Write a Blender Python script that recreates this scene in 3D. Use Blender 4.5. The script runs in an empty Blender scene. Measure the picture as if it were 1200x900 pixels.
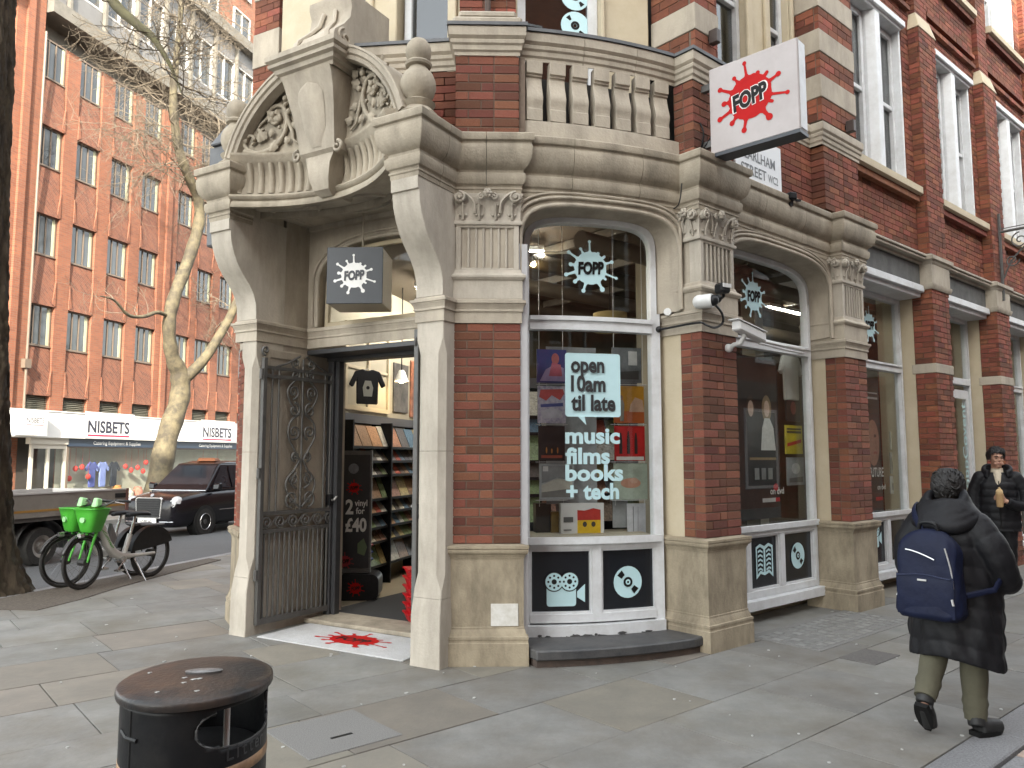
import bpy, bmesh, math, random
from mathutils import Vector, Matrix
from mathutils.geometry import tessellate_polygon
SC = bpy.context.scene
COL = SC.collection
R = math.radians
random.seed(7)
PI = math.pi

# ---------------------------------------------------------------- camera, sky, sun, exposure
cam_d = bpy.data.cameras.new('camera'); cam = bpy.data.objects.new('camera', cam_d); COL.objects.link(cam)
cam_d.sensor_width = 36; cam_d.lens = 36 * 902 / 1200; cam_d.clip_end = 600; cam_d.clip_start = 0.05
cam.location = (0, 0, 1.65); cam.rotation_euler = (R(90 + 5.45), 0, 0)
SC.camera = cam
SUN_EL, SUN_AZ = 30.0, (0.12, -0.993)            # direction towards the sun, in plan
w = bpy.data.worlds.new('World'); SC.world = w; w.use_nodes = True
nt = w.node_tree; bg = nt.nodes['Background']
sky = nt.nodes.new('ShaderNodeTexSky'); sky.sky_type = 'NISHITA'; sky.sun_disc = False
sky.sun_elevation = R(SUN_EL); sky.sun_rotation = math.atan2(SUN_AZ[0], SUN_AZ[1])
sky.air_density = 1.0; sky.dust_density = 2.5; sky.ozone_density = 0.6
hs_ = nt.nodes.new('ShaderNodeHueSaturation'); hs_.inputs['Saturation'].default_value = .28   # thin high cloud
nt.links.new(sky.outputs[0], hs_.inputs['Color']); tn_ = nt.nodes.new('ShaderNodeMix'); tn_.data_type = 'RGBA'; tn_.blend_type = 'MULTIPLY'; tn_.inputs['Factor'].default_value = 1; tn_.inputs['B'].default_value = (.995, 1.0, .955, 1); nt.links.new(hs_.outputs[0], tn_.inputs['A']); nt.links.new(tn_.outputs['Result'], bg.inputs[0]); bg.inputs[1].default_value = 0.15
sd = bpy.data.lights.new('sun', 'SUN'); sd.energy = 2.2; sd.angle = R(0.5); sd.color = (1.0, 0.90, 0.76)
sun = bpy.data.objects.new('sun', sd); COL.objects.link(sun); sun.location = (20, -30, 40)
sv = Vector((SUN_AZ[0] * math.cos(R(SUN_EL)), SUN_AZ[1] * math.cos(R(SUN_EL)), math.sin(R(SUN_EL))))
sun.rotation_euler = sv.to_track_quat('Z', 'Y').to_euler()
SC.view_settings.view_transform = 'Standard'; SC.view_settings.look = 'None'
SC.view_settings.exposure = 2.75; SC.view_settings.gamma = 1.0
SC.view_settings.use_curve_mapping = False
SC.cycles.max_bounces = 10; SC.cycles.diffuse_bounces = 2; SC.cycles.transparent_max_bounces = 24

# ---------------------------------------------------------------- frames
def frame(ox, oy, ang, oz=0.0):
    c, s = math.cos(ang), math.sin(ang)
    def f(p):
        return (ox + c * p[0] - s * p[1], oy + s * p[0] + c * p[1], oz + p[2])
    f.ang = ang; f.o = (ox, oy, oz)
    return f
WORLD = frame(0, 0, 0)
FP = frame(-2.45, 7.31, math.atan2(-.504, .864))      # porch: x to the right, y inwards
F1 = frame(-.485, 6.34, R(1.5))                        # first pier
FE = frame(1.68, 6.75, math.atan2(.652, .758))         # right-hand street face
FW = frame(.10, 6.75, math.atan2(.28, 1.23))           # bowed corner window
NN = 22.5
FN = frame(-.963 * NN, .271 * NN, math.atan2(.963, .271))  # brick block across the road
FMIR = None

def inv_fr(fr):
    c, s_ = math.cos(fr.ang), math.sin(fr.ang)
    return lambda p: ((p[0]-fr.o[0])*c + (p[1]-fr.o[1])*s_, -(p[0]-fr.o[0])*s_ + (p[1]-fr.o[1])*c)
def sight(fr, y, u, v):
    """where the sight line through a point of the photograph meets the plane y of a frame: local x and z"""
    a = (u-600)/902; bb = (450-v)/902; c, s_ = math.cos(R(5.45)), math.sin(R(5.45)); d_ = (a, c-bb*s_, s_+bb*c)
    iv = inv_fr(fr); o = iv((0,0)); q = iv((d_[0], d_[1])); k = (y-o[1])/(q[1]-o[1])
    return (o[0]+(q[0]-o[0])*k, 1.65+d_[2]*k)

# ---------------------------------------------------------------- mesh builder
def wmat(o):
    m = Matrix.Identity(4)
    while o is not None:
        m = o.matrix_basis @ m
        o = o.parent
    return m
class MB:
    def __init__(s, fr=WORLD):
        s.v = []; s.f = []; s.fr = fr
    def add(s, vs, fs):
        n = len(s.v)
        s.v.extend(s.fr(p) for p in vs)
        s.f.extend(tuple(i + n for i in f) for f in fs)
        return s
    def box(s, x0, x1, y0, y1, z0, z1):
        return s.add([(x0,y0,z0),(x1,y0,z0),(x1,y1,z0),(x0,y1,z0),(x0,y0,z1),(x1,y0,z1),(x1,y1,z1),(x0,y1,z1)],
                     [(0,3,2,1),(4,5,6,7),(0,1,5,4),(1,2,6,5),(2,3,7,6),(3,0,4,7)])
    def hexa(s, p):
        return s.add(p, [(0,3,2,1),(4,5,6,7),(0,1,5,4),(1,2,6,5),(2,3,7,6),(3,0,4,7)])
    def prism_y(s, poly, y0, y1):
        n = len(poly)
        vs = [(x,y0,z) for x,z in poly] + [(x,y1,z) for x,z in poly]
        return s.add(vs, [tuple(range(n)), tuple(range(2*n-1,n-1,-1))] + [(i,(i+1)%n,n+(i+1)%n,n+i) for i in range(n)])
    def prism_x(s, poly, x0, x1):
        n = len(poly)
        vs = [(x0,y,z) for y,z in poly] + [(x1,y,z) for y,z in poly]
        return s.add(vs, [tuple(range(n)), tuple(range(2*n-1,n-1,-1))] + [(i,(i+1)%n,n+(i+1)%n,n+i) for i in range(n)])
    def prism_z(s, poly, z0, z1):
        n = len(poly)
        vs = [(x,y,z0) for x,y in poly] + [(x,y,z1) for x,y in poly]
        return s.add(vs, [tuple(range(n)), tuple(range(2*n-1,n-1,-1))] + [(i,(i+1)%n,n+(i+1)%n,n+i) for i in range(n)])
    def grid(s, fn, nu, nv, closed_u=False):
        vs = []; fs = []
        for i in range(nu + (0 if closed_u else 1)):
            for j in range(nv + 1):
                vs.append(fn(i / nu, j / nv))
        m = nv + 1; N = nu + (0 if closed_u else 1)
        for i in range(nu):
            i2 = (i + 1) % N
            for j in range(nv):
                fs.append((i*m+j, i2*m+j, i2*m+j+1, i*m+j+1))
        return s.add(vs, fs)
    def sweep(s, prof, path, closed=False, cap=True):
        """profile (outward, z) swept along a plan path; outward is to the right of travel"""
        n = len(path); offs = []
        for i in range(n):
            p = path[i]
            a = path[i-1] if (i > 0 or closed) else None
            b = path[(i+1) % n] if (i < n-1 or closed) else None
            ds = []
            for q0, q1 in ((a, p), (p, b)):
                if q0 is None or q1 is None: continue
                dx, dy = q1[0]-q0[0], q1[1]-q0[1]; l = math.hypot(dx, dy) or 1
                ds.append((dy/l, -dx/l))
            if len(ds) == 1: offs.append(ds[0])
            else:
                mx, my = ds[0][0]+ds[1][0], ds[0][1]+ds[1][1]
                k = 1 + ds[0][0]*ds[1][0] + ds[0][1]*ds[1][1]
                k = max(k, .15)
                offs.append((mx/k, my/k))
        m = len(prof); vs = []; fs = []
        for (x, y), (ox, oy) in zip(path, offs):
            for o, z in prof: vs.append((x+ox*o, y+oy*o, z))
        for i in range(n if closed else n-1):
            i2 = (i+1) % n
            for j in range(m-1):
                fs.append((i*m+j, i2*m+j, i2*m+j+1, i*m+j+1))
        if cap and not closed:
            fs.append(tuple(range(m))); fs.append(tuple(range((n-1)*m+m-1, (n-1)*m-1, -1)))
        return s.add(vs, fs)
    def tube(s, pts, r, n=6, closed=False, cap=True, flat=None):
        pts = [Vector(p) for p in pts]; N = len(pts)
        rs = r if isinstance(r, (list, tuple)) else [r]*N
        vs = []; fs = []; up = None
        for i in range(N):
            if closed: d = pts[(i+1)%N]-pts[i-1]
            else: d = pts[min(i+1,N-1)]-pts[max(i-1,0)]
            if d.length < 1e-9: d = Vector((0,0,1))
            d.normalize()
            if up is None:
                up = Vector((0,0,1)) if abs(d.z) < .9 else Vector((0,1,0))
            up = up - d*up.dot(d)
            if up.length < 1e-6: up = d.orthogonal()
            up.normalize(); sd_ = d.cross(up)
            for k in range(n):
                a = 2*PI*(k+.5)/n
                vs.append(tuple(pts[i] + (up*math.cos(a) + sd_*math.sin(a)*(flat or 1))*rs[i]))
        for i in range(N if closed else N-1):
            i2 = (i+1) % N
            for k in range(n):
                k2 = (k+1) % n
                fs.append((i*n+k, i2*n+k, i2*n+k2, i*n+k2))
        if cap and not closed:
            fs.append(tuple(range(n))); fs.append(tuple(range((N-1)*n+n-1, (N-1)*n-1, -1)))
        return s.add(vs, fs)
    def lathe(s, prof, cx, cy, n=20, sx=1, sy=1, cap=True):
        m = len(prof); vs = []; fs = []
        for i in range(n):
            a = 2*PI*i/n
            for r_, z in prof: vs.append((cx+r_*sx*math.cos(a), cy+r_*sy*math.sin(a), z))
        for i in range(n):
            i2 = (i+1) % n
            for j in range(m-1): fs.append((i*m+j, i2*m+j, i2*m+j+1, i*m+j+1))
        if cap and prof[0][0] > 1e-4: fs.append(tuple(i*m for i in range(n)))
        if cap and prof[-1][0] > 1e-4: fs.append(tuple(i*m+m-1 for i in range(n-1,-1,-1)))
        return s.add(vs, fs)
    def cyl(s, p0, p1, r, n=12): return s.tube([p0, p1], r, n)
    def ball(s, c, r, nu=12, nv=8, sc=(1,1,1)):
        return s.grid(lambda u,v: (c[0]+r*sc[0]*math.cos(2*PI*u)*math.sin(PI*v), c[1]+r*sc[1]*math.sin(2*PI*u)*math.sin(PI*v), c[2]-r*sc[2]*math.cos(PI*v)), nu, nv, True)
    def build(s, name, mat, parent=None, smooth=None, bevel=0, kind=None, label=None, weld=False, solid=0, bseg=1):
        me = bpy.data.meshes.new(name)
        vs = s.v
        if parent is not None:
            inv = wmat(parent).inverted(); vs = [tuple(inv @ Vector(p)) for p in vs]
        me.from_pydata(vs, [], s.f)
        bm = bmesh.new(); bm.from_mesh(me)
        bmesh.ops.remove_doubles(bm, verts=bm.verts, dist=1e-6)
        bmesh.ops.recalc_face_normals(bm, faces=bm.faces)
        bm.to_mesh(me); bm.free()
        if smooth is not None:
            me.shade_smooth(); me.set_sharp_from_angle(angle=R(smooth))
        o = bpy.data.objects.new(name, me); COL.objects.link(o)
        if mat: me.materials.append(mat)
        if parent is not None: o.parent = parent
        if bevel:
            b = o.modifiers.new('bevel', 'BEVEL'); b.width = bevel; b.segments = bseg; b.limit_method = 'ANGLE'; b.angle_limit = R(35)
        if solid:
            b = o.modifiers.new('solid', 'SOLIDIFY'); b.thickness = solid; b.offset = 0
        if kind: o['kind'] = kind
        if label: o['label'] = label
        return o
def tag(o, label, cat, group=None):
    o['label'] = label; o['category'] = cat
    if group: o['group'] = group
    return o
def thing(name, label, cat, loc=(0,0,0), rz=0, group=None):
    o = bpy.data.objects.new(name, None); COL.objects.link(o); o.empty_display_size = .1
    o.location = loc; o.rotation_euler = (0,0,rz)
    return tag(o, label, cat, group)
def copy_tree(o, parent=None):
    c = o.copy(); COL.objects.link(c)
    if parent is not None: c.parent = parent
    for ch in [x for x in bpy.data.objects if x.parent is o]: copy_tree(ch, c)
    return c
def struct(o): o['kind'] = 'structure'; return o

# ---------------------------------------------------------------- materials
def rgb(h):
    h = h.lstrip('#'); return tuple((((int(h[i:i+2],16)/255)+.055)/1.055)**2.4 if int(h[i:i+2],16) > 10 else int(h[i:i+2],16)/255/12.92 for i in (0,2,4))
MATS = {}
def mat(name, c, rough=.7, c2=None, ns=6, na=.5, bump=0, bs=60, rnd=0, island=False, metal=0, streak=0, spec=.5, dirt=None, dns=1.2, damt=.5, coat=0, stretch=(1,1,1)):
    if name in MATS: return MATS[name]
    m = bpy.data.materials.new(name); m.use_nodes = True; MATS[name] = m
    t = m.node_tree; N = t.nodes; L = t.links
    b = N['Principled BSDF']; b.inputs['Roughness'].default_value = rough; b.inputs['Metallic'].default_value = metal
    b.inputs['Specular IOR Level'].default_value = spec
    if coat: b.inputs['Coat Weight'].default_value = coat; b.inputs['Coat Roughness'].default_value = .08
    tc = N.new('ShaderNodeTexCoord'); mp = N.new('ShaderNodeMapping'); L.new(tc.outputs['Object'], mp.inputs[0])
    mp.inputs['Scale'].default_value = stretch
    base = N.new('ShaderNodeRGB'); base.outputs[0].default_value = (*c, 1); out = base.outputs[0]
    if c2 is not None:
        no = N.new('ShaderNodeTexNoise'); no.inputs['Scale'].default_value = ns; no.inputs['Detail'].default_value = 6; no.inputs['Roughness'].default_value = .65
        L.new(mp.outputs[0], no.inputs['Vector'])
        rp = N.new('ShaderNodeValToRGB'); rp.color_ramp.elements[0].position = .5-.3*(1-na)-.05; rp.color_ramp.elements[1].position = .5+.3*(1-na)+.05
        L.new(no.outputs['Fac'], rp.inputs[0])
        mx = N.new('ShaderNodeMix'); mx.data_type = 'RGBA'; L.new(rp.outputs[0], mx.inputs['Factor']); L.new(out, mx.inputs['A']); mx.inputs['B'].default_value = (*c2, 1)
        out = mx.outputs['Result']
    if dirt is not None:
        no = N.new('ShaderNodeTexNoise'); no.inputs['Scale'].default_value = dns; no.inputs['Detail'].default_value = 8; no.inputs['Roughness'].default_value = .7
        if streak:
            m2 = N.new('ShaderNodeMapping'); m2.inputs['Scale'].default_value = (1,1,streak); L.new(tc.outputs['Object'], m2.inputs[0]); L.new(m2.outputs[0], no.inputs['Vector'])
        else: L.new(mp.outputs[0], no.inputs['Vector'])
        rp = N.new('ShaderNodeValToRGB'); rp.color_ramp.elements[0].position = .42; rp.color_ramp.elements[1].position = .68
        rp.color_ramp.elements[1].color = (damt,damt,damt,1)
        L.new(no.outputs['Fac'], rp.inputs[0])
        mx = N.new('ShaderNodeMix'); mx.data_type = 'RGBA'; L.new(rp.outputs[0], mx.inputs['Factor']); L.new(out, mx.inputs['A']); mx.inputs['B'].default_value = (*dirt, 1)
        out = mx.outputs['Result']
    if rnd:
        if island:
            g = N.new('ShaderNodeNewGeometry'); ro = g.outputs['Random Per Island']
        else:
            g = N.new('ShaderNodeObjectInfo'); ro = g.outputs['Random']
        mr = N.new('ShaderNodeMapRange'); mr.inputs['To Min'].default_value = 1-rnd; mr.inputs['To Max'].default_value = 1+rnd; L.new(ro, mr.inputs[0])
        wn = N.new('ShaderNodeTexWhiteNoise'); wn.noise_dimensions = '1D'; L.new(ro, wn.inputs['W'])
        h = N.new('ShaderNodeHueSaturation'); L.new(out, h.inputs['Color']); L.new(mr.outputs[0], h.inputs['Value'])
        mh = N.new('ShaderNodeMapRange'); mh.inputs['To Min'].default_value = .488; mh.inputs['To Max'].default_value = .512; L.new(wn.outputs[0], mh.inputs[0]); L.new(mh.outputs[0], h.inputs['Hue'])
        out = h.outputs[0]
    L.new(out, b.inputs['Base Color'])
    if bump:
        no = N.new('ShaderNodeTexNoise'); no.inputs['Scale'].default_value = bs; no.inputs['Detail'].default_value = 5
        L.new(mp.outputs[0], no.inputs['Vector'])
        bp = N.new('ShaderNodeBump'); bp.inputs['Strength'].default_value = bump; bp.inputs['Distance'].default_value = .01
        L.new(no.outputs['Fac'], bp.inputs['Height']); L.new(bp.outputs[0], b.inputs['Normal'])
    return m
def emit(name, c, s):
    if name in MATS: return MATS[name]
    m = bpy.data.materials.new(name); m.use_nodes = True; MATS[name] = m
    b = m.node_tree.nodes['Principled BSDF']; b.inputs['Base Color'].default_value = (*c,1)
    b.inputs['Emission Color'].default_value = (*c,1); b.inputs['Emission Strength'].default_value = s
    return m
def glass(name, tint=(1,1,1), refl=1.0, rough=0.0, ior=1.5):
    if name in MATS: return MATS[name]
    m = bpy.data.materials.new(name); m.use_nodes = True; MATS[name] = m
    t = m.node_tree; N = t.nodes; L = t.links; N.remove(N['Principled BSDF'])
    tr = N.new('ShaderNodeBsdfTransparent'); tr.inputs[0].default_value = (*tint,1)
    gl = N.new('ShaderNodeBsdfGlossy'); gl.inputs['Roughness'].default_value = rough; gl.inputs[0].default_value = (refl,refl,refl,1)
    lw_ = N.new('ShaderNodeLayerWeight'); lw_.inputs['Blend'].default_value = .5      # Schlick, the same from both sides
    pw_ = N.new('ShaderNodeMath'); pw_.operation = 'POWER'; pw_.inputs[1].default_value = 5; L.new(lw_.outputs['Facing'], pw_.inputs[0])
    f0_ = ((ior-1)/(ior+1))**2
    mul = N.new('ShaderNodeMath'); mul.operation = 'MULTIPLY_ADD'; mul.inputs[1].default_value = 1-f0_; mul.inputs[2].default_value = f0_; mul.use_clamp = True
    L.new(pw_.outputs[0], mul.inputs[0])
    mx = N.new('ShaderNodeMixShader'); L.new(mul.outputs[0], mx.inputs[0]); L.new(tr.outputs[0], mx.inputs[1]); L.new(gl.outputs[0], mx.inputs[2])
    L.new(mx.outputs[0], N['Material Output'].inputs[0])
    return m
M_STONE = mat('cream_stone', (.46,.405,.325), .8, (.36,.315,.25), 3.5, .35, .3, 45, dirt=(.125,.108,.085), dns=3.2, damt=.48, streak=.3)
M_PALE = mat('pale_stone', (.50,.455,.385), .8, (.41,.37,.31), 4, .35, .3, 50, dirt=(.16,.14,.108), dns=3.6, damt=.45, streak=.28)
M_WORN = mat('weathered_stone', (.42,.365,.285), .85, (.31,.27,.205), 5, .4, .4, 50, dirt=(.10,.088,.068), dns=3.6, damt=.55, streak=.25)
M_PLINTH = mat('yellowed_stone', (.39,.33,.235), .85, (.28,.235,.165), 5, .4, .35, 60, dirt=(.10,.08,.055), dns=3.6, damt=.75, streak=.35)
M_BRICK = mat('red_brick', (.215,.068,.036), .9, (.125,.040,.025), 10, .5, .6, 70, rnd=.42, dirt=(.24,.13,.09), dns=9, damt=.35)
M_BRICKI = mat('red_brick_wall', (.225,.071,.037), .9, (.16,.051,.029), 12, .45, .5, 80, rnd=.42, island=True, dirt=(.085,.035,.025), dns=1.2, damt=.5)
M_MORTAR = mat('mortar', (.19,.145,.11), .95, (.12,.09,.068), 8, .4, .3, 80)
M_WHITE = mat('white_paint', (.70,.725,.745), .45, (.6,.61,.62), 9, .2, .06, 30, dirt=(.36,.35,.33), dns=5, damt=.35)
M_GREYP = mat('grey_paint', (.50,.50,.51), .5, (.42,.42,.43), 9, .2, .05, 30)
M_CREAM = mat('cream_render', (.53,.46,.335), .8, (.46,.395,.28), 4, .3, .15, 50, dirt=(.40,.32,.2), dns=3, damt=.4)
M_LEAD = mat('lead', (.075,.08,.086), .55, (.125,.13,.138), 8, .4, .1, 30)
M_BLACK = mat('black_paint', (.008,.009,.010), .4, (.018,.018,.02), 20, .3, .1, 60, spec=.25)
M_IRON = mat('wrought_iron', (.085,.083,.08), .5, (.12,.118,.112), 12, .4, .2, 60, metal=.2, spec=.4)
M_VINYL = mat('pale_blue_vinyl', (.52,.73,.77), .5, (.48,.69,.73), 20, .2)
M_DARKPANEL = mat('black_panel', (.008,.010,.014), .25, (.012,.014,.018), 10, .3)
M_GLASS = glass('window_glass', (.93,.95,.94), ior=1.44)
M_GLASSUP = glass('upper_glass', (.5,.52,.52), 1.0, ior=1.9)
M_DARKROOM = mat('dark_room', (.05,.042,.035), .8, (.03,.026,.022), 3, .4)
M_RED = mat('splat_red', (.46,.006,.006), .65, (.38,.005,.005), 10, .3, spec=.2)
M_SPLWHITE = mat('splat_white', (.80,.80,.78), .5, (.72,.72,.7), 10, .3)
M_INK = mat('black_ink', (.006,.006,.006), .55, (.010,.010,.010), 30, .3, spec=.2)

# ---------------------------------------------------------------- text, splats
_tc = {}
def text2d(s, size=1, off=0.0, spacing=1.0):
    k = (s, off, spacing)
    if k not in _tc:
        cu = bpy.data.curves.new('txt', 'FONT'); cu.body = s; cu.size = 1; cu.offset = off; cu.space_character = spacing; cu.fill_mode = 'FRONT'; cu.resolution_u = 3
        ob = bpy.data.objects.new('txt', cu); COL.objects.link(ob)
        bpy.context.view_layer.update()
        dg = bpy.context.evaluated_depsgraph_get(); ev = ob.evaluated_get(dg); me = ev.to_mesh()
        V = [(v.co.x, v.co.y) for v in me.vertices]; Fc = [tuple(p.vertices) for p in me.polygons]
        ev.to_mesh_clear(); bpy.data.objects.remove(ob); bpy.data.curves.remove(cu)
        _tc[k] = (V, Fc)
    V, Fc = _tc[k]
    return [(x*size, y*size) for x, y in V], Fc
def put_text(mb, s, x, z, size, y, width=None, align='L', off=0.02, shear=0, rot=0, spacing=1.0):
    """flat lettering in the local x-z plane at depth y"""
    V, Fc = text2d(s, size, off, spacing)
    if not V: return
    x0 = min(p[0] for p in V); x1 = max(p[0] for p in V)
    k = (width/(x1-x0)) if width else 1
    dx = {'L': -x0*k, 'C': -(x0+x1)/2*k, 'R': -x1*k}[align]
    c, s_ = math.cos(rot), math.sin(rot); out = []
    for px, pz in V:
        a, b = px*k+dx+shear*pz, pz
        out.append((x + c*a - s_*b, y, z + s_*a + c*b))
    mb.add(out, Fc)
SPIKES = [(92,1.70,.10),(118,1.38,.10),(146,1.72,.12),(172,1.36,.13),(197,1.70,.13),(222,1.42,.13),(252,1.60,.13),(300,1.62,.16),(326,1.22,.09),(342,1.82,.10),(18,1.55,.12),(40,1.24,.10),(62,1.14,.12)]
def splat_shapes(r, seed=1):
    """the blob and its drips, as outlines"""
    rs = random.Random(seed)
    body = [(r*(1+rs.uniform(-.025,.03))*math.cos(2*PI*i/40), r*(1+rs.uniform(-.025,.03))*math.sin(2*PI*i/40)) for i in range(40)]
    out = [body]
    for a, l, wd in SPIKES:
        t = R(a); pts = [(.80,-wd*1.5),(.98,-wd*1.05),(1.08,-wd*.62),(l-2.0*wd,-wd*.5)]
        pts += [(l-wd+wd*math.cos(R(q)), wd*math.sin(R(q))) for q in (-130,-90,-50,-15,15,50,90,130)]
        pts += [(l-2.0*wd,wd*.5),(1.08,wd*.62),(.98,wd*1.05),(.80,wd*1.5)]
        if l < 1.3: pts = [(.80,-wd*1.4),(1.0,-wd*.9),(l-wd,-wd*.8)] + [(l-wd+wd*.9*math.cos(R(q)), wd*.9*math.sin(R(q))) for q in (-60,-20,20,60)] + [(l-wd,wd*.8),(1.0,wd*.9),(.80,wd*1.4)]
        out.append([(r*(p*math.cos(t)-o*math.sin(t)), r*(p*math.sin(t)+o*math.cos(t))) for p, o in pts])
    return out
def flat_poly(mb, polys, x, z, y, rot=0, kx=1.0):
    """outer outline plus optional holes, flat at depth y"""
    c, s_ = math.cos(rot), math.sin(rot)
    tri = tessellate_polygon([[Vector((p[0], p[1], 0)) for p in q] for q in polys])
    allp = [p for q in polys for p in q]
    mb.add([(x + kx*(c*a - s_*b), y, z + s_*a + c*b) for a, b in allp], [tuple(t) for t in tri])
def disc(r, n=24, cx=0, cz=0): return [(cx+r*math.cos(2*PI*i/n), cz+r*math.sin(2*PI*i/n)) for i in range(n)]
def splat(fr, x, z, r, y, parent, m_body, m_ink, rot=0, outline=None):
    mb = MB(fr)
    for k, q in enumerate(splat_shapes(r)): flat_poly(mb, [q], x, z, y - .0004*(k % 3) - (.0002 if k else 0), rot)
    mb.build('splat_logo', m_body, parent)
    if outline:
        mo = MB(fr); put_text(mo, 'FOPP', x + .02*r, z-.36*r, r*1.0, y-.003, width=1.72*r, align='C', off=.085, shear=.1, rot=rot+.06); mo.build('letter_outline', outline, parent)
    mt = MB(fr); put_text(mt, 'FOPP', x + .02*r, z-.36*r, r*1.0, y-.005, width=1.6*r, align='C', off=.05, shear=.1, rot=rot+.06); mt.build('lettering', m_ink, parent)

# ---------------------------------------------------------------- brick helpers
def brick_mesh():
    if 'brick' in bpy.data.meshes: return bpy.data.meshes['brick']
    a, b, cz = .5, .5, .5; cx_, cy_ = .015, .04
    cz_ = .05
    vs = [(-a,b,-cz),(a,b,-cz),(a,b,cz),(-a,b,cz), (-a,-b+cy_,-cz),(a,-b+cy_,-cz),(a,-b+cy_,cz),(-a,-b+cy_,cz),
          (-a+cx_,-b,-cz+cz_),(a-cx_,-b,-cz+cz_),(a-cx_,-b,cz-cz_),(-a+cx_,-b,cz-cz_)]
    fs = [(0,3,2,1),(0,1,5,4),(1,2,6,5),(2,3,7,6),(3,0,4,7),(4,5,9,8),(5,6,10,9),(6,7,11,10),(7,4,8,11),(8,9,10,11)]
    me = bpy.data.meshes.new('brick'); me.from_pydata(vs, [], fs); me.materials.append(M_BRICK); return me
def put_piece(me, name, fr, x0, x1, y0, y1, z0, z1, parent, rot=0):
    """a shared unit mesh scaled into a local box"""
    o = bpy.data.objects.new(name, me); COL.objects.link(o)
    c = fr(((x0+x1)/2, (y0+y1)/2, (z0+z1)/2))
    Mw = Matrix.Translation(c) @ Matrix.Rotation(fr.ang+rot, 4, 'Z') @ Matrix.Diagonal((x1-x0, y1-y0, z1-z0, 1))
    o.parent = parent; o.matrix_basis = wmat(parent).inverted() @ Mw
    return o
def brick_field(mb, x0, x1, z0, z1, y, holes=(), course=.073, L=.225, d=.05, joint=.009, seed=0):
    """many bricks joined: courses in the local x-z plane, faces at y, clipped by rectangular holes"""
    rs = random.Random(seed); z = z0; k = 0
    while z < z1 - .02:
        zt = min(z + course, z1); off = [0, .5*L][k % 2]; x = x0 - off; hd = 0
        while x < x1:
            ln = L if (hd % 3 != 2) else L*.5; hd += 1
            a, b = max(x, x0), min(x+ln, x1)
            segs = [(a, b)]
            for hx0, hx1, hz0, hz1 in holes:
                if hz1 > z + .01 and hz0 < zt - .01:
                    ns_ = []
                    for p, q in segs:
                        if q <= hx0 or p >= hx1: ns_.append((p, q)); continue
                        if p < hx0: ns_.append((p, hx0))
                        if q > hx1: ns_.append((hx1, q))
                    segs = ns_
            for p, q in segs:
                if q - p > .03:
                    j = rs.uniform(-.0015, .0015)
                    mb.box(p+joint/2, q-joint/2, y+j, y+d, z+joint/2, zt-joint/2)
            x += ln
        z += course; k += 1
# ================================================================ the ground
e_, in_ = (.758, .652), (-.652, .758)
def ED(t, d): return (1.68 + e_[0]*t + in_[0]*d, 6.75 + e_[1]*t + in_[1]*d)
S_, NO_ = (.271, .963), (-.963, .271)
def QN(q, n): return (S_[0]*q + NO_[0]*n, S_[1]*q + NO_[1]*n)
M_SLAB = mat('york_stone', (.222,.219,.203), .68, (.145,.143,.134), 2.6, .5, .4, 22, rnd=.14, dirt=(.125,.108,.082), dns=1.1, damt=.75)
M_SLAB2 = mat('york_stone_buff', (.225,.202,.163), .7, (.155,.143,.122), 2.2, .3, .3, 25, rnd=.12, dirt=(.12,.11,.095), dns=1.8, damt=.5)
M_JOINT = mat('paving_bed', (.085,.082,.076), .9, (.06,.058,.055), 6, .3)
M_GRANITE = mat('granite', (.26,.26,.265), .7, (.15,.15,.155), 90, .8, .25, 120, rnd=.12, dirt=(.14,.14,.14), dns=2, damt=.4)
M_ASPH = mat('asphalt', (.062,.064,.068), .8, (.085,.087,.09), 120, .7, .5, 220, dirt=(.045,.046,.048), dns=.6, damt=.6)
M_SETT = mat('pink_sett', (.33,.235,.19), .75, (.24,.20,.18), 12, .4, .4, 60, rnd=.25)
M_SOIL = mat('soil', (.055,.045,.036), .95, (.11,.09,.07), 30, .6, .8, 60)

g = MB(); g.add([(-300,-300,-.62),(300,-300,-.62),(300,300,-.62),(-300,300,-.62)], [(0,1,2,3)])
g.build('ground', mat('far_ground', (.09,.09,.09), .9), kind='structure')
# the carriageway, falling gently to the far kerb
def strip(name, n0, z0, n1, z1, q0, q1, m):
    b = MB(); a = [QN(q0,n0), QN(q1,n0), QN(q1,n1), QN(q0,n1)]
    b.add([(*a[0],z0),(*a[1],z0),(*a[2],z1),(*a[3],z1)], [(0,1,2,3)]); return b.build(name, m, kind='structure')
road = strip('road', 3.0, -.09, 19.0, -.42, -60, 160, M_ASPH)
ML = mat('road_paint', (.62,.62,.60), .7, (.4,.4,.4), 15, .4)
mb = MB()
for q in range(-2, 60, 4):
    z = -.115 - (13.9-8.4)*.0205 + .006
    p = [QN(q,13.8), QN(q+2,13.8), QN(q+2,13.92), QN(q,13.92)]
    mb.add([(x,y,z) for x,y in p], [(0,1,2,3)])
mb.build('lane_marking', ML, road)
far_pave = MB(); a = [QN(-60,18.4), QN(160,18.4), QN(160,23.5), QN(-60,23.5)]
far_pave.prism_z(a, -.6, -.27); far_pave = far_pave.build('far_pavement', M_SLAB, kind='structure')
# setts of the side street, lower right
b = MB(); a = [ED(-40,-2.43), ED(60,-2.43), ED(60,-9.5), ED(-40,-9.5)]
b.add([(x,y,-.045) for x,y in a], [(0,1,2,3)]); setts = b.build('side_street', M_JOINT, kind='structure')
KL = 8.42   # kerb of the avenue, as distance along its normal
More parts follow.
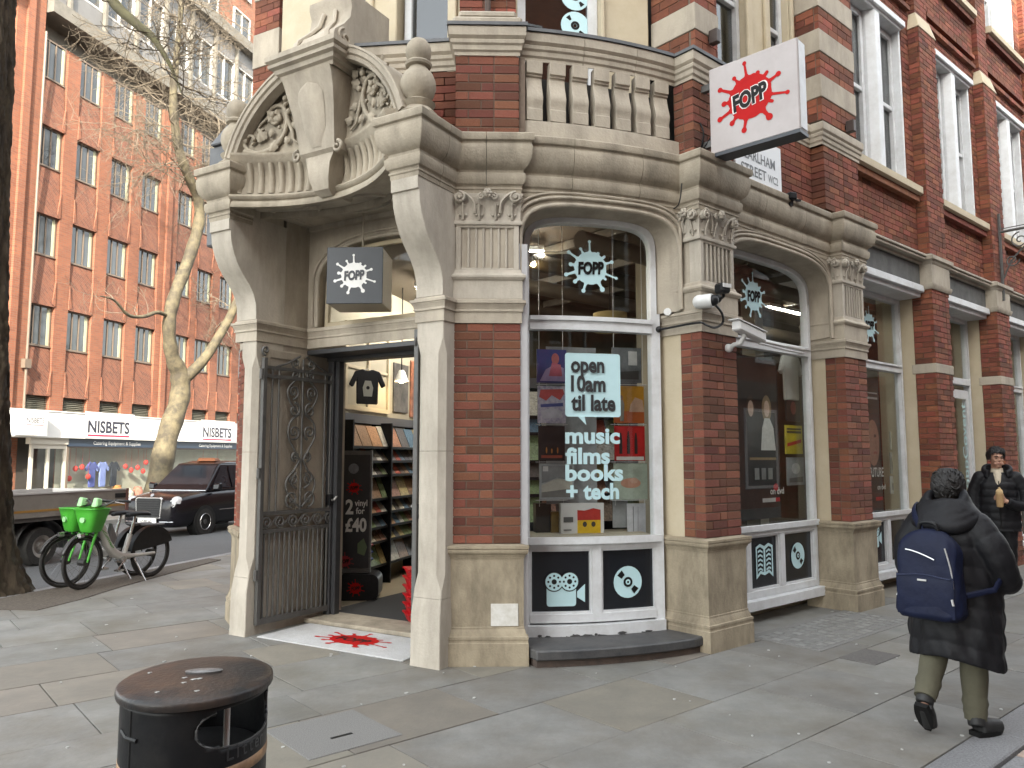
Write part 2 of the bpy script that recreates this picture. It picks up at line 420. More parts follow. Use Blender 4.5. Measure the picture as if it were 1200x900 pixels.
# pavement bed
b = MB()
poly = [ED(-18.1,-2.20), QN(120,KL), QN(120,-3), ED(60,1.0), ED(60,-2.20)]
b.prism_z(poly, -.30, -.014); pave = b.build('pavement', M_JOINT, kind='structure')
def clip(poly, nx, ny, c):
    """keep nx*x + ny*y <= c"""
    out = []
    for i in range(len(poly)):
        p, q = poly[i], poly[(i+1) % len(poly)]
        a, b_ = nx*p[0]+ny*p[1]-c, nx*q[0]+ny*q[1]-c
        if a <= 0: out.append(p)
        if a*b_ < 0:
            k = a/(a-b_); out.append((p[0]+(q[0]-p[0])*k, p[1]+(q[1]-p[1])*k))
    return out
def seen(p, m=70):
    x, y = p; f = y*.9955 - 1.65*.095
    if f < .5: return False
    u = 600 + 902*x/f; v = 450 + 902*(y*.095+1.65*.9955)/f
    return -m < u < 1200+m and v < 900 + m*2
rs = random.Random(3); d = -2.198; n_slab = 0
n_e = (.652, -.758)
def inset(p, k):
    cx = sum(a for a, _ in p)/len(p); cy = sum(b_ for _, b_ in p)/len(p)
    return [(cx+(a-cx)*(1-k/max(math.hypot(a-cx,b_-cy),.05)), cy+(b_-cy)*(1-k/max(math.hypot(a-cx,b_-cy),.05))) for a, b_ in p]
rest = MB()
while d < 14:
    wd = rs.choice([.56,.62,.66,.72,.76]); t = -9 + rs.uniform(-.6,0)
    while t < 16:
        ln = rs.choice([.6,.75,.9,.95,1.05,1.2,1.3])
        p = [ED(t+.004,d+.004), ED(t+ln-.004,d+.004), ED(t+ln-.004,d+wd-.004), ED(t+.004,d+wd-.004)]
        t += ln
        p = clip(p, NO_[0], NO_[1], KL-.152)
        if len(p) < 3: continue
        c = (sum(a for a,_ in p)/len(p), sum(b_ for _,b_ in p)/len(p))
        tt = (c[0]-1.68)*e_[0]+(c[1]-6.75)*e_[1]; dd = (c[0]-1.68)*in_[0]+(c[1]-6.75)*in_[1]
        if tt > .6 and dd > 1.1: continue                       # under the building
        if c[0]*NO_[0]+c[1]*NO_[1] < 4.4 and c[1] > 8.6 and dd > .9: continue
        if not any(seen(q) for q in p): continue
        top = inset(p, .0028); m = len(p); dz = rs.uniform(-.0025, .0025); z1 = dz
        sl = MB() if n_slab < 298 else rest
        vs = [(a,b_,-.03) for a,b_ in p] + [(a,b_,z1-.003) for a,b_ in p] + [(a,b_,z1) for a,b_ in top]
        fs = [tuple(range(2*m, 3*m))] + [(i,(i+1)%m,m+(i+1)%m,m+i) for i in range(m)] + [(m+i,m+(i+1)%m,2*m+(i+1)%m,2*m+i) for i in range(m)]
        sl.add(vs, fs)
        if n_slab < 298: sl.build('paving_slab', M_SLAB2 if rs.random() < .27 else M_SLAB, pave)
        n_slab += 1
    d += wd
if rest.v: rest.build('paving_slabs', M_SLAB, pave, kind='stuff')
# granite kerbs
t = -8.0
while t < 22:
    ln = rs.uniform(.85, 1.2)
    b = MB(); p = [ED(t+.004,-2.44), ED(t+ln-.004,-2.44), ED(t+ln-.004,-2.198), ED(t+.004,-2.198)]
    b.prism_z(p, -.3, .0); b.build('kerb_stone', M_GRANITE, pave, bevel=.008); t += ln
q = -2.0
while q < 40:
    b = MB(); p = [QN(q+.003,KL), QN(q+.897,KL), QN(q+.897,KL-.15), QN(q+.003,KL-.15)]
    b.prism_z(p, -.3, .004); b.build('kerb_stone', M_GRANITE, pave, bevel=.008); q += .9
# setts: rows across the side street
for i in range(6):
    for j in range(26):
        d0 = -2.45 - i*.16; t0 = -3.2 + j*.262 + (.13 if i % 2 else 0)
        c = ED(t0, d0)
        if not seen(c, 120): continue
        b = MB(); p = [ED(t0+.006,d0-.15), ED(t0+.25,d0-.15), ED(t0+.25,d0), ED(t0+.006,d0)]
        b.prism_z(p, -.12, -.018 + rs.uniform(-.004,.004)); b.build('sett', M_SETT if rs.random() < .6 else M_GRANITE, setts, bevel=.008)
# cover plates, soil
def plate(name, label, cat, pts, z, m, extra=None):
    b = MB(); b.prism_z(pts, -.01, z); o = b.build(name, m, None, bevel=.003); tag(o, label, cat); return o
M_PLATE = mat('concrete_cover', (.205,.20,.19), .85, (.13,.127,.12), 150, .8, .4, 140)
cov = plate('access_cover', 'speckled concrete inspection cover with one dark slot beside the litter bin', 'manhole cover', [ED(-3.66,.02), ED(-3.06,.02), ED(-3.06,.62), ED(-3.66,.62)], .0065, M_PLATE)
for dd in (.22,):
    b = MB(); b.prism_z([ED(-3.42,dd), ED(-3.28,dd), ED(-3.28,dd+.025), ED(-3.42,dd+.025)], .006, .008); b.build('slot', M_INK, cov)
cov2 = plate('access_cover', 'small dark iron cover plate in the paving near the walking woman', 'manhole cover', [ED(.64,-1.12), ED(1.1,-1.12), ED(1.1,-.82), ED(.64,-.82)], .0065, mat('iron_cover', (.075,.072,.07), .7, (.13,.12,.11), 60, .6, .6, 80))
b = MB(); pts = [QN(6.6,8.26), QN(11.0,8.26), QN(10.9,7.95), QN(9.4,7.72), QN(8.4,7.55), QN(7.4,7.3), QN(6.8,7.25)]
b.prism_z(pts, -.02, .008); o = b.build('tree_pit', M_SOIL, kind='structure')
# pavement light under the second window
plt_ = MB(); plt_.prism_z([ED(.72,-.62), ED(2.62,-.62), ED(2.62,.10), ED(.72,.10)], -.01, .0065)
plo = plt_.build('pavement_light', M_PLATE, None, bevel=.003); tag(plo, 'concrete pavement light set with rows of glass blocks below the second shop window', 'pavement light')
lens = MB()
for i in range(15):
    for j in range(5):
        t0, d0 = .78+i*.122, -.57+j*.125
        if rs.random() < .12: continue
        lens.prism_z([ED(t0,d0), ED(t0+.085,d0), ED(t0+.085,d0+.085), ED(t0,d0+.085)], .002, .0085+rs.uniform(-.0008,.0008))
lens.build('glass_blocks', mat('worn_glass_block', (.27,.27,.26), .4, (.13,.13,.125), 9, .6), plo, kind='stuff')
# dropped gum and litter specks
gm = MB(); rg = random.Random(11)
for i in range(130):
    u = rg.uniform(-3.4, 5.0); y = rg.uniform(4.2, 9.5) if rg.random() < .8 else rg.uniform(9, 13)
    x = rg.uniform(-.62,.62)*y; r0 = rg.uniform(.005,.012); kx = rg.uniform(.7,1.8); a0 = rg.uniform(0, PI)
    dE = (x-1.68)*in_[0] + (y-6.75)*in_[1]
    if x*NO_[0]+y*NO_[1] > 8.0 or dE < -2.2: continue
    pts = []
    for k in range(7):
        a = 2*PI*k/7; px, py = r0*kx*math.cos(a)*rg.uniform(.8,1.2), r0*math.sin(a)*rg.uniform(.8,1.2)
        pts.append((x+px*math.cos(a0)-py*math.sin(a0), y+px*math.sin(a0)+py*math.cos(a0)))
    gm.prism_z(pts, .0, .0055)
gm.build('gum_spots', mat('gum', (.48,.48,.45), .8, (.3,.3,.29), 8, .3), None, kind='stuff')

# ================================================================ brick office block across the road (not built where it cannot be seen)
def brick_tex(name, c1, c2, mortar, sx=4.4, bump=.35, herring=False):
    m = bpy.data.materials.new(name); m.use_nodes = True; t = m.node_tree; N = t.nodes; L = t.links; b = N['Principled BSDF']
    b.inputs['Roughness'].default_value = .85
    tc = N.new('ShaderNodeTexCoord'); sp = N.new('ShaderNodeSeparateXYZ'); L.new(tc.outputs['Object'], sp.inputs[0])
    cb = N.new('ShaderNodeCombineXYZ'); mn = N.new('ShaderNodeMath'); mn.operation = 'MULTIPLY_ADD'
    L.new(sp.outputs[0], mn.inputs[0]); mn.inputs[1].default_value = 1.0
    L.new(sp.outputs[1], mn.inputs[2]); L.new(mn.outputs[0], cb.inputs[0]); L.new(sp.outputs[2], cb.inputs[1])
    mp = N.new('ShaderNodeMapping'); L.new(cb.outputs[0], mp.inputs[0])
    if herring: mp.inputs['Rotation'].default_value = (0,0,R(45))
    br = N.new('ShaderNodeTexBrick'); L.new(mp.outputs[0], br.inputs[0]); br.inputs['Scale'].default_value = 1.0
    br.inputs['Brick Width'].default_value = .225; br.inputs['Row Height'].default_value = .075; br.inputs['Mortar Size'].default_value = .008
    br.inputs['Color1'].default_value = (*c1,1); br.inputs['Color2'].default_value = (*c2,1); br.inputs['Mortar'].default_value = (*mortar,1)
    no = N.new('ShaderNodeTexNoise'); no.inputs['Scale'].default_value = .9; no.inputs['Detail'].default_value = 7; L.new(tc.outputs['Object'], no.inputs[0])
    mr = N.new('ShaderNodeMapRange'); mr.inputs[1].default_value = .3; mr.inputs[2].default_value = .7; mr.inputs[3].default_value = .87; mr.inputs[4].default_value = 1.1; L.new(no.outputs[0], mr.inputs[0])
    h = N.new('ShaderNodeHueSaturation'); L.new(br.outputs[0], h.inputs['Color']); L.new(mr.outputs[0], h.inputs['Value']); L.new(h.outputs[0], b.inputs['Base Color'])
    bp = N.new('ShaderNodeBump'); bp.inputs['Strength'].default_value = bump; bp.inputs['Distance'].default_value = .01; L.new(br.outputs['Fac'], bp.inputs['Height']); bp.invert = True
    L.new(bp.outputs[0], b.inputs['Normal']); return m
M_OB = brick_tex('orange_brick', (.24,.084,.042), (.175,.061,.034), (.17,.10,.065))
M_OBH = brick_tex('orange_brick_herringbone', (.205,.073,.040), (.115,.042,.028), (.17,.10,.065), herring=True)
M_CONC = mat('concrete', (.17,.155,.13), .85, (.115,.108,.092), 3, .4, .2, 30, dirt=(.09,.085,.07), dns=1.5, damt=.5)
M_BRONZE = mat('bronze_frame', (.12,.09,.065), .45, (.15,.115,.085), 10, .3)
M_LITJAMB = mat('sunlit_jamb_tone', (.42,.43,.29), .7, (.34,.35,.24), 6, .3)  # jamb colour with the sunlight painted in
M_PANE = mat('office_pane', (.025,.029,.031), .06, (.05,.055,.055), 1.3, .4, spec=.8, rnd=.4, bump=.05, bs=3)
blk = thing('office_block', 'orange brick office block across the road with white shop fascia below', 'building', (*QN(20,NN), -.4), FN.ang)
WB = [14.75,16.35,18.0] + [20.12,21.74,23.38,25.0] + [27.08,28.52,30.1,31.7] + [33.8,35.4,37.0]
WWD = 1.0; ROWS = [5.45, 8.6, 11.72, 14.86]
edges = [13.0] + sum([[q, q+WWD] for q in WB], []) + [48]
b = MB(FN); b.box(13, 48, .30, 6, 3.2, 16.4); b.box(13,48,.5,6,-.4,3.3); core = b.build('wall', M_OB, blk)
for i in range(0, len(edges), 2):
    q0, q1 = edges[i], edges[i+1]
    b = MB(FN)
    if q1 - q0 < 1.0:
        m_ = (q0+q1)/2   # fin that widens towards each window head
        zs = [3.2]
        for r in ROWS: zs += [r-.95, r-.1, r+1.45]
        zs.append(16.2)
        b.box(q0+.03, q1-.03, .0, .5, 3.2, 16.1)
        for r in [2.33] + ROWS[:3]:
            for sgn, qe in ((-1, q0+.03), (1, q1-.03)):
                b.prism_y([(qe, r+1.42), (qe+sgn*.14, r+1.5), (qe+sgn*.01, r+2.3)], -.03, .4)
    else:
        b.box(q0+.02, q1-.02, -.02, .5, 3.2, 16.25); b.box(q0+.35, q0+.62, -.12, .0, 3.2, 16.3)
    b.build('pilaster', M_OB, blk)
for q in WB:
    for k, r in enumerate([2.4] + ROWS):
        zt = r + (1.4 if k else 1.35)
        if k < 4:
            zn = ROWS[k] - .03
            b = MB(FN); b.hexa([(q,-.02,zt),(q+WWD,-.02,zt),(q+WWD,.5,zt),(q,.5,zt),(q,.10,zn),(q+WWD,.10,zn),(q+WWD,.5,zn),(q,.5,zn)])
            b.build('apron_panel', M_OBH, blk)
            b = MB(FN); b.box(q-.01,q+WWD+.01,.06,.5,zn,zn+.035); b.build('sill', M_BRONZE, blk)
        if k == 0:
            b = MB(FN)
            for j in range(9):
                z = 3.16 + j*.066; b.hexa([(q,.10,z),(q+WWD,.10,z),(q+WWD,.18,z+.03),(q,.18,z+.03),(q,.105,z+.012),(q+WWD,.105,z+.012),(q+WWD,.185,z+.042),(q,.185,z+.042)])
            b.box(q,q+WWD,.19,.22,3.1,3.76); b.build('louvre', mat('louvre_grey', (.16,.155,.12), .6), blk)
            continue
        b = MB(FN); f = .045
        b.box(q,q+f,.10,.18,r,zt); b.box(q+WWD-f,q+WWD,.10,.18,r,zt); b.box(q+f,q+WWD-f,.10,.18,r,r+f); b.box(q+f,q+WWD-f,.10,.18,zt-f,zt)
        b.box(q+.28,q+.315,.105,.175,r+f,zt-f); b.box(q+.58,q+.615,.105,.175,r+f,zt-f)
        fo = b.build('window_frame', M_BRONZE, blk)
        b = MB(FN); b.box(q+f,q+WWD-.14,.14,.15,r+f,zt-f); b.build('pane', M_PANE, fo)
        b = MB(FN); b.box(q+WWD-.14,q+WWD-f,.125,.14,r+f,zt-f); b.build('sunlit_jamb_strip', M_LITJAMB, fo)  # pale strip painted as the sunlit right jamb
b = MB(FN); b.box(19.02,20.10,-.019,.3,16.252,20.5); b.box(19.35,19.62,-.12,-.02,16.302,20.5); b.build('pilaster', M_OB, blk)
b = MB(FN); b.box(13,18.95,-.3,6,17.1,17.6); b.build('concrete_band', M_CONC, blk, bevel=.02)
b = MB(FN); b.box(20.14,48,-.3,6,17.1,17.6); b.box(18.9,20.14,.32,6,17.1,17.6); b.box(13,48,.7,6,16.2,17.1); b.build('concrete_band', M_CONC, blk, bevel=.02)
M_CLAD = mat('grey_cladding', (.15,.145,.14), .6, (.11,.108,.105), 2, .3)
q = 13.2
while q < 47:
    b = MB(FN); b.box(q,q+1.5,.3,.8,17.6,18.7); b.build('cladding_panel', M_CLAD, blk, bevel=.02); b = MB(FN); b.box(q,q+1.5,.3,.8,20.85,21.75); b.build('cladding_panel', M_CLAD, blk, bevel=.02)
    b = MB(FN); b.box(q,q+.07,.3,.5,18.7,20.85); b.box(q+1.43,q+1.5,.3,.5,18.7,20.85); b.box(q+.07,q+1.43,.3,.5,18.7,18.78); b.box(q+.07,q+1.43,.3,.5,20.77,20.85); b.box(q+.71,q+.77,.32,.48,18.78,20.77)
    fo = b.build('window_frame', mat('white_metal', (.36,.35,.33), .5), blk)
    b = MB(FN); b.box(q+.07,q+1.43,.42,.44,18.78,20.77); b.build('pane', M_PANE, fo)
    b = MB(FN); b.box(q+1.51,q+1.62,.15,.6,17.6,21.75); b.build('mullion', M_CONC, blk); q += 1.63
b = MB(FN); b.box(13,48,.7,6,17.55,21.85); b.box(13,48,-.1,6,21.75,22.25); b.build('upper_storey', M_CONC, blk)
b = MB(FN); b.box(28.5,48,1.2,8,22.25,30); tw = b.build('brick_tower', M_OB, blk)
for z in (22.6, 25.4):
    for q in (29.3, 31.9, 34.5):
        b = MB(FN); b.box(q,q+.08,1.1,1.25,z,z+1.9); b.box(q+1.3,q+1.38,1.1,1.25,z,z+1.9); b.box(q+.08,q+1.3,1.1,1.25,z,z+.1); b.box(q+.08,q+1.3,1.1,1.25,z+1.8,z+1.9); b.box(q+.65,q+.72,1.12,1.24,z+.1,z+1.8)
        fo = b.build('window_frame', MATS['white_metal'], blk); b = MB(FN); b.box(q+.08,q+1.3,1.17,1.19,z+.1,z+1.8); b.build('pane', M_PANE, fo)
# rain pipe on the broad pier
b = MB(FN); b.tube([(20.02,-.16,3.2),(20.02,-.16,16.3)], .045, 8); b.box(19.9,20.14,-.24,-.06,4.6,4.9); b.build('rain_pipe', M_BRONZE, blk, smooth=40)
# shopfront
M_FASCIA = mat('white_fascia', (.62,.62,.60), .45, (.70,.70,.68), 2, .3)
M_NAVY = mat('navy_board', (.02,.032,.055), .4, (.025,.04,.065), 4, .3)
b = MB(FN); b.box(13,48,-.22,.5,2.32,3.2); b.box(13,48,-.25,-.2,3.2,3.24); b.build('fascia', M_FASCIA, blk, bevel=.01)
b = MB(FN); b.box(21.95,48,-.1,.4,2.04,2.32); b.box(13,19.3,-.1,.4,2.04,2.32); sub_ = b.build('sub_fascia', M_NAVY, blk)
def letters(s, q, z, size, y, width, m, parent, name='lettering', off=.012):
    t_ = MB(FN); put_text(t_, s, q, z, size, y, width=width, off=off); return t_.build(name, m, parent)
M_NAVYINK = mat('navy_lettering', (.02,.02,.035), .5)
M_CRIM = mat('crimson', (.55,.02,.06), .5)
for q in (22.62, 28.95):
    b = MB(FN); b.box(q-.12,q+2.25,-.245,-.222,2.34,3.3); sg = b.build('sign_board', M_FASCIA, blk)
    letters('NISBETS', q, 2.56, .60, -.248, 2.0, M_NAVYINK, sg, off=.03)
    b = MB(FN); b.box(q,q+2.0,-.252,-.246,2.42,2.48); b.build('underline', M_CRIM, sg)
letters('Catering Equipment & Supplies', 23.05, 2.12, .17, -.104, 2.35, M_FASCIA, sub_, off=.015)
letters('Catering Equipment & Supplies', 28.9, 2.12, .17, -.104, 2.35, M_FASCIA, sub_, off=.015)
b = MB(FN); b.box(19.35,20.55,-.62,-.36,2.36,3.18); b.box(19.8,20.0,-.36,-.2,2.6,2.9); bs_ = b.build('box_sign', M_FASCIA, blk, bevel=.01)
letters('NISBETS', 19.75, 2.78, .24, -.624, .66, M_NAVYINK, bs_, off=.004)
b = MB(FN); b.box(19.75,20.4,-.626,-.621,2.7,2.72); b.build('underline', M_CRIM, bs_)
# door and display windows
b = MB(FN); 
for q in (20.5,21.15,21.85): b.box(q,q+.09,-.05,.05,-.4,2.1)
b.box(20.59,21.15,-.05,.05,1.95,2.1); b.box(21.24,21.85,-.05,.05,1.95,2.1); b.box(20.59,21.15,-.05,.05,-.4,-.2); b.box(21.24,21.85,-.05,.05,-.4,-.2); b.box(20.4,22.0,-.1,.1,2.1,2.32)
dr = b.build('shop_door', mat('stone_grey_frame', (.45,.42,.36), .5), blk)
M_SHOPGL = glass('shop_glass', (.9,.92,.92))
b = MB(FN); b.box(20.59,21.15,-.01,.0,-.2,1.95); b.box(21.24,21.85,-.01,.0,-.2,1.95); b.build('pane', M_SHOPGL, dr)
for q0, q1 in ((21.97,26.3),(26.75,32),(32.3,40)):
    b = MB(FN); b.box(q0,q0+.07,-.05,.05,-.4,2.05); b.box(q1-.07,q1,-.05,.05,-.4,2.05); b.box(q0+.07,q1-.07,-.05,.05,-.4,-.1); b.box(q0+.07,q1-.07,-.05,.05,1.98,2.05)
    fo = b.build('display_window', M_BRONZE, blk); b = MB(FN); b.box(q0+.07,q1-.07,-.01,.0,-.1,1.98); b.build('pane', M_SHOPGL, fo)
b = MB(FN); b.box(22,40,.49,.5,-.4,2.3); b.build('display_backing', mat('display_cream', (.55,.53,.42), .8, (.42,.40,.32), 2, .4), blk)
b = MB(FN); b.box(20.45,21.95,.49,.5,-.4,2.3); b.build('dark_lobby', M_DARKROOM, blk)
M_LRED = mat('lantern_red', (.65,.05,.035), .6)
for k, (q, z) in enumerate([(22.6,1.25),(22.9,1.3),(23.2,.95),(25.0,1.3),(25.3,1.15),(25.65,1.25),(25.95,1.1),(26.1,1.45),(22.35,.9),(29.6,1.3),(30.6,1.3)]):
    b = MB(FN); b.lathe([(.001,z-.11),(.05,z-.09),(.09,z-.03),(.09,z+.03),(.05,z+.09),(.001,z+.11)], q, .2, 8); b.tube([(q,.2,z+.1),(q,.2,1.98)], .004, 4)
    o = b.build('paper_lantern', M_LRED); rank_ = sorted([22.6,22.9,23.2,25.0,25.3,25.65,25.95,26.1,22.35,29.6,30.6]).index(q); tag(o, ['leftmost','second','third','fourth','fifth','sixth','seventh','eighth','ninth','tenth','last'][rank_] + ' red paper lantern from the left hanging in the shop window across the road', 'lantern', 'red paper lanterns in the far shop window')
for q, c, lb in ((23.45,(.12,.14,.42),'indigo'),(23.95,(.30,.36,.72),'pale lilac'),(24.5,(.03,.035,.05),'black')):
    b = MB(FN); b.prism_y([(q-.14,.55),(q+.14,.55),(q+.15,1.25),(q+.27,1.12),(q+.33,1.22),(q+.12,1.5),(q+.05,1.46),(q-.05,1.46),(q-.12,1.5),(q-.33,1.22),(q-.27,1.12),(q-.15,1.25)], .25, .33)
    o = b.build('work_shirt', mat(lb+'_cloth', c, .9, tuple(x*.7 for x in c), 8, .4), bevel=.02); tag(o, lb + ' short sleeved shirt displayed in the shop window across the road', 'shirt')
for q, h, c, lb in ((23.2,.45,(.5,.5,.5),'steel'),(24.0,.5,(.35,.3,.2),'brown'),(24.7,.6,(.6,.28,.1),'orange'),(25.3,.45,(.65,.6,.5),'cream'),(25.8,.5,(.6,.25,.18),'terracotta')):
    b = MB(FN); b.lathe([(.12,-.1),(.2,.0),(.2,h-.15),(.15,h-.1),(.16,h-.02),(.02,h)], q, .28, 10); o = b.build('stock_pot', mat(lb+'_pot', c, .5), smooth=40)
    tag(o, lb + ' lidded pot on the floor of the shop window across the road', 'pot')

# ================================================================ trees
M_BARK = mat('dark_bark', (.055,.042,.030), .95, (.016,.012,.009), 9, .75, 1.0, 18, stretch=(1,1,.35), dirt=(.085,.07,.045), dns=5, damt=.5, spec=.2)
M_PLANE = mat('plane_bark', (.125,.105,.06), .85, (.048,.04,.026), 3.2, .8, .5, 20, dirt=(.055,.045,.03), dns=3, damt=.6)
M_TWIG = mat('twig_bark', (.17,.14,.10), .9, (.10,.082,.06), 8, .4)
M_MOSS = mat('mossy_bark', (.16,.15,.075), .95, (.10,.09,.06), 8, .5, .5, 40)
def spl(pts, n=5):
    P_ = [Vector(p) for p in pts]; out = []
    for i in range(len(P_)-1):
        p0, p1, p2, p3 = P_[max(i-1,0)], P_[i], P_[i+1], P_[min(i+2,len(P_)-1)]
        for k in range(n):
            t_ = k/n; out.append(.5*((2*p1)+(p2-p0)*t_+(2*p0-5*p1+4*p2-p3)*t_*t_+(3*p1-p0-3*p2+p3)*t_**3))
    out.append(P_[-1]); return out
def lerp_list(a, n): 
    return [a[min(int(i*(len(a)-1)/n), len(a)-2)] + (a[min(int(i*(len(a)-1)/n), len(a)-2)+1]-a[min(int(i*(len(a)-1)/n), len(a)-2)])*((i*(len(a)-1)/n) - min(int(i*(len(a)-1)/n), len(a)-2)) for i in range(n+1)]
rt = random.Random(5)
def twigs(mb, p, d, ln, r0, depth, spread=.9, droop=.0):
    pts = [p]; dd = Vector(d).normalized(); n = 4
    for k in range(n):
        dd = (dd + Vector((rt.gauss(0,.2), rt.gauss(0,.2), rt.gauss(0,.2)-droop))).normalized()
        pts.append(pts[-1] + dd*ln/n)
    mb.tube(pts, [max(r0*(1-.55*k/n), .0038) for k in range(n+1)], 4 if r0 > .012 else 3, cap=False)
    if depth <= 0: return
    for k in range(1, n+1):
        for s_ in range(rt.choice([0,1,1,1,2]) if k < n else rt.choice([1,2])):
            nd = (dd + Vector((rt.gauss(0,spread), rt.gauss(0,spread), rt.gauss(0,spread)))).normalized()
            twigs(mb, pts[k], nd, ln*rt.uniform(.5,.72), r0*.55, depth-1, spread, droop)
# near tree, trunk at the left edge
tr = thing('street_tree', 'thick dark rough barked tree trunk at the kerb beside the green bicycles', 'tree', (-6.62, 9.5, 0))
b = MB()
def trunk(u, v):
    z = v*8.2; r = .43 + .26*math.exp(-z*2.6) - .018*z
    a = 2*PI*u
    r *= 1 + .07*math.sin(3*a+z*.7) + .04*math.sin(7*a-z*1.3) + .045*math.sin(13*a+z*3.1)*math.sin(z*5+a) + .035*math.sin(29*a+7*z)*math.sin(13*z+5*a) + .03*math.sin(41*a-9*z)*math.sin(23*z-3*a)
    return (-6.62 - .03*z + r*math.cos(a), 9.5 + r*math.sin(a), z - .02)
b.grid(trunk, 120, 240, True); b.build('trunk', M_BARK, tr, smooth=60)
def wp(y, u, v): x, z = sight(WORLD, y, u, v); return (x, y, z)
b = MB(); lp = spl([(-6.9,9.55,7.9),(-6.4,9.65,8.9),(-5.7,9.8,8.75), wp(9.9,128,-6), wp(9.9,160,28), wp(9.92,178,43), wp(9.95,196,70), wp(10,206,92), wp(10,214,112)])
b.tube(lp, lerp_list([.17,.13,.10,.075,.062,.05,.03,.018,.008], len(lp)-1), 8); b.build('limb', M_MOSS, tr, smooth=60)
b = MB()
for i, k in ((16,1),(20,2),(24,2),(28,2),(32,2),(36,2),(39,1)):
    for s_ in range(2):
        twigs(b, Vector(lp[i]), (rt.gauss(.3,.5), rt.gauss(0,.5), rt.gauss(-.2,.5)), .55, .012, k)
b.build('twigs', M_TWIG, tr)
# plane tree on the far pavement
def pt(u, v, n):
    a = (u-600)/902; bb = (450-v)/902; c, s_ = math.cos(R(5.45)), math.sin(R(5.45))
    d_ = (a, c-bb*s_, s_+bb*c); k = n/(d_[0]*NO_[0]+d_[1]*NO_[1]); return Vector((d_[0]*k, d_[1]*k, 1.65+d_[2]*k))
b0 = pt(184,590,18.9)
pl = thing('plane_tree', 'pale barked bare plane tree on the far pavement behind the black taxi', 'tree', (b0.x, b0.y, -.27))
b = MB(); tp = spl([Vector((b0.x-.1, b0.y, -.3)), pt(184,575,18.9), pt(196,513,18.9), pt(210,469,18.9), pt(211,440,18.9), pt(202,418,18.9), pt(198,384,18.8), pt(204,349,18.7), pt(221,304,18.6), pt(233,262,18.5), pt(232,233,18.5), pt(218,200,18.4), pt(208,167,18.4), pt(203,117,18.3), pt(207,67,18.2), pt(212,10,18.1), pt(214,-60,18.0)])
rr = lerp_list([.52,.40,.36,.34,.33,.24,.22,.215,.21,.20,.185,.17,.16,.14,.11,.08,.05], len(tp)-1)
b.tube(tp, [r_*(1+.06*math.sin(i*1.7)) for i, r_ in enumerate(rr)], 14); b.build('trunk', M_PLANE, pl, smooth=70)
lp2 = spl([pt(211,446,18.9), pt(225,436,18.6), pt(243,416,18.2), pt(262,385,17.9), pt(272,366,17.7), pt(285,330,17.4), pt(290,280,17.2), pt(300,200,17.0)])
b = MB(); b.tube(lp2, lerp_list([.26,.21,.18,.165,.16,.13,.1,.06], len(lp2)-1), 10); b.build('limb', M_PLANE, pl, smooth=70)
lp3 = spl([pt(199,372,18.8), pt(185,366,18.7), pt(168,371,18.6), pt(150,369,18.5), pt(134,352,18.4), pt(118,347,18.3)])
b = MB(); b.tube(lp3, lerp_list([.075,.07,.065,.055,.035,.015], len(lp3)-1), 6); b.build('limb', M_PLANE, pl, smooth=70)
b = MB()
for i in range(50, len(tp)-2, 1):
    for s_ in range(2):
        a = rt.uniform(0, 2*PI); twigs(b, tp[i], (math.cos(a), math.sin(a), rt.uniform(-.1,.7)), rt.uniform(1.4,2.5), .024, 3, .7, .02)
for i in (8,12,16,20,24): twigs(b, Vector(lp3[min(i,len(lp3)-1)]), (rt.gauss(-.5,.4), rt.gauss(0,.4), rt.gauss(.2,.4)), .9, .014, 2)
for i in range(18, len(lp2)-1, 3): twigs(b, Vector(lp2[i]), (rt.gauss(-.3,.6), rt.gauss(0,.6), rt.gauss(.4,.4)), 1.6, .025, 3)
b.build('twigs', M_TWIG, pl)

# ================================================================ unseen terrace added behind the viewer, sized to shade the corner
tb = thing('unseen_terrace', 'unseen tall brick terrace added behind the viewer to shade the corner', 'building', (18, -17, 0))
FT = frame(37, -16, PI)
b = MB(FT); b.box(0, 46, 0, 10, -.6, 25.5); b.build('wall', M_OB, tb)
b = MB(FT); b.box(-.2, 46.2, -.4, 10, 25.5, 26.2); b.box(-.1,46.1,-.25,.2,4.0,4.5); b.build('cornice', M_CONC, tb)
for i in range(14):
    for k in range(6):
        x = 1.2 + i*3.2; z = 5.2 + k*3.35
        f = MB(FT); f.box(x,x+.1,-.05,.05,z,z+2); f.box(x+1.3,x+1.4,-.05,.05,z,z+2); f.box(x+.1,x+1.3,-.05,.05,z,z+.1); f.box(x+.1,x+1.3,-.05,.05,z+1.9,z+2); f.box(x+.1,x+1.3,-.05,.05,z+.95,z+1.05)
        fo = f.build('window_frame', M_WHITE, tb); f = MB(FT); f.box(x+.1,x+1.3,-.02,0,z+.1,z+.95); f.box(x+.1,x+1.3,-.02,0,z+1.05,z+1.9); f.build('pane', M_PANE, fo)
tb2 = thing('unseen_terrace', 'plain brick terrace along the far side of the side street, out of view', 'building', ED(10,-9.6)+(0,))
FT2 = frame(*ED(44,-9.6), math.atan2(-.652,-.758))
b = MB(FT2); b.box(0, 46, 0, 8, -.6, 10); b.build('wall', M_OB, tb2)
b = MB(FT2); b.box(-.2, 46.2, -.3, 8, 10, 10.5); b.box(-.1,46.1,-.2,.2,3.6,4.2); b.build('cornice', M_CONC, tb2)
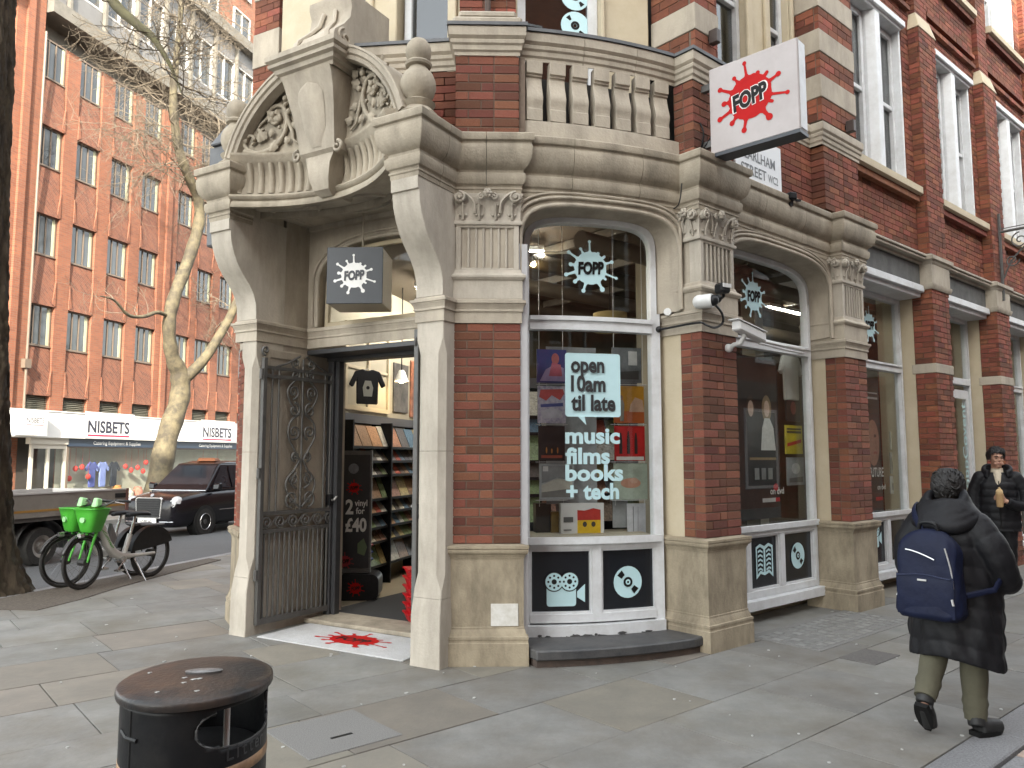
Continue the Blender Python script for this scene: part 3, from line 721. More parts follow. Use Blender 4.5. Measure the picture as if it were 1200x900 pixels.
for i in range(15):
    for k in range(3):
        x = 1.0 + i*3.0; z = (.6, 4.9, 7.9, 10.5)[k]; h = (2.7, 2, 1.8, 1.6)[k]; w_ = 2.0 if k == 0 else 1.2
        f = MB(FT2); f.box(x,x+.1,-.05,.05,z,z+h); f.box(x+w_-.1,x+w_,-.05,.05,z,z+h); f.box(x+.1,x+w_-.1,-.05,.05,z,z+.1); f.box(x+.1,x+w_-.1,-.05,.05,z+h-.1,z+h)
        fo = f.build('window_frame', M_WHITE, tb2); f = MB(FT2); f.box(x+.1,x+w_-.1,-.02,0,z+.1,z+h-.1); f.build('pane', M_PANE, fo)
# ================================================================ the corner building
corner = thing('corner_shop', 'red brick and cream stone corner shop building with bowed window and arched porch', 'building', (0, 8, 0))
def W2(fr, x, y): q = fr((x, y, 0)); return (q[0], q[1])
iFP = inv_fr(FP)
A1, A2 = W2(F1, 0, 0), W2(F1, .555, 0)
def mir(pw): p, n = iFP(pw); return W2(FP, 1.92-p, n)
A1m, A2m = mir(A1), mir(A2)
FARL = (A2m[0] - .12 + .271*30, A2m[1] + .963*30)
LW0 = (A2m[0]-.10, A2m[1]+.12)
# bow: wall line between first and second pier
BA, BB = (.069, 6.40), (1.53, 6.87)
def bowpt(k, off=0.0, sag=.07):
    dx, dy = BB[0]-BA[0], BB[1]-BA[1]; l = math.hypot(dx, dy); nx, ny = dy/l, -dx/l
    o = sag*4*k*(1-k) + off
    return (BA[0]+dx*k+nx*o, BA[1]+dy*k+ny*o)
BOW = [bowpt(i/12) for i in range(13)]
BANG = math.atan2(BB[1]-BA[1], BB[0]-BA[0])

def band(name, prof, path, m, parent, smooth=24, **kw):
    b = MB(); b.sweep(prof, path, **kw); return b.build(name, m, parent, smooth=smooth)
PLINTH = [(0,-.02),(.078,-.02),(.078,.175),(.070,.18),(.070,.20),(.076,.205),(.076,.225),(.060,.23),(.052,.25),(.040,.275),(.036,.28),(.036,.295),(.030,.30),(.030,.835),(.038,.838),(.038,.85),(.046,.853),(.050,.868),(.062,.872),(.074,.885),(.078,.90),(.074,.912),(.066,.915),(.082,.918),(.082,.938),(.05,.942),(0,.95)]
STRING = [(0,2.765),(.018,2.765),(.018,2.858),(.034,2.861),(.034,2.874),(.028,2.878),(.036,2.90),(.052,2.918),(.052,2.926),(.066,2.929),(.066,2.952),(.030,2.958),(.02,2.972),(0,2.975)]
BLOCK = [(0,2.97),(.018,2.97),(.018,3.125),(.03,3.13),(.045,3.15),(.045,3.165),(.012,3.19),(.005,3.215),(0,3.22)]
CORN_ = [(0,3.87),(.015,3.87),(.02,3.905),(.035,3.912),(.035,3.925),(.02,3.93),(.03,3.945),(.06,3.955),(.085,3.985),(.09,4.03),(.08,4.045),(.055,4.052),(.055,4.075),(.075,4.085),(.12,4.10),(.165,4.135),(.195,4.185),(.205,4.24),(.20,4.27),(.185,4.285),(.185,4.30),(.225,4.31),(.235,4.325),(.235,4.365),(.22,4.375),(0,4.39)]
COPE_ = [(0,5.10),(.02,5.10),(.02,5.13),(.05,5.145),(.055,5.185),(.085,5.20),(.09,5.225),(.075,5.235),(.12,5.26),(.125,5.33),(.11,5.345),(0,5.35)]
LEADC_ = [(0,5.35),(.10,5.352),(.135,5.345),(.135,5.375),(.05,5.40),(0,5.405)]

CORN = [(o*.5, z) for o, z in CORN_]; STRING = [(o*.7, z) for o, z in STRING]; PLINTH = [(o*.8, z) for o, z in PLINTH]; COPE = [(o*.5, z) for o, z in COPE_]; LEADC = [(o*.55, z) for o, z in LEADC_]
# ---- portal columns
def loft8(mb, secs):
    vs = []; fs = []
    for z, x0, x1, y0, y1, c in secs:
        vs += [(x0+c,y0,z),(x1-c,y0,z),(x1,y0+c,z),(x1,y1,z),(x0,y1,z),(x0,y0+c,z)]
    n = 6
    for i in range(len(secs)-1):
        for j in range(n):
            k = (j+1) % n; fs.append((i*n+j, i*n+k, (i+1)*n+k, (i+1)*n+j))
    fs += [tuple(range(n-1,-1,-1)), tuple(range((len(secs)-1)*n, len(secs)*n))]
    mb.add(vs, fs)
for x0, x1 in ((-.27, 0), (1.92, 2.19)):
    for za, zb in ((0,.53),(.533,1.70),(1.703,2.77)):
        b = MB(FP); secs = []
        for z, e, c in [(0,.034,.006),(.06,.03,.006),(.40,.028,.006),(.53,.008,.006)] if za == 0 else ([(.533,.008,.006),(.60,0,.008),(.72,0,.05),(1.70,0,.05)] if zb == 1.70 else [(1.703,0,.05),(2.50,0,.05),(2.62,0,.008),(2.77,0,.006)]):
            secs.append((z, (x0+.07 if x0 < 0 else x0)-e*(.5 if x0 < 0 else .35), x1+e*(.1 if x0 < 0 else .3), -e, .34, c))
        loft8(b, secs); b.build('porch_column', M_PALE, corner, smooth=30)
    b = MB(FP); b.prism_x([(.34,2.975),(-.015,2.975),(-.015,3.02),(-.02,3.11),(-.05,3.20),(-.10,3.28),(-.19,3.38),(-.25,3.46),(-.30,3.56),(-.335,3.66),(-.345,3.75),(-.345,3.765),(-.365,3.77),(-.368,3.90),(-.368,3.96),(.34,3.96)], x0, x1)
    b.build('console_bracket', M_PALE, corner, smooth=28)
# porch side walls and the stone wall over the door
b = MB(FP); b.box(-.27,0,.341,.66,0,4.06); b.box(1.92,2.19,.341,.66,0,4.06)
b.box(-.24,-.0,.66,1.25,0,2.9); b.box(1.92,2.19,.66,1.25,0,2.9)
b.build('porch_wall', M_STONE, corner)
b = MB(FP); b.box(0,.014,.10,.17,.15,2.70); b.box(0,.014,.55,.62,.15,2.70); b.box(0,.014,.17,.55,2.62,2.70); b.build('panel_moulding', M_STONE, corner, bevel=.005)
str_path = [W2(FP,-.27,.30), W2(FP,-.27,0), W2(FP,0,0), W2(FP,0,.66), W2(FP,1.92,.66), W2(FP,1.92,0), W2(FP,2.19,0), A1, A2, W2(F1,.555,.35)]
band('string_course', STRING, [A2m, A1m] + str_path, M_STONE, corner)
def arch_pts(x0, x1, zs, h, n=2.6, k=24, inset=0):
    c, a = (x0+x1)/2, (x1-x0)/2 - inset; pts = []
    for i in range(k+1):
        th = PI*(1-i/k); ct, st = math.cos(th), math.sin(th)
        pts.append((c + a*math.copysign(abs(ct)**(2/n), ct), zs + (h-inset*.9)*abs(st)**(2/n)))
    return pts
def arch_wall(mb, pts, zt, surf, x_lo, x_hi, depth_fn=None):
    """wall above an arch: surf(x, z, back) -> local point; also the soffit"""
    n = len(pts); vs = []; fs = []
    for x, z in pts:
        vs += [surf(x, z, 0), surf(x, zt, 0), surf(x, z, 1), surf(x, zt, 1)]
    for i in range(n-1):
        a, c = 4*i, 4*(i+1)
        fs += [(a, c, c+1, a+1), (a+2, a+3, c+3, c+2), (a, a+2, c+2, c), (a+1, c+1, c+3, a+3)]
    fs += [(0,1,3,2), (4*(n-1), 4*(n-1)+2, 4*(n-1)+3, 4*(n-1)+1)]
    mb.add(vs, fs)
ap = arch_pts(.14, 1.78, 3.42, .40, 2.4)
b = MB(FP); arch_wall(b, [(.0,2.97),(.139,2.97)] + [(.14,2.975)] + ap + [(1.78,2.975),(1.781,2.97),(1.92,2.97)], 4.06, lambda x,z,k: (x, .66+.16*k, z), 0, 1.92)
b.build('door_arch', M_STONE, corner, smooth=30)
def frame_arch(b, pts, r, fn, n=6):
    b.tube([fn(x, z) for x, z in pts], r, n)
b = MB(FP); b.tube([(x,.65,z) for x,z in [(.14,2.98)]+ap+[(1.78,2.98)]], .022, 8); ap2 = arch_pts(.14,1.78,3.42,.40,2.4,24,-.07); b.tube([(x,.655,z) for x,z in [(.07,2.98)]+ap2+[(1.85,2.98)]], .016, 8)
b.build('arch_moulding', M_STONE, corner, smooth=60)
# fanlight
b = MB(FP); 
api = arch_pts(.16,1.76,3.40,.40,2.4,24,.03)
b.tube([(x,.76,z) for x,z in [(.18,2.99)]+api+[(1.74,2.99)]], .03, 4); b.box(.18,1.74,.73,.79,2.97,3.03); fl = b.build('fanlight', M_CREAM, corner)
b = MB(FP); b.add([(x,.765,z) for x,z in [(.17,3.0)]+arch_pts(.16,1.76,3.41,.41,2.4)+[(1.75,3.0)]], [tuple(range(27))]); b.build('pane', M_GLASS, fl)
# canopy: concave fluted frieze, soffit, pediment
def cn(p): k = (p-.96)/.96; return -.36 + .34*(1-k*k)
NC = 28
cpath = [W2(FP, p, cn(p)) for p in [1.92*i/NC for i in range(NC+1)]]
FRZ = [(0,3.965),(.05,3.965),(.055,3.985),(.05,4.01),(.035,4.03),(.06,4.04),(.07,4.065),(.055,4.085),(.02,4.09),(.0,4.12),(-.012,4.22),(.0,4.32),(.03,4.385),(.05,4.40),(.055,4.43),(.075,4.45),(.075,4.475),(.0,4.485),(-.3,4.485),(-.3,3.965)]
band('canopy_frieze', FRZ, cpath, M_WORN, corner, smooth=50)
# leaves of the fluted frieze: one raised tongue between hollows
def frz_out(z): return -.012 if abs(z-4.22) < .06 else 0
for i in range(21):
    p = .06 + 1.8*i/20
    if .80 < p < 1.12: continue
    dn = (cn(p+.01)-cn(p-.01))/.02; a0 = math.atan(dn)
    fr = (lambda P0, A: frame(P0[0], P0[1], FP.ang + A))(W2(FP, p, cn(p)), a0)
    b = MB(fr); w_ = .033
    b.grid(lambda u, v: ((u-.5)*2*w_*(1-.25*v), -.004 -.026*math.sin(PI*u)**.6 - (.035*v**3) + .012*math.sin(PI*v), 4.105+.28*v), 5, 6)
    b.build('frieze_leaf', M_WORN, corner, smooth=60)
# soffit with ring moulding
b = MB(FP); sp_ = [(p, cn(p)+.02) for p in [1.92*i/12 for i in range(13)]] + [(1.92,.67),(0,.67)]
b.prism_z(sp_, 4.03, 4.07); so = b.build('soffit', M_STONE, corner)
b = MB(FP); b.tube([(.96+.42*math.cos(a), .28+.20*math.sin(a), 4.03) for a in [2*PI*i/32 for i in range(32)]], .022, 6, closed=True); b.tube([(.12,.58,4.03),(.12,.0,4.03),(.4,.12,4.03),(.96,.16-.08,4.03)], .015, 5); b.box(.05,1.87,.60,.66,3.98,4.03)
b.build('soffit_moulding', M_STONE, so, smooth=60)
# pediment: curved tympanum under a segmental rim
PC, PR_, PZ = .96, 1.09, 4.455 + .80 - 1.09
def rim_z(p, r=PR_): return PZ + math.sqrt(max(r*r-(p-PC)**2, 0))
b = MB(FP)
def tyn(p): k = (p-.96)/.96; return -.27 + .18*(1-k*k)
def tymp(u, v, back):
    p = .02 + 1.88*u; zt = max(rim_z(p, 1.0), 4.48); z = 4.47 + (zt-4.47)*v
    return (p, tyn(p) + .12*back, z)
b.grid(lambda u,v: tymp(u,v,0), 30, 6); tyo = b.build('tympanum', M_WORN, corner, smooth=60)
RS = [(-.085,.09),(-.075,.0),(-.05,-.012),(-.038,.004),(-.025,-.02),(.01,-.024),(.018,-.036),(.036,-.036),(.04,.0),(.04,.46),(-.085,.40)]   # (radial, depth)
b = MB(FP); vs = []; fs = []; K = 40; m = len(RS)
for i in range(K+1):
    th = math.acos(max(-1,min(1, 1.03/1.09))) if False else 0
    a = R(164) - R(148)*i/K
    for dr, dn in RS:
        p = PC + (PR_+dr)*math.cos(a)*.985; z = PZ + (PR_+dr)*math.sin(a)
        vs.append((p, -.335 + .06*math.sin(a)**2 + dn, max(z, 4.40)))
for i in range(K):
    for j in range(m-1): fs.append((i*m+j, (i+1)*m+j, (i+1)*m+j+1, i*m+j+1))
fs += [tuple(range(m)), tuple(range(K*m, K*m+m))]
b.add(vs, fs); b.build('pediment_rim', M_STONE, corner, smooth=35)
# carved scrolls on the tympanum, mirrored about the keystone
def ty_y(p): return tyn(min(max(p,0),1.92)) - .012
def spiral(cx, cz, r0, a0, turns, sgn, k=26, end=.12):
    out = []
    for i in range(k+1):
        t_ = i/k; r = r0*(1-t_*(1-end)); a = a0 + sgn*2*PI*turns*t_
        out.append((cx + r*math.cos(a), cz + r*math.sin(a)))
    return out
for sg in (-1, 1):
    def MP(dx, z): p = PC + sg*dx; return (p, ty_y(p) - .012, z)
    def stem(pts, r0, r1): 
        c = spl([Vector((x, z, 0)) for x, z in pts], 5)
        bb = MB(FP); bb.tube([MP(q.x, q.y) for q in c], [r0+(r1-r0)*i/(len(c)-1) for i in range(len(c))], 7); return bb
    b = stem([(.90,4.53),(.78,4.50),(.62,4.53),(.50,4.64),(.46,4.80),(.52,4.93),(.62,4.93),(.66,4.84),(.60,4.77),(.54,4.81),(.56,4.87)], .026, .016); b.build('carved_scroll', M_WORN, tyo, smooth=60)
    b = stem([(.78,4.50),(.88,4.56),(.90,4.64),(.84,4.68),(.79,4.63),(.83,4.59)], .022, .012); b.build('carved_scroll', M_WORN, tyo, smooth=60)
    b = stem([(.46,4.80),(.40,4.66),(.38,4.58),(.30,4.53)], .022, .010); b.build('carved_scroll', M_WORN, tyo, smooth=60)
    b = stem([(.50,4.93),(.44,5.00),(.46,5.06),(.52,5.08)], .022, .012); b.build('carved_scroll', M_WORN, tyo, smooth=60)
    b = stem([(.66,4.84),(.74,4.78),(.78,4.70)], .018, .008); b.build('carved_scroll', M_WORN, tyo, smooth=60)
    b = MB(FP)
    for cx, cz, a0, ln, wd in ((.60,4.84,40,.09,.035),(.60,4.84,130,.08,.03),(.60,4.84,220,.09,.035),(.60,4.84,310,.08,.03),(.72,4.90,20,.12,.04),(.70,4.97,60,.10,.035),(.42,4.90,150,.12,.045),(.40,4.74,200,.10,.04),(.56,4.60,300,.13,.045),(.68,4.62,60,.13,.045),(.84,4.78,-30,.09,.035),(.50,5.05,100,.10,.04),(.46,4.62,250,.08,.035),(.74,4.60,90,.10,.035),(.38,4.98,120,.1,.04),(.86,4.63,0,.05,.03),(.33,4.6,160,.09,.04),(.62,4.72,270,.09,.03)):
        a = R(a0); ca, sa = math.cos(a), math.sin(a)
        for jj in range(1):
            def lf(u, v, cx=cx, cz=cz, ca=ca, sa=sa, ln=ln, wd=wd):
                l = ln*v; wv = wd*math.sin(PI*min(v*.85+.12,1))*(u-.5)*2*(1+.18*math.sin(v*18))
                q = MP(cx + l*ca - wv*sa, cz + l*sa + wv*ca)
                return (q[0], q[1] - .03*math.sin(PI*u)*(.4+.8*v*(1.3-v)) - .01, q[2])
            b.grid(lf, 6, 8)
    for cx, cz, r in ((.60,4.85,.03),(.79,4.635,.022),(.47,4.99,.03),(.43,4.86,.028),(.70,4.72,.018),(.53,4.72,.018)):
        q = MP(cx, cz); b.ball((q[0], q[1]-.02, q[2]), r, 8, 6)
    b.build('carved_leaves', M_WORN, tyo, smooth=70, kind='stuff')
# keystone, its cap and the scroll block over it
def KY(z): return -.42 + .30*((5.03-z)/1.0)**.8 if z < 5.03 else -.42
b = MB(FP); vs = []; fs = []; KS = [(3.99,.08,-.10),(4.03,.10,-.17),(4.12,.125,-.20),(4.25,.15,-.21),(4.34,.185,-.20),(4.37,.235,-.23),(4.42,.235,-.24),(4.55,.25,-.26),(4.7,.272,-.29),(4.85,.30,-.33),(4.98,.318,-.375),(5.03,.32,-.40)]
for z, hw, y in [(z, hw*.9, y) for z, hw, y in KS]: vs += [(.96-hw,y,z),(.96+hw,y,z),(.96+hw,.15,z),(.96-hw,.15,z)]
for i in range(len(KS)-1):
    for j in range(4): fs.append((i*4+j, i*4+(j+1)%4, i*4+4+(j+1)%4, i*4+4+j))
fs += [(3,2,1,0), tuple(range(len(vs)-4, len(vs)))]
b.add(vs, fs); ks = b.build('keystone', M_STONE, corner, smooth=25)
b = MB(FP)   # raised tongue on the keystone face
def tongue(u, v):
    z = 4.40 + .55*v; hw = (.115+.05*v)*math.sqrt(max(1-(max(v-.72,0)/.28)**2, 0.0)) * min(1, .55+v*1.5)
    y = -.235 - .155*((z-4.37)/.66)**1.25
    return (.96+(u-.5)*2*hw, y + .004 - .02*math.sin(PI*u)**.5*math.sin(PI*min(v+.02,.98))**.4, z)
b.grid(tongue, 8, 16); b.build('keystone_tongue', M_STONE, ks, smooth=60)
for sg in (-1, 1):
    b = MB(FP); sp2 = spiral(.96+sg*.24, 4.36, .055, R(90), 1.25, -sg); b.tube([(x,-.225-.02*i/len(sp2),z) for i,(x,z) in enumerate(sp2)], [.02*(1-.5*i/len(sp2)) for i in range(len(sp2))], 6); b.build('keystone_volute', M_STONE, ks, smooth=60)
b = MB(FP); b.sweep([(0,5.03),(.01,5.03),(.02,5.06),(.05,5.075),(.06,5.11),(.095,5.125),(.10,5.15),(.09,5.16),(.12,5.18),(.12,5.225),(.105,5.235),(0,5.24)], [(.66,.25),(.66,-.37),(1.26,-.37),(1.26,.25)])
b.box(.66,1.26,-.37,.25,5.04,5.238); b.build('keystone_cap', M_STONE, ks, smooth=30)
b = MB(FP); b.prism_x([(.42,5.24),(-.33,5.24),(-.34,5.30),(-.31,5.40),(-.20,5.50),(-.12,5.60),(-.10,5.72),(-.13,5.80),(-.13,5.86),(.42,5.86)], .72, 1.22)
sb = b.build('scroll_block', M_STONE, ks, smooth=40)
b = MB(FP); sp2 = spiral(-.19, 5.36, .09, R(100), 1.4, 1)
for px in (.715, 1.225): b.tube([(px, y, z) for y, z in sp2], .014, 6)
b.tube([(.78,-.335,5.29),(.80,-.33,5.38),(.86,-.25,5.47),(.88,-.16,5.58),(.90,-.12,5.72)], .022, 6); b.tube([(1.16,-.335,5.29),(1.14,-.33,5.38),(1.08,-.25,5.47),(1.06,-.16,5.58),(1.04,-.12,5.72)], .022, 6)
b.build('block_scroll', M_STONE, sb, smooth=60)
# ball finials on the porch
for px in (-.135, 2.055):
    b = MB(FP); b.box(px-.17,px+.17,-.37,-.03,4.38,4.43)
    b.lathe([(.16,4.43),(.165,4.45),(.13,4.48),(.115,4.50),(.13,4.52),(.145,4.545),(.12,4.56),(.095,4.575),(.13,4.62),(.148,4.68),(.145,4.74),(.12,4.80),(.085,4.84),(.075,4.86),(.105,4.87),(.112,4.89),(.10,4.905),(.075,4.91),(.10,4.95),(.108,5.0),(.098,5.05),(.065,5.095),(.001,5.11)], px, -.20, 28)
    b.build('finial', M_WORN, corner, smooth=50)
# ---- main cornice
left_c = [FARL, LW0, A2m, A1m, W2(FP,-.27,-.36), W2(FP,0,-.36), W2(FP,0,-.1)]
right_c = [W2(FP,1.92,-.1), W2(FP,1.92,-.36), W2(FP,2.19,-.36), A1, A2, W2(F1,.555,.045)] + BOW[1:-1] + [ED(-.03,.185), ED(-.03,-.02), ED(.57,-.02), ED(.57,.12), ED(2.63,.12), ED(2.63,-.02), ED(3.21,-.02), ED(3.21,.25)]
def cut_path(path, cuts):
    """split a plan path at (segment, fraction) marks, leaving 4 mm joints between the stones"""
    out = []; cur = [path[0]]; cuts = sorted(cuts); ci = 0
    for i in range(len(path)-1):
        a, c = path[i], path[i+1]; l = math.hypot(c[0]-a[0], c[1]-a[1])
        while ci < len(cuts) and cuts[ci][0] == i:
            k = cuts[ci][1]; g_ = .0022/l; f_ = lambda q: (a[0]+(c[0]-a[0])*q, a[1]+(c[1]-a[1])*q)
            cur.append(f_(k-g_)); out.append(cur); cur = [f_(k+g_)]; ci += 1
        cur.append(c)
    out.append(cur); return out
for q in cut_path(left_c, [(3,.5)]): band('cornice', CORN, q, M_WORN, corner)
for q in cut_path(right_c, [(2,.55),(3,.48),(8,.5),(13,.5),(20,.3),(20,.68)]): band('cornice', CORN, q, M_WORN, corner)
b = MB(FP); b.box(-.26,0,-.34,.3,3.96,4.38); b.box(1.92,2.18,-.34,.3,3.96,4.38); b.build('cornice_block', M_STONE, corner)
# flat lead tops behind the cornice
b = MB(); b.add([(x,y,4.385) for x,y in [W2(FP,-.3,.05), W2(FP,0,-.3), W2(FP,.5,.1), W2(FP,1.4,.1), W2(FP,1.92,-.3), A1, A2] + BOW + [ED(0,.2), ED(.5,.1), ED(3.2,.3), ED(3.2,2), W2(FP,1,2.5), W2(FP,-1.0,2)]], [tuple(range(7+13+6))])
b.build('lead_flat', M_LEAD, corner)

# ---- capitals and fluted necks
def capital(fr, x0, x1, y, left=None, right=None):
    """z 3.62..3.90; left/right: how far the flanks run back"""
    yb = y + (left or .1)
    b = MB(fr); W_ = [(x0, y + (left or .05)), (x0, y), (x1, y), (x1, y + (right or .05))]
    b.sweep([(0,3.60),(.016,3.605),(.02,3.62),(.016,3.635),(.004,3.64),(.0,3.66),(.002,3.74),(.01,3.82),(.024,3.865),(.024,3.872),(0,3.872)], W_)
    o = b.build('capital', M_PALE, corner, smooth=50)
    w_ = x1 - x0
    faces = [(fr, x0, x1, y)]
    if left:
        q = fr((x0, y+left, 0)); faces.append((frame(q[0], q[1], fr.ang - PI/2), 0, left, 0))
    for f, a0, a1, yy in faces:
        n = max(2, round((a1-a0)/.14)); 
        for i in range(n):
            cx = a0 + (a1-a0)*(i+.5)/n
            def leaf(u, v, cx=cx, yy=yy):
                hw = .052*math.sin(PI*(.18+.72*v))*(1+.14*math.sin(v*22)); out = .010 + .034*v**2.2
                z = 3.645 + .15*v - .03*max(v-.85,0)/.15
                return (cx+(u-.5)*2*hw, yy - out + .014*abs(u-.5)*2, z)
            bb = MB(f); bb.grid(leaf, 6, 9); bb.tube([(cx, yy-.018-.05*v**2.2, 3.645+.15*v) for v in (0,.3,.6,.9)], .008, 5)
            for s2 in (-1,1): bb.ball((cx+s2*.026, yy-.016, 3.685), .012, 6, 4)
            bb.build('acanthus_leaf', M_PALE, o, smooth=70)
        for cx, sg in ((a0+.04, 1), (a1-.04, -1)):
            bb = MB(f); s1 = spiral(cx, 3.83, .048, R(90) , 1.6, -sg if sg > 0 else 1, end=.15)
            bb.tube([(x, yy-.045-.018*i/len(s1), z) for i,(x,z) in enumerate(s1)], [.014*(1-.3*i/len(s1)) for i in range(len(s1))], 6)
            bb.tube([(cx, yy-.03, 3.83), (cx, yy-.075, 3.83)], .013, 7); bb.tube([(cx, yy, 3.83),(cx, yy-.045, 3.83)], .045, 12)
            st = spl([Vector((cx+sg*.01, yy-.05, 3.878)), Vector((cx+sg*.07, yy-.04, 3.85)), Vector((cx+sg*.12, yy-.03, 3.79)), Vector((cx+sg*.13, yy-.02, 3.70))], 4); bb.tube([tuple(q) for q in st], .012, 5)
            bb.build('volute', M_PALE, o, smooth=60)
        bb = MB(f); cm = (a0+a1)/2
        for k in range(6): bb.ball((cm+.024*math.cos(k*PI/3), yy-.06, 3.862+.024*math.sin(k*PI/3)), .02, 7, 5)
        bb.ball((cm, yy-.075, 3.862), .018, 7, 5)
        for s2 in (-1,1):
            s1 = spiral(cm+s2*.055, 3.84, .028, R(90), 1.3, -s2); bb.tube([(x, yy-.04, z) for x,z in s1], .009, 5)
        bb.build('rosette', M_PALE, o, smooth=60)
    return o
def fluting(fr, x0, x1, y, flank=None):
    b = MB(fr); b.box(x0,x1,y+.018,y+.12,3.20,3.61)
    if flank: b.box(x0, x0+.02, y+.018, y+flank, 3.20, 3.61)
    o = b.build('pilaster_neck', M_PALE, corner)
    n = 8; w_ = x1-x0; ed = .045; st = (w_-2*ed)/(n-1)
    b = MB(fr); b.box(x0,x0+ed,y,y+.02,3.21,3.605); b.box(x1-ed,x1,y,y+.02,3.21,3.605)
    for i in range(n-2):
        cx = x0+ed + st*(i+1) - 0; b.box(cx-.009,cx+.009,y,y+.02,3.235,3.58)
    b.box(x0+ed,x1-ed,y,y+.02,3.21,3.235); b.box(x0+ed,x1-ed,y,y+.02,3.58,3.605); b.build('fluting', M_PALE, o, bevel=.004)
    if flank and flank > .1:
        b = MB(fr); b.box(x0-.0005, x0+.0, y+.0, y+.02, 3.21, 3.605); b.build('flank_edge', M_PALE, o)
def pier_bricks(name, fr, x0, x1, y, z0, z1, left=None, right=None, course=.0728, seed=1, parent=corner, mesh=None):
    rs_ = random.Random(seed); me = mesh or brick_mesh(); j = .0045
    b = MB(fr); b.box(x0+.007, x1-.007, y+.007, y+max(left or .12, right or .12, .12), z0, z1); core = b.build(name, M_MORTAR, parent)
    n = round((z1-z0)/course); c_ = (z1-z0)/n
    for k in range(n):
        za, zb = z0+k*c_+j, z0+(k+1)*c_-j
        xa = x0; row = []
        alt = k % 2
        if left:
            if alt: lens = [.105,.22,.22,.105,.22,.22]
            else: lens = [.22,.105,.22,.22,.105]
        else: lens = ([.22,.11,.22,.22] if alt else [.11,.22,.22,.11,.22])
        x = x0
        for L_ in lens:
            if x >= x1-.02: break
            q = min(x+L_, x1)
            if x1-q < .04: q = x1
            put_piece(me, 'brick', fr, x+(j if x > x0 else 0), q-(j if q < x1 else 0), y+rs_.uniform(-.0015,.0015), y+.105, za, zb, core)
            x = q
        if left:
            ya = y+.105+j*2 if not alt else y+.105+j*2
            f2 = (lambda q: frame(q[0], q[1], fr.ang-PI/2))(fr((x0, y+left, 0)))
            LL = left-.105-2*j
            segs = [(0, LL)] if LL < .24 else ([(0,.105),(.105,LL)] if alt else [(0,LL-.105),(LL-.105,LL)])
            for p0, p1 in segs: put_piece(me, 'brick', f2, p0+j, p1-(0 if p1 == LL else j), rs_.uniform(-.0015,.0015), .10, za, zb, core)
        if right:
            f2 = (lambda q: frame(q[0], q[1], fr.ang+PI/2))(fr((x1, y, 0)))
            put_piece(me, 'brick', f2, .105+2*j, right, rs_.uniform(-.0015,.0015), .10, za, zb, core)
    return core
# first pier
p1path = [W2(F1,0,.05), W2(F1,0,0), W2(F1,.555,0), W2(F1,.555,.40)]
band('plinth', PLINTH, p1path, M_PLINTH, corner); 
b = MB(F1); b.box(.01,.55,.01,.40,0,.945); b.build('plinth_core', M_PLINTH, corner)
b = MB(F1); b.box(.315,.535,-.032,-.0255,.305,.48); b.build('whitewash_patch', mat('whitewash', (.68,.67,.64), .9, (.5,.48,.42), 18, .4), corner, bevel=.002)
pier_bricks('brick_pier', F1, .0, .555, 0, .95, 2.765, seed=2)
band('pedestal_block', BLOCK, p1path, M_PALE, corner)
b = MB(F1); b.box(.01,.545,.012,.3,2.77,3.95); b.build('pier_core', M_STONE, corner)
fluting(F1, .01, .545, -.004); capital(F1, 0, .555, 0)
# mirrored left pier of the porch
FM = frame(A2m[0], A2m[1], math.atan2(A1m[1]-A2m[1], A1m[0]-A2m[0]))
mp = [W2(FM,0,.3), W2(FM,0,0), W2(FM,.555,0), W2(FM,.555,.05)]
band('plinth', PLINTH, mp, M_PLINTH, corner); band('pedestal_block', BLOCK, mp, M_PALE, corner)
b = MB(FM); b.box(.01,.545,.02,.5,0,.94); b.box(.01,.545,.02,.5,2.77,4.38); b.build('pier_core', M_STONE, corner)
b = MB(FM); b.box(.008,.547,.007,.3,.95,2.765); b.build('mortar_core', M_MORTAR, corner)
b = MB(FM); brick_field(b, 0, .555, .95, 2.765, 0, seed=5); b.build('brickwork', M_BRICKI, corner, kind='stuff')
capital(FM, 0, .555, 0)
# wall of the avenue side, running back
FL = frame(FARL[0], FARL[1], math.atan2(LW0[1]-FARL[1], LW0[0]-FARL[0]))
ll = math.hypot(FARL[0]-LW0[0], FARL[1]-LW0[1])
b = MB(FL); b.box(0, ll, .05, .4, 0, 4.4); b.box(0, ll-2.2, .6, .9, 4.4, 14); b.build('avenue_wall', brick_tex('red_wall', (.21,.058,.036), (.16,.045,.03), (.24,.18,.14)), corner)
band('plinth', PLINTH, [W2(FL,0,.05), W2(FL,ll,.05)], M_PLINTH, corner)

# ---- bowed corner window
LWN = math.hypot(1.23,.28)
def bw(x): return -.07*4*(x/LWN)*(1-x/LWN)
wz0, wz1 = .24, 3.80
ap = arch_pts(0, LWN, 3.42, .39, 4.6, 36)
def bowsurf(x, y, z): return (x, bw(x)+y, z)
def bowbar(b, x0, x1, y0, y1, z0, z1, n=10):
    for i in range(1):
        vs = []; fs = []
        for k in range(n+1):
            x = x0+(x1-x0)*k/n; o = bw(x); vs += [(x,o+y0,z0),(x,o+y1,z0),(x,o+y1,z1),(x,o+y0,z1)]
        for k in range(n):
            for j in range(4): fs.append((k*4+j, k*4+(j+1)%4, k*4+4+(j+1)%4, k*4+4+j))
        fs += [(0,1,2,3), (n*4+3,n*4+2,n*4+1,n*4)]
        b.add(vs, fs)
bowwin = MB(FW)
bowwin.box(-.05,.05,-.02,.08,.10,2.965); bowwin.box(LWN-.055,LWN+.03,-.02,.08,.10,2.965); bowwin.box(0,.05,-.02,.08,2.966,3.425); bowwin.box(LWN-.055,LWN,-.02,.08,2.966,3.425)
vs = []; fs = []
api = arch_pts(.05, LWN-.055, 3.42, .335, 4.6, 36)
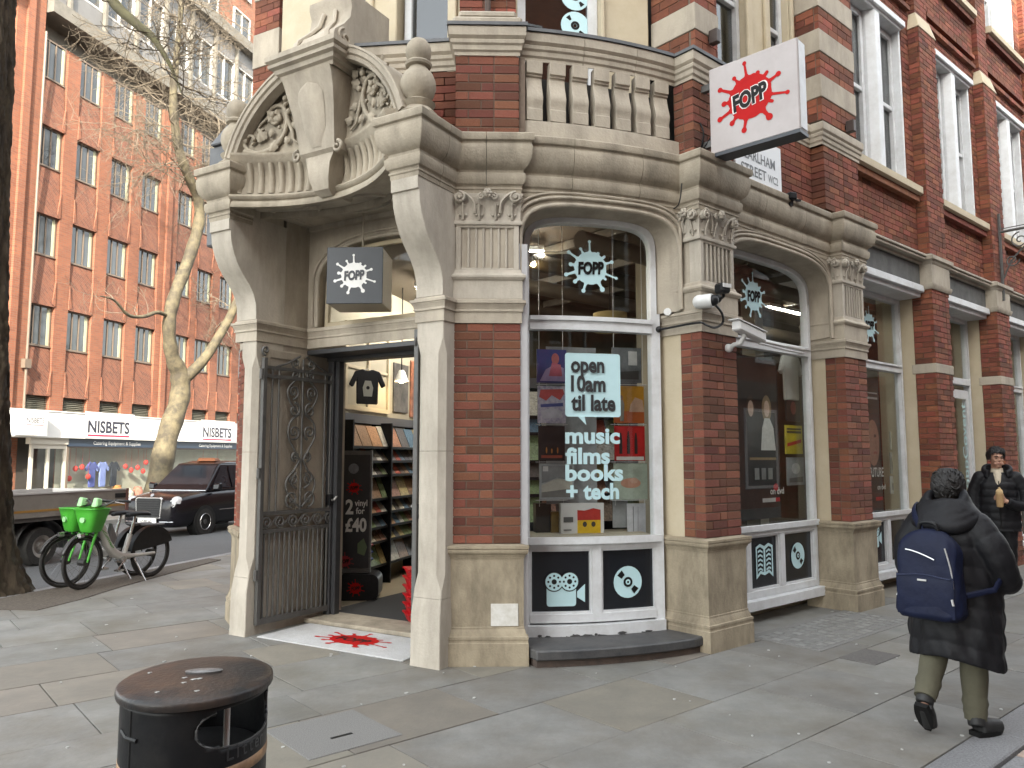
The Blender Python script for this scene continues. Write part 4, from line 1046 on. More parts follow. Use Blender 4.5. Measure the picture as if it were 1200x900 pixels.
for (x, z), (xi, zi) in zip(ap, api): vs += [(x,bw(x)-.02,z),(xi,bw(xi)-.02,zi),(xi,bw(xi)+.08,zi),(x,bw(x)+.08,z)]
for i in range(len(ap)-1):
    for j in range(4): fs.append((i*4+j, i*4+(j+1)%4, i*4+4+(j+1)%4, i*4+4+j))
bowwin.add(vs, fs)
bowbar(bowwin, .05, LWN-.055, -.03, .07, 2.78, 2.865); bowbar(bowwin, .05, LWN-.055, -.05, .0, 2.862, 2.90)
bowbar(bowwin, .05, LWN-.055, -.02, .08, .86, .945); bowbar(bowwin, -.02, LWN, -.06, -.02, .905, .965)
bowbar(bowwin, .05, LWN-.055, -.02, .08, .24, .31); bowbar(bowwin, -.06, LWN+.02, -.07, .08, .115, .225)
bowwin.box(LWN*.50-.04, LWN*.50+.045, bw(LWN*.5)-.02, bw(LWN*.5)+.06, .31, .86)
winb = bowwin.build('bow_window_frame', M_WHITE, corner, smooth=30)
b = MB(FW); b.grid(lambda u,v: bowsurf(.045+(LWN-.095)*u, .03, .94+1.84*v), 12, 1); b.build('pane', M_GLASS, winb)
b = MB(FW); vs = []; fs = []
for x, z in api: vs += [(x,bw(x)+.03,2.86),(x,bw(x)+.03,z+.01)]
for i in range(len(api)-1): fs.append((i*2,i*2+2,i*2+3,i*2+1))
b.add(vs, fs); b.build('pane', M_GLASS, winb)
for x0, x1 in ((.05, LWN*.5-.04), (LWN*.5+.045, LWN-.055)):
    b = MB(FW); bowbar(b, x0+.002, x1-.002, .02, .05, .31, .86, 6); b.build('base_panel', M_DARKPANEL, winb)
    f = MB(FW)
    for s_ in (0,1):
        xa = x0 if not s_ else x1-.018; bowbar(f, xa, xa+.018, -.005, .03, .31, .86, 1)
    bowbar(f, x0, x1, -.005, .03, .31, .33, 4); bowbar(f, x0, x1, -.005, .03, .84, .86, 4); f.build('bead', M_WHITE, winb)
# grey painted pier jamb and the stone jambs
b = MB(FW); b.box(-.14,-.051,-.36,.10,.10,3.45); b.box(-.05,-.001,.0,.10,2.97,3.45); b.build('jamb', M_GREYP, corner)
# stone wall over the bow window, with arch mouldings; the reveal runs from the wall line to the frame
def bowwall(x, z, k):
    t_ = x/LWN; wx, wy = bowpt(min(max(t_,0),1)); fx, fy, _ = FW((x, bw(x)+.02, 0))
    return (wx + (fx-wx)*k, wy + (fy-wy)*k, z)
def wide(k_):
    out = []
    for x, z in arch_pts(0, LWN, 3.42, .44, 2.9, 28): out.append((x, z))
    return out
oa = arch_pts(.0, LWN, 3.42, .40, 4.4, 36)
b = MB(); vs = []; fs = []
full = [(-.001, 2.98)] + oa + [(LWN+.001, 2.98)]
for x, z in oa:
    k = x/LWN
    vs += [bowwall(x, z+.0, 0), bowwall(x, 3.95, 0), bowwall(x, z-.02, 1)]
for i in range(len(oa)-1):
    a, c = 3*i, 3*i+3; fs += [(a,c,c+1,a+1), (a,a+2,c+2,c)]
ja, jb = bowwall(LWN, 3.44, 0), bowwall(LWN, 3.44, 1)
b.add(vs, fs); b.add([(ja[0],ja[1],2.97),(jb[0],jb[1],2.97),(jb[0],jb[1],3.44),(ja[0],ja[1],3.44)], [(0,1,2,3)]); b.build('arch_wall', M_STONE, corner, smooth=40)
for dz, r, off in ((.0,.022,.0),(.06,.016,.012),(.10,.012,.01)):
    b = MB(); pts = []
    for x, z in arch_pts(-dz*.5, LWN+dz*.5, 3.36, .465, 4.2, 36):
        k = x/LWN; kk = min(max(k,0),1); q = bowpt(kk, off); pts.append((q[0], q[1], z+dz))
    pts = [(pts[0][0],pts[0][1],2.98)] + pts + [(pts[-1][0],pts[-1][1],2.98)]
    b.tube(pts, r, 8); b.build('arch_moulding', M_STONE, corner, smooth=60)
# black stone step under the bow
M_STEP = mat('slate_step', (.035,.036,.04), .55, (.075,.075,.075), 6, .5, .25, 40, dirt=(.11,.105,.10), dns=4, damt=.5)
b = MB(); sp_ = [W2(F1,.60,.02)] + [bowpt(.04+i*.92/12, .20, .09) for i in range(13)] + [(1.72,6.80),(1.45,7.25),(.14,6.9)]
b.prism_z(sp_, .055, .135); st_ = b.build('window_step', M_STEP, corner, bevel=.012)
b = MB(); b.prism_z([(x*.995+.004, y+.035) for x, y in sp_], -.02, .056); b.build('step_riser', mat('old_riser', (.10,.07,.055), .9, (.05,.04,.035), 12, .4), st_)
# flaking bottom rail
b = MB(FW); rf = random.Random(4)
for i in range(26):
    x = rf.uniform(.1, LWN-.1); ww = rf.uniform(.012,.05); z = rf.uniform(.12,.145); y = bw(x)-.072
    pts = [(x-ww,z),(x-ww*.3,z-rf.uniform(.004,.012)),(x+ww*.6,z-.004),(x+ww,z+.006),(x+ww*.2,z+rf.uniform(.006,.016)),(x-ww*.5,z+.012)]
    b.prism_y(pts, y, y+.004)
b.build('flaked_paint', M_STEP, winb, kind='stuff')

# ---- second and third piers on the side street
def e_pier(t0, t1, left, right, seed, bricks=True):
    path = [ED(t0,left+.28), ED(t0,0), ED(t1,0), ED(t1,right+.15)]
    band('plinth', PLINTH, path, M_PLINTH, corner)
    b = MB(FE); b.box(t0+.01,t1-.01,.01,left+.2,0,.945); b.build('plinth_core', M_PLINTH, corner)
    pier_bricks('brick_pier', FE, t0, t1, 0, .95, 2.765, left=left, seed=seed)
    b = MB(FE); b.box(t0+.004,t1,left,left+.26,.945,2.77); b.build('cream_jamb', M_CREAM, corner)
    band('string_course', STRING, path, M_STONE, corner); band('pedestal_block', BLOCK, path, M_STONE, corner)
    b = MB(FE); b.box(t0+.012,t1-.012,.014,left+.25,2.77,3.95); b.build('pier_core', M_STONE, corner)
    fluting(FE, t0+.01, t1-.01, -.004); capital(FE, t0, t1, 0, left=.24)
e_pier(0, .54, .23, .2, 3)
e_pier(2.66, 3.18, .23, .2, 4)
# arch wall and window between them
def flat_window(name, fr, t0, t1, y, zs, arch=None, mull=(), base=True, rail=2.86, door=False, zt=3.74):
    """white timber shop window: jambs, transom, base rail and panels"""
    b = MB(fr); f = .06
    ztop = arch[0] if arch else zt
    b.box(t0,t0+f,y-.03,y+.06,.24,ztop); b.box(t1-f,t1,y-.03,y+.06,.24,ztop)
    if arch:
        o1 = arch_pts(t0,t1,arch[0]-.02,arch[1],3.6,34); o2 = arch_pts(t0+f,t1-f,arch[0]-.02,arch[1]-f,3.6,34); vs = []; fs = []
        for (x,z),(xi,zi) in zip(o1,o2): vs += [(x,y-.03,z),(xi,y-.03,zi),(xi,y+.06,zi),(x,y+.06,z)]
        for i in range(len(o1)-1):
            for j in range(4): fs.append((i*4+j,i*4+(j+1)%4,i*4+4+(j+1)%4,i*4+4+j))
        b.add(vs, fs)
    else: b.box(t0+f,t1-f,y-.03,y+.06,zt-f,zt)
    b.box(t0+f,t1-f,y-.035,y+.05,rail-.075,rail); b.box(t0+f,t1-f,y-.055,y-.0,rail-.001,rail+.03)
    b.box(t0+f,t1-f,y-.03,y+.06,.85,.94); b.box(t0-.0,t1,y-.06,y-.03,.90,.965)
    b.box(t0+f,t1-f,y-.03,y+.06,.24,.31); b.box(t0-.03,t1+.03,y-.10,y+.06,.135,.235)
    for m_ in mull: b.box(m_-.045,m_+.045,y-.03,y+.05,.31,.85)
    o = b.build(name, M_WHITE, corner, bevel=.006)
    xs = [t0+f] + sum([[m_-.045, m_+.045] for m_ in mull], []) + [t1-f]
    for i in range(0, len(xs), 2):
        b = MB(fr); b.box(xs[i]+.002,xs[i+1]-.002,y+.02,y+.04,.31,.85); b.build('base_panel', M_DARKPANEL, o)
        b = MB(fr); b.box(xs[i],xs[i]+.016,y-.01,y+.02,.326,.834); b.box(xs[i+1]-.016,xs[i+1],y-.01,y+.02,.326,.834); b.box(xs[i],xs[i+1],y-.01,y+.02,.31,.326); b.box(xs[i],xs[i+1],y-.01,y+.02,.834,.85); b.build('bead', M_WHITE, o)
    b = MB(fr); b.box(t0+f,t1-f,y+.02,y+.026,.94,rail-.07); b.build('pane', M_GLASS, o)
    b = MB(fr)
    if arch:
        vs = []; fs = []
        for x,z in o2: vs += [(x,y+.02,rail),(x,y+.02,z)]
        for i in range(len(o2)-1): fs.append((2*i,2*i+2,2*i+3,2*i+1))
        b.add(vs, fs)
    else: b.box(t0+f,t1-f,y+.02,y+.026,rail,zt-f)
    b.build('pane', M_GLASS, o)
    return o
W2Y = .40
win2 = flat_window('shop_window_frame', FE, .56, 2.62, W2Y, 0, arch=(3.42,.40), mull=(1.24, 1.88))
oa = arch_pts(.56, 2.62, 3.40, .42, 3.6, 34)
b = MB(FE); arch_wall(b, [(.541,3.0),(.56,3.0)]+oa+[(2.62,3.0),(2.655,3.0)], 3.95, lambda x,z,k: (x, .12+.30*k, z-.02*k), 0, 0); b.build('arch_wall', M_STONE, corner, smooth=35)
for dz, r in ((0,.022),(.05,.016),(.085,.012)):
    b = MB(FE); b.tube([(.56-dz*.4,.115,2.98)]+[(x,.115,z+dz) for x,z in arch_pts(.56-dz*.4,2.62+dz*.4,3.36,.465,3.5,34)]+[(2.62+dz*.4,.115,2.98)], r, 8); b.build('arch_moulding', M_STONE, corner, smooth=60)
# plain piers further along, with stone bands and caps
def plain_pier(t0, t1, seed, n300):
    b = MB(FE); b.box(t0+.01,t1-.01,.01,.6,0,3.95); pr = b.build('brick_pier', M_MORTAR, corner)
    if n300:
        pass
    bb = MB(FE); brick_field(bb, t0, t1, 0, 2.77, 0, seed=seed); brick_field(bb, t0, t1, 2.90, 3.93, 0, seed=seed+1)
    fl_ = frame(*FE((t0, .26, 0))[:2], FE.ang-PI/2); 
    bb.fr = fl_; brick_field(bb, 0, .255, 0, 2.77, 0, seed=seed+2); brick_field(bb, 0, .255, 2.90, 3.93, 0, seed=seed+3)
    bb.build('brickwork', M_BRICKI, pr, kind='stuff')
    b = MB(FE); b.box(t0-.006,t1+.006,-.008,.30,2.772,2.898); b.build('stone_band', M_STONE, pr, bevel=.006)
    b = MB(FE); b.box(t0+.003,t1+.003,.262,.75,0,3.9); b.build('cream_jamb', M_CREAM, corner)
    b = MB(FE); b.sweep([(0,3.90),(.015,3.90),(.025,3.92),(.035,3.95),(.035,3.975),(.015,3.98),(.015,4.24),(.025,4.25),(.035,4.28),(.06,4.30),(.06,4.35),(.03,4.37),(0,4.38)], [(t0,.4),(t0,.0),(t1,.0),(t1,.3)]); b.box(t0+.004,t1-.004,.004,.4,3.91,4.37); b.build('pier_cap', M_STONE, corner, smooth=30)
PP = [(5.20,5.79),(7.69,8.28),(10.2,10.8),(12.7,13.3)]
for i, (t0, t1) in enumerate(PP): plain_pier(t0, t1, 20+i*5, i == 0)
M_FASC = mat('dark_fascia', (.105,.105,.10), .8, (.06,.06,.06), 6, .4, .2, 40, dirt=(.2,.2,.19), dns=3, damt=.4, streak=.3)
bays = [(3.18,5.20),(5.79,7.69),(8.28,10.2),(10.8,12.7)]
eb = []
for i, (t0, t1) in enumerate(bays):
    b = MB(FE); b.box(t0+.003,t1-.003,.14,.5,3.96,4.25); b.build('fascia_stone', M_FASC, corner)
    b = MB(FE); b.box(t0,t1,.10,.14,4.25,4.29); b.box(t0,t1,.04,.30,4.29,4.33); b.box(t0,t1,.02,.30,4.33,4.37); b.build('string_moulding', M_STONE, corner, bevel=.01)
    b = MB(FE); b.box(t0+.004,t1-.004,.09,.16,3.86,3.955); b.box(t0+.004,t1-.004,.14,.44,3.80,3.865); b.build('window_head', M_WHITE, corner, bevel=.008)
    if i != 1:
        eb.append(flat_window('shop_window_frame', FE, t0+.02 if i else t0+.02, t1-.03, .44, 0, mull=(t0+.70, t0+1.36), zt=3.80))
    else:
        b = MB(FE); y = .44; a, c = t0+.02, t1-.03
        b.box(a,a+.06,y-.03,y+.06,0,3.8); b.box(c-.06,c,y-.03,y+.06,0,3.8); b.box(a+.06,c-.06,y-.03,y+.06,3.74,3.8); b.box(a+.06,c-.06,y-.04,y+.06,2.76,2.86)
        b.box(c-.95,c-.88,y-.03,y+.06,0,2.76); b.box(a+.06,c-.95,y-.03,y+.06,.85,.94); b.box(a+.06,c-.95,y-.03,y+.06,.1,.25)
        eo = b.build('shop_door_frame', M_WHITE, corner, bevel=.006); eb.append(eo)
        b = MB(FE); b.box(c-.87,c-.75,y-.01,y+.05,.02,2.68); b.box(c-.18,c-.07,y-.01,y+.05,.02,2.68); b.box(c-.75,c-.18,y-.01,y+.05,2.55,2.68); b.box(c-.75,c-.18,y-.01,y+.05,.02,.30); dd_ = b.build('door_leaf', M_WHITE, eo, bevel=.005)
        b = MB(FE); b.box(c-.75,c-.18,y+.01,y+.02,.30,2.55); b.build('pane', M_GLASS, eo); b = MB(FE); b.box(a+.06,c-.95,y+.01,y+.02,.94,2.76); b.build('pane', M_GLASS, eo)
        b = MB(FE); b.box(a+.06,c-.06,y+.01,y+.02,2.86,3.74); b.build('pane', M_GLASS, eo); b = MB(FE); b.box(a+.06,c-.95,y+.0,y+.03,.25,.85); b.build('base_panel', M_DARKPANEL, eo)
# frame of iron keyholes: end of ground floor
# ================================================================ parapet and upper floors
LP_ = [(-2.9,8.1),(-2.2,7.35),(-1.75,6.92),(-1.39,6.70),(-.487,6.60)]
par_path = LP_ + [W2(F1,.0,.0), W2(F1,.545,.0), W2(F1,.545,.065)] + [bowpt(i/12,-.03) for i in range(1,12)] + [ED(-.02,.22), ED(-.02,.02), ED(.56,.02), ED(.56,.4)]
COPE1 = [(o, z) for o, z in COPE]
for q in cut_path(par_path, [(3,.5),(6,.5),(11,.5),(15,.5)]): band('parapet_coping', COPE, q, M_STONE, corner)
band('lead_capping', LEADC, par_path, M_LEAD, corner)
b = MB(F1); b.box(-.03,.575,-.03,.33,5.352,5.45); b.box(.02,.525,.0,.33,5.45,5.52); b.build('pedestal_cap', M_STONE, corner, bevel=.02)
pier_bricks('parapet_pedestal', F1, 0, .545, .0, 4.385, 5.10, course=.08, seed=9)
b = MB(F1); b.box(.545,.60,.03,.4,4.385,5.1); b.build('pedestal_side', M_MORTAR, corner)
pier_bricks('parapet_pedestal', FE, -.02, .56, .02, 4.385, 5.10, left=.22, course=.08, seed=10)
# brick parapet over the porch
PLf = frame(LP_[3][0], LP_[3][1], math.atan2(LP_[4][1]-LP_[3][1], LP_[4][0]-LP_[3][0])); pll = math.hypot(LP_[4][0]-LP_[3][0], LP_[4][1]-LP_[3][1])
b = MB(PLf); b.box(0,pll,.05,.15,4.385,5.1); b.build('parapet_wall', M_MORTAR, corner)
b = MB(PLf); brick_field(b, 0, pll, 4.385, 5.10, 0.0, seed=33); b.build('brickwork', M_BRICKI, corner, kind='stuff')
# balustrade
band('balustrade_base', [(0,4.385),(.10,4.385),(.10,4.52),(.095,4.555),(0,4.56)], [bowpt(i/12,-.10) for i in range(13)], M_STONE, corner)
bal = [(.0,4.56),(.055,4.56),(.055,4.665),(.05,4.668),(.05,4.70),(.062,4.735),(.066,4.77),(.055,4.81),(.036,4.87),(.022,4.93),(.02,4.962),(.035,4.968),(.035,4.985),(.052,4.99),(.055,5.10),(.0,5.10),(-.03,5.1),(-.04,4.96),(-.06,4.76),(-.03,4.56)]
for i in range(7):
    k = .04 + (i+.35)*.94/7; q = bowpt(k, -.06)
    fr = frame(q[0], q[1], BANG + R(9)*(1-2*k)*-.35)
    b = MB(fr); b.prism_x([(-o, z) for o, z in bal], -.073, .073); b.build('baluster', M_STONE, corner, smooth=30, bevel=.006)
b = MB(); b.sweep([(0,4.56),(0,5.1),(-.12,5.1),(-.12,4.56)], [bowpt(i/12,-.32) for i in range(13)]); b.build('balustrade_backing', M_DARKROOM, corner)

def banded(fr, x0, x1, y0, y1, z0, z1, first='brick', bh=1.0):
    z = z0; k = 0 if first == 'brick' else 1
    pr = MB(fr); pr.box(x0+.008,x1-.008,y0+.008,y1,z0,z1); o = pr.build('banded_pier', M_MORTAR, corner)
    fl_ = frame(*fr((x0, y1, 0))[:2], fr.ang-PI/2)
    while z < z1:
        zt = z + (.265 if k % 2 == 0 else .27)*bh
        if k % 2 == 0:
            bb = MB(fr); brick_field(bb, x0, x1, z, zt, y0, course=.265*bh/round(3*bh), seed=k); bb.fr = fl_; brick_field(bb, 0, y1-y0-.055, z, zt, 0, course=.265*bh/round(3*bh), seed=k+9)
            bb.build('brickwork', M_BRICKI, o, kind='stuff')
        else:
            bb = MB(fr); bb.box(x0-.008,x1+.008,y0-.008,y1,z+.002,zt-.002); bb.build('stone_band', M_STONE, o, bevel=.006)
        z = zt; k += 1
    return o
def sash(fr, x0, x1, y, z0, z1, name='sash_window', m=None, meet=True, glassm=None, fw=.05, depth=.08):
    b = MB(fr); b.box(x0,x0+fw,y,y+depth,z0,z1); b.box(x1-fw,x1,y,y+depth,z0,z1); b.box(x0+fw,x1-fw,y,y+depth,z1-fw,z1); b.box(x0+fw,x1-fw,y,y+depth,z0,z0+fw*1.4)
    zm = (z0+z1)/2
    if meet: b.box(x0+fw,x1-fw,y+.005,y+depth-.01,zm-.03,zm+.03)
    o = b.build(name, m or M_WHITE, corner, bevel=.006)
    if meet:
        b = MB(fr); b.box(x0+fw,x1-fw,y+.05,y+.055,z0+fw*1.4,zm-.03); b.build('pane', glassm or M_GLASSUP, o)
        b = MB(fr); b.box(x0+fw,x1-fw,y+.03,y+.035,zm+.03,z1-fw); b.build('pane', glassm or M_GLASSUP, o)
    else:
        b = MB(fr); b.box(x0+fw,x1-fw,y+.03,y+.035,z0+fw*1.4,z1-fw); b.build('pane', glassm or M_GLASSUP, o)
    return o
# corner upper wall: left of first pier, set back behind the parapet
UL = frame(-2.58, 8.20, R(-30.3)); ull = 2.46
b = MB(UL); 
for x0, x1 in ((0,.72),(1.30,1.62),(2.34,2.46)): b.box(x0,x1,0,.3,4.4,9); 
for x0 in (.72,1.30,1.62,2.34): b.box(x0-.05,x0+.05,-.04,0,4.4,9)
b.build('stone_mullions', M_CREAM, corner, bevel=.01)
sash(UL, .75, 1.27, .10, 5.1, 7.2, meet=False); sash(UL, 1.66, 2.30, .10, 5.1, 7.2, meet=False, fw=.09)
b = MB(UL); b.box(0,2.46,.3,.4,4.4,5.1); b.box(0,2.46,-.05,.3,5.0,5.1); b.build('stone_sill', M_STONE, corner)
UP = frame(*F1((.0,.55,0))[:2], F1.ang)
b = MB(UP); b.box(.02,.52,.01,.5,4.4,9); pr = b.build('brick_pier', M_MORTAR, corner)
b = MB(UP); brick_field(b, 0, .54, 5.0, 7.5, 0, seed=40); b.build('brickwork', M_BRICKI, pr, kind='stuff')
b = MB(UP); b.tube([(.27,-.06,5.42),(.27,-.06,7)], .03, 8); b.build('rain_pipe', mat('rust_pipe', (.06,.035,.025), .6), corner)
UB0, UB1 = bowpt(0,-.62), bowpt(1,-.42); UBW = frame(UB0[0], UB0[1], math.atan2(UB1[1]-UB0[1], UB1[0]-UB0[0])); ubl = math.hypot(UB1[0]-UB0[0], UB1[1]-UB0[1])
b = MB(UBW); b.box(-.2,.17,0,.3,4.4,9); b.box(1.0,1.5,0,.3,4.4,9); b.box(-.02,.02,-.05,0,4.4,9); b.box(.13,.17,-.04,0,4.4,9); b.box(1.0,1.04,-.04,0,4.4,9); b.build('stone_mullions', M_CREAM, corner, bevel=.01)
b = MB(UBW); b.box(.17,1.0,-.02,.3,4.9,5.1); b.build('stone_sill', M_STONE, corner)
wub = sash(UBW, .17, 1.0, .08, 5.1, 7.2, meet=False, fw=.10)
for v in (30, -4):
    x, z = sight(UBW, .105, 674, v); b = MB(UBW); flat_poly(b, [disc(.145)] + [disc(.018,12,.0,.0)], x, z, .105); o = b.build('disc_decal', M_VINYL, wub)
    b = MB(UBW)
    for a in (130, -50): flat_poly(b, [[(.07*math.cos(R(a-9)),.07*math.sin(R(a-9))),(.12*math.cos(R(a-12)),.12*math.sin(R(a-12))),(.12*math.cos(R(a+12)),.12*math.sin(R(a+12))),(.07*math.cos(R(a+9)),.07*math.sin(R(a+9)))]], x, z, .103)
    flat_poly(b, [disc(.045,16), disc(.02,12)], x, z, .103); b.build('disc_mark', M_INK, o)
banded(FE, .15, .52, .10, .62, 5.42, 8.6, 'brick')
banded(frame(-3.43, 9.75, R(-28)), 0, .45, 0, .5, 5.36, 9.7, 'brick', bh=1.75)
b = MB(frame(-3.43, 9.75, R(-28))); b.box(-.3,.5,-.4,.3,4.3,5.6); b.prism_x([(-.45,5.6),(.3,5.6),(.3,6.15),(-.1,6.1)], -.25, .5); b.build('lead_dormer', M_LEAD, corner, bevel=.02)
# between second and third pier: stone mullions over a moulded string
b = MB(FE); b.box(.52,.66,.3,.6,5.4,9); b.box(1.36,1.76,.3,.6,5.4,9); b.box(2.24,2.66,.3,.6,5.4,9)
for x in (1.36,1.40,1.76,1.72,2.28): b.box(x-.03,x+.03,.26,.3,5.4,9)
b.build('stone_mullions', M_CREAM, corner, bevel=.01)
sash(FE, .66, 1.36, .38, 5.42, 7.6, fw=.07); sash(FE, 1.76, 2.24, .38, 5.42, 7.6, fw=.07)
banded(FE, 2.36, 3.18, .0, .5, 5.42, 9.2, 'brick')
b = MB(); b.sweep([(o*.8, z+.02) for o, z in COPE] + [(-.2,5.40)], [ED(.56,.15), ED(2.33,.15), ED(2.33,.0), ED(3.2,.0), ED(3.2,.2)]); b.build('string_moulding', M_STONE, corner, smooth=30)
b = MB(FE); b.box(.5,14,.20,.6,4.37,5.3); b.build('wall_core', M_MORTAR, corner)
b = MB(FE); brick_field(b, .56, 2.36, 4.39, 5.12, .15, seed=50); brick_field(b, 2.36, 3.18, 4.39, 5.12, .0, d=.19, seed=51); b.build('brickwork', M_BRICKI, corner, kind='stuff')
# brick front beyond: pilasters, sash windows, sills
UPB = [(3.40,4.98),(6.02,7.52),(8.50,10.0),(11.0,12.5)]
holes = [(a, c, 5.33, 7.62) for a, c in UPB] + [(a, c, 8.85, 10.6) for a, c in UPB]
b = MB(FE); brick_field(b, 3.18, 13.4, 4.38, 10.8, .15, holes=holes, seed=60); b.build('brickwork', M_BRICKI, corner, kind='stuff')
b = MB(FE)
cuts = [3.18] + sum([[a, c] for a, c in UPB], []) + [14]
for i in range(0, len(cuts), 2): b.box(cuts[i], cuts[i+1], .2, .6, 5.3, 13)
for a, c in UPB: b.box(a, c, .2, .6, 7.62, 8.85); b.box(a, c, .2, .6, 10.6, 13)
b.build('wall_core', M_MORTAR, corner)
for t0, t1 in PP:
    b = MB(FE); bb = MB(FE); brick_field(bb, t0, t1, 4.39, 7.60, 0, d=.14, seed=int(t0*10)); brick_field(bb, t0+.08, t1-.08, 7.84, 10.8, .07, d=.08, seed=int(t0*11))
    bb.fr = frame(*FE((t0, .15, 0))[:2], FE.ang-PI/2); brick_field(bb, 0, .145, 4.39, 7.6, 0, seed=3)
    b.box(t0+.008,t1-.008,.008,.15,4.38,7.6); pr = b.build('brick_pilaster', M_MORTAR, corner); bb.build('brickwork', M_BRICKI, pr, kind='stuff')
    b = MB(FE); b.hexa([(t0-.012,-.012,7.6),(t1+.012,-.012,7.6),(t1+.012,.148,7.6),(t0-.012,.148,7.6),(t0+.06,.05,7.85),(t1-.06,.05,7.85),(t1-.06,.148,7.85),(t0+.06,.148,7.85)]); b.build('stone_cap', M_CREAM, pr, bevel=.006)
for i, (a, c) in enumerate(UPB):
    lo = PP[i-1][1] if i else 3.18; hi = PP[i][0]
    b = MB(FE); bb_ = MB(FE); brick_field(bb_, lo, hi, 7.86, 7.93, .09, d=.08, seed=i); brick_field(bb_, lo, hi, 8.02, 8.09, .09, d=.08, seed=i+4); bb_.build('string_course', M_BRICKI, corner, kind='stuff')
    for zs in (5.20, 8.72):
        b = MB(FE); b.prism_x([(.02,zs),(.02,zs+.09),(.05,zs+.11),(.3,zs+.13),(.3,zs-.0),(.06,zs-.0),(.06,zs-.02)], a-.16, min(c+.16, hi)); b.build('window_sill', M_CREAM, corner)
        b = MB(FE); b.box(a-.16, min(c+.16,hi), .07,.2, zs-.10, zs-.02); b.build('sill_brick', M_BRICK, corner)
    for z0, z1 in ((5.33, 7.62), (8.85, 10.6)):
        m_ = (a+c)/2
        for x0, x1 in ((a+.03, m_-.13), (m_+.13, c-.03)): 
            o = sash(FE, x0, x1, .26, z0, z1-.16, fw=.075, depth=.09)
        b = MB(FE); b.prism_z([(m_-.13,.34),(m_-.13,.22),(m_-.07,.12),(m_+.07,.12),(m_+.13,.22),(m_+.13,.34)], z0, z1-.14); b.build('window_mullion', M_WHITE, corner, bevel=.008)
        b = MB(FE); b.box(a,a+.05,.16,.36,z0,z1); b.box(c-.05,c,.16,.36,z0,z1); b.box(a+.05,c-.05,.12,.36,z1-.14,z1); b.box(a-.0,c+.0,.08,.16,z1-.10,z1-.01); b.build('window_casing', M_WHITE, corner, bevel=.008)
        b = MB(FE); n = 7
        b.grid(lambda u,v: (c-.40+.36*u, .56+.03*math.sin(u*2*PI*n), z0+.02+(z1-z0-.2)*v), 42, 1); b.build('curtain', mat('cream_curtain', (.55,.50,.40), .9), corner, smooth=60)
# rooms behind the upper windows, roof
b = MB(); pts = [ED(0,1.3), ED(14,1.3), ED(14,6), W2(FL, 2, 1), W2(FL, ll-2.6, 1.3), W2(UL,.2,.9), W2(UL,2.2,.9)]
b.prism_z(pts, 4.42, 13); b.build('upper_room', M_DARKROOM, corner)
b = MB(); pts = [ED(-.5,.7), ED(14,.61), ED(14,8), (FARL[0]+.4,FARL[1]), (LW0[0]+.4,LW0[1]+.4)]; b.prism_z(pts, 13, 13.3); b.build('roof', M_LEAD, corner)
# far end of the terrace: blank party wall
b = MB(FE); b.box(13.4, 30, .05, 9, 0, 13); b.build('party_wall', MATS.get('red_wall') or brick_tex('red_wall2', (.21,.058,.036), (.16,.045,.03), (.24,.18,.14)), corner)

# ================================================================ shop interior
M_FLOOR = mat('shop_floor_vinyl', (.34,.29,.20), .45, (.28,.24,.17), 3, .3)
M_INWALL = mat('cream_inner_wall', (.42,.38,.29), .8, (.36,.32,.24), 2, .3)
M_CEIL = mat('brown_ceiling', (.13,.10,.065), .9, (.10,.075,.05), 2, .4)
inn = [ED(.3,.60), ED(13,.60), ED(13,7), (FARL[0]+.8, 20), (-1.62,12.4), W2(FP,-.20,1.25), W2(FP,0.0,1.15), W2(FP,1.92,.83), (.1,7.0), (1.25,7.25)]
b = MB(); b.prism_z(inn, .0, .03); b.build('shop_floor', M_FLOOR, corner)
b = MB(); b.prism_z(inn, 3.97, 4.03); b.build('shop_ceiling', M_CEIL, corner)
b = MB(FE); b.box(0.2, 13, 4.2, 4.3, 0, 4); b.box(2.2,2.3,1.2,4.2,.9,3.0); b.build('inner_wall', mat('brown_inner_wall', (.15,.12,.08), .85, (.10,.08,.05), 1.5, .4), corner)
FAV = frame(-2.25, 8.92, R(74.3))
b = MB(FAV); b.box(-.4,9,.0,.1,0,4); b.build('inner_wall', M_INWALL, corner)
b = MB(FAV); b.box(.6,1.9,-.03,0,2.25,2.31); b.box(.6,1.9,-.03,0,3.3,3.36); b.box(.6,.66,-.03,0,2.31,3.3); b.box(1.84,1.9,-.03,0,2.31,3.3); b.box(1.22,1.28,-.03,0,2.31,3.3); b.box(.66,1.84,-.02,0,2.78,2.82); b.build('inner_window', M_CREAM, corner)
b = MB(FE); b.box(.9,1.1,1.3,1.5,0,4); b.box(3.3,3.5,1.5,1.7,0,4); b.box(5.6,5.8,1.5,1.7,0,4); b.build('inner_column', M_INWALL, corner)
# ceiling ducts and beams
b = MB(FE)
for d0 in (1.0, 1.9, 2.8): b.tube([(-.5,d0,3.72),(8,d0,3.72)], .09, 10)
for t0 in (.0,1.0,2.0,3.2,4.6): b.box(t0,t0+.06,.8,4.2,3.86,3.95)
b.build('ceiling_pipes', mat('duct', (.10,.085,.06), .6, (.16,.13,.09), 3, .4), corner, smooth=40)
M_TUBE = emit('tube_light', (1,.95,.86), 19)
def tube_lamp(x, y, z, ang, ln, label):
    t = thing('tube_light', label, 'lamp', (x,y,z), ang)
    fr = frame(x,y,ang,z); b = MB(fr); b.box(-ln/2,ln/2,-.05,.05,.03,.08); b.build('housing', M_FASCIA, t)
    b = MB(fr); b.tube([(-ln/2,0,0),(ln/2,0,0)], .028, 8); b.build('tube', M_TUBE, t)
    return t
tube_lamp(.03, 8.0, 3.80, R(2), .62, 'short lit white tube light inside the top of the bow window')
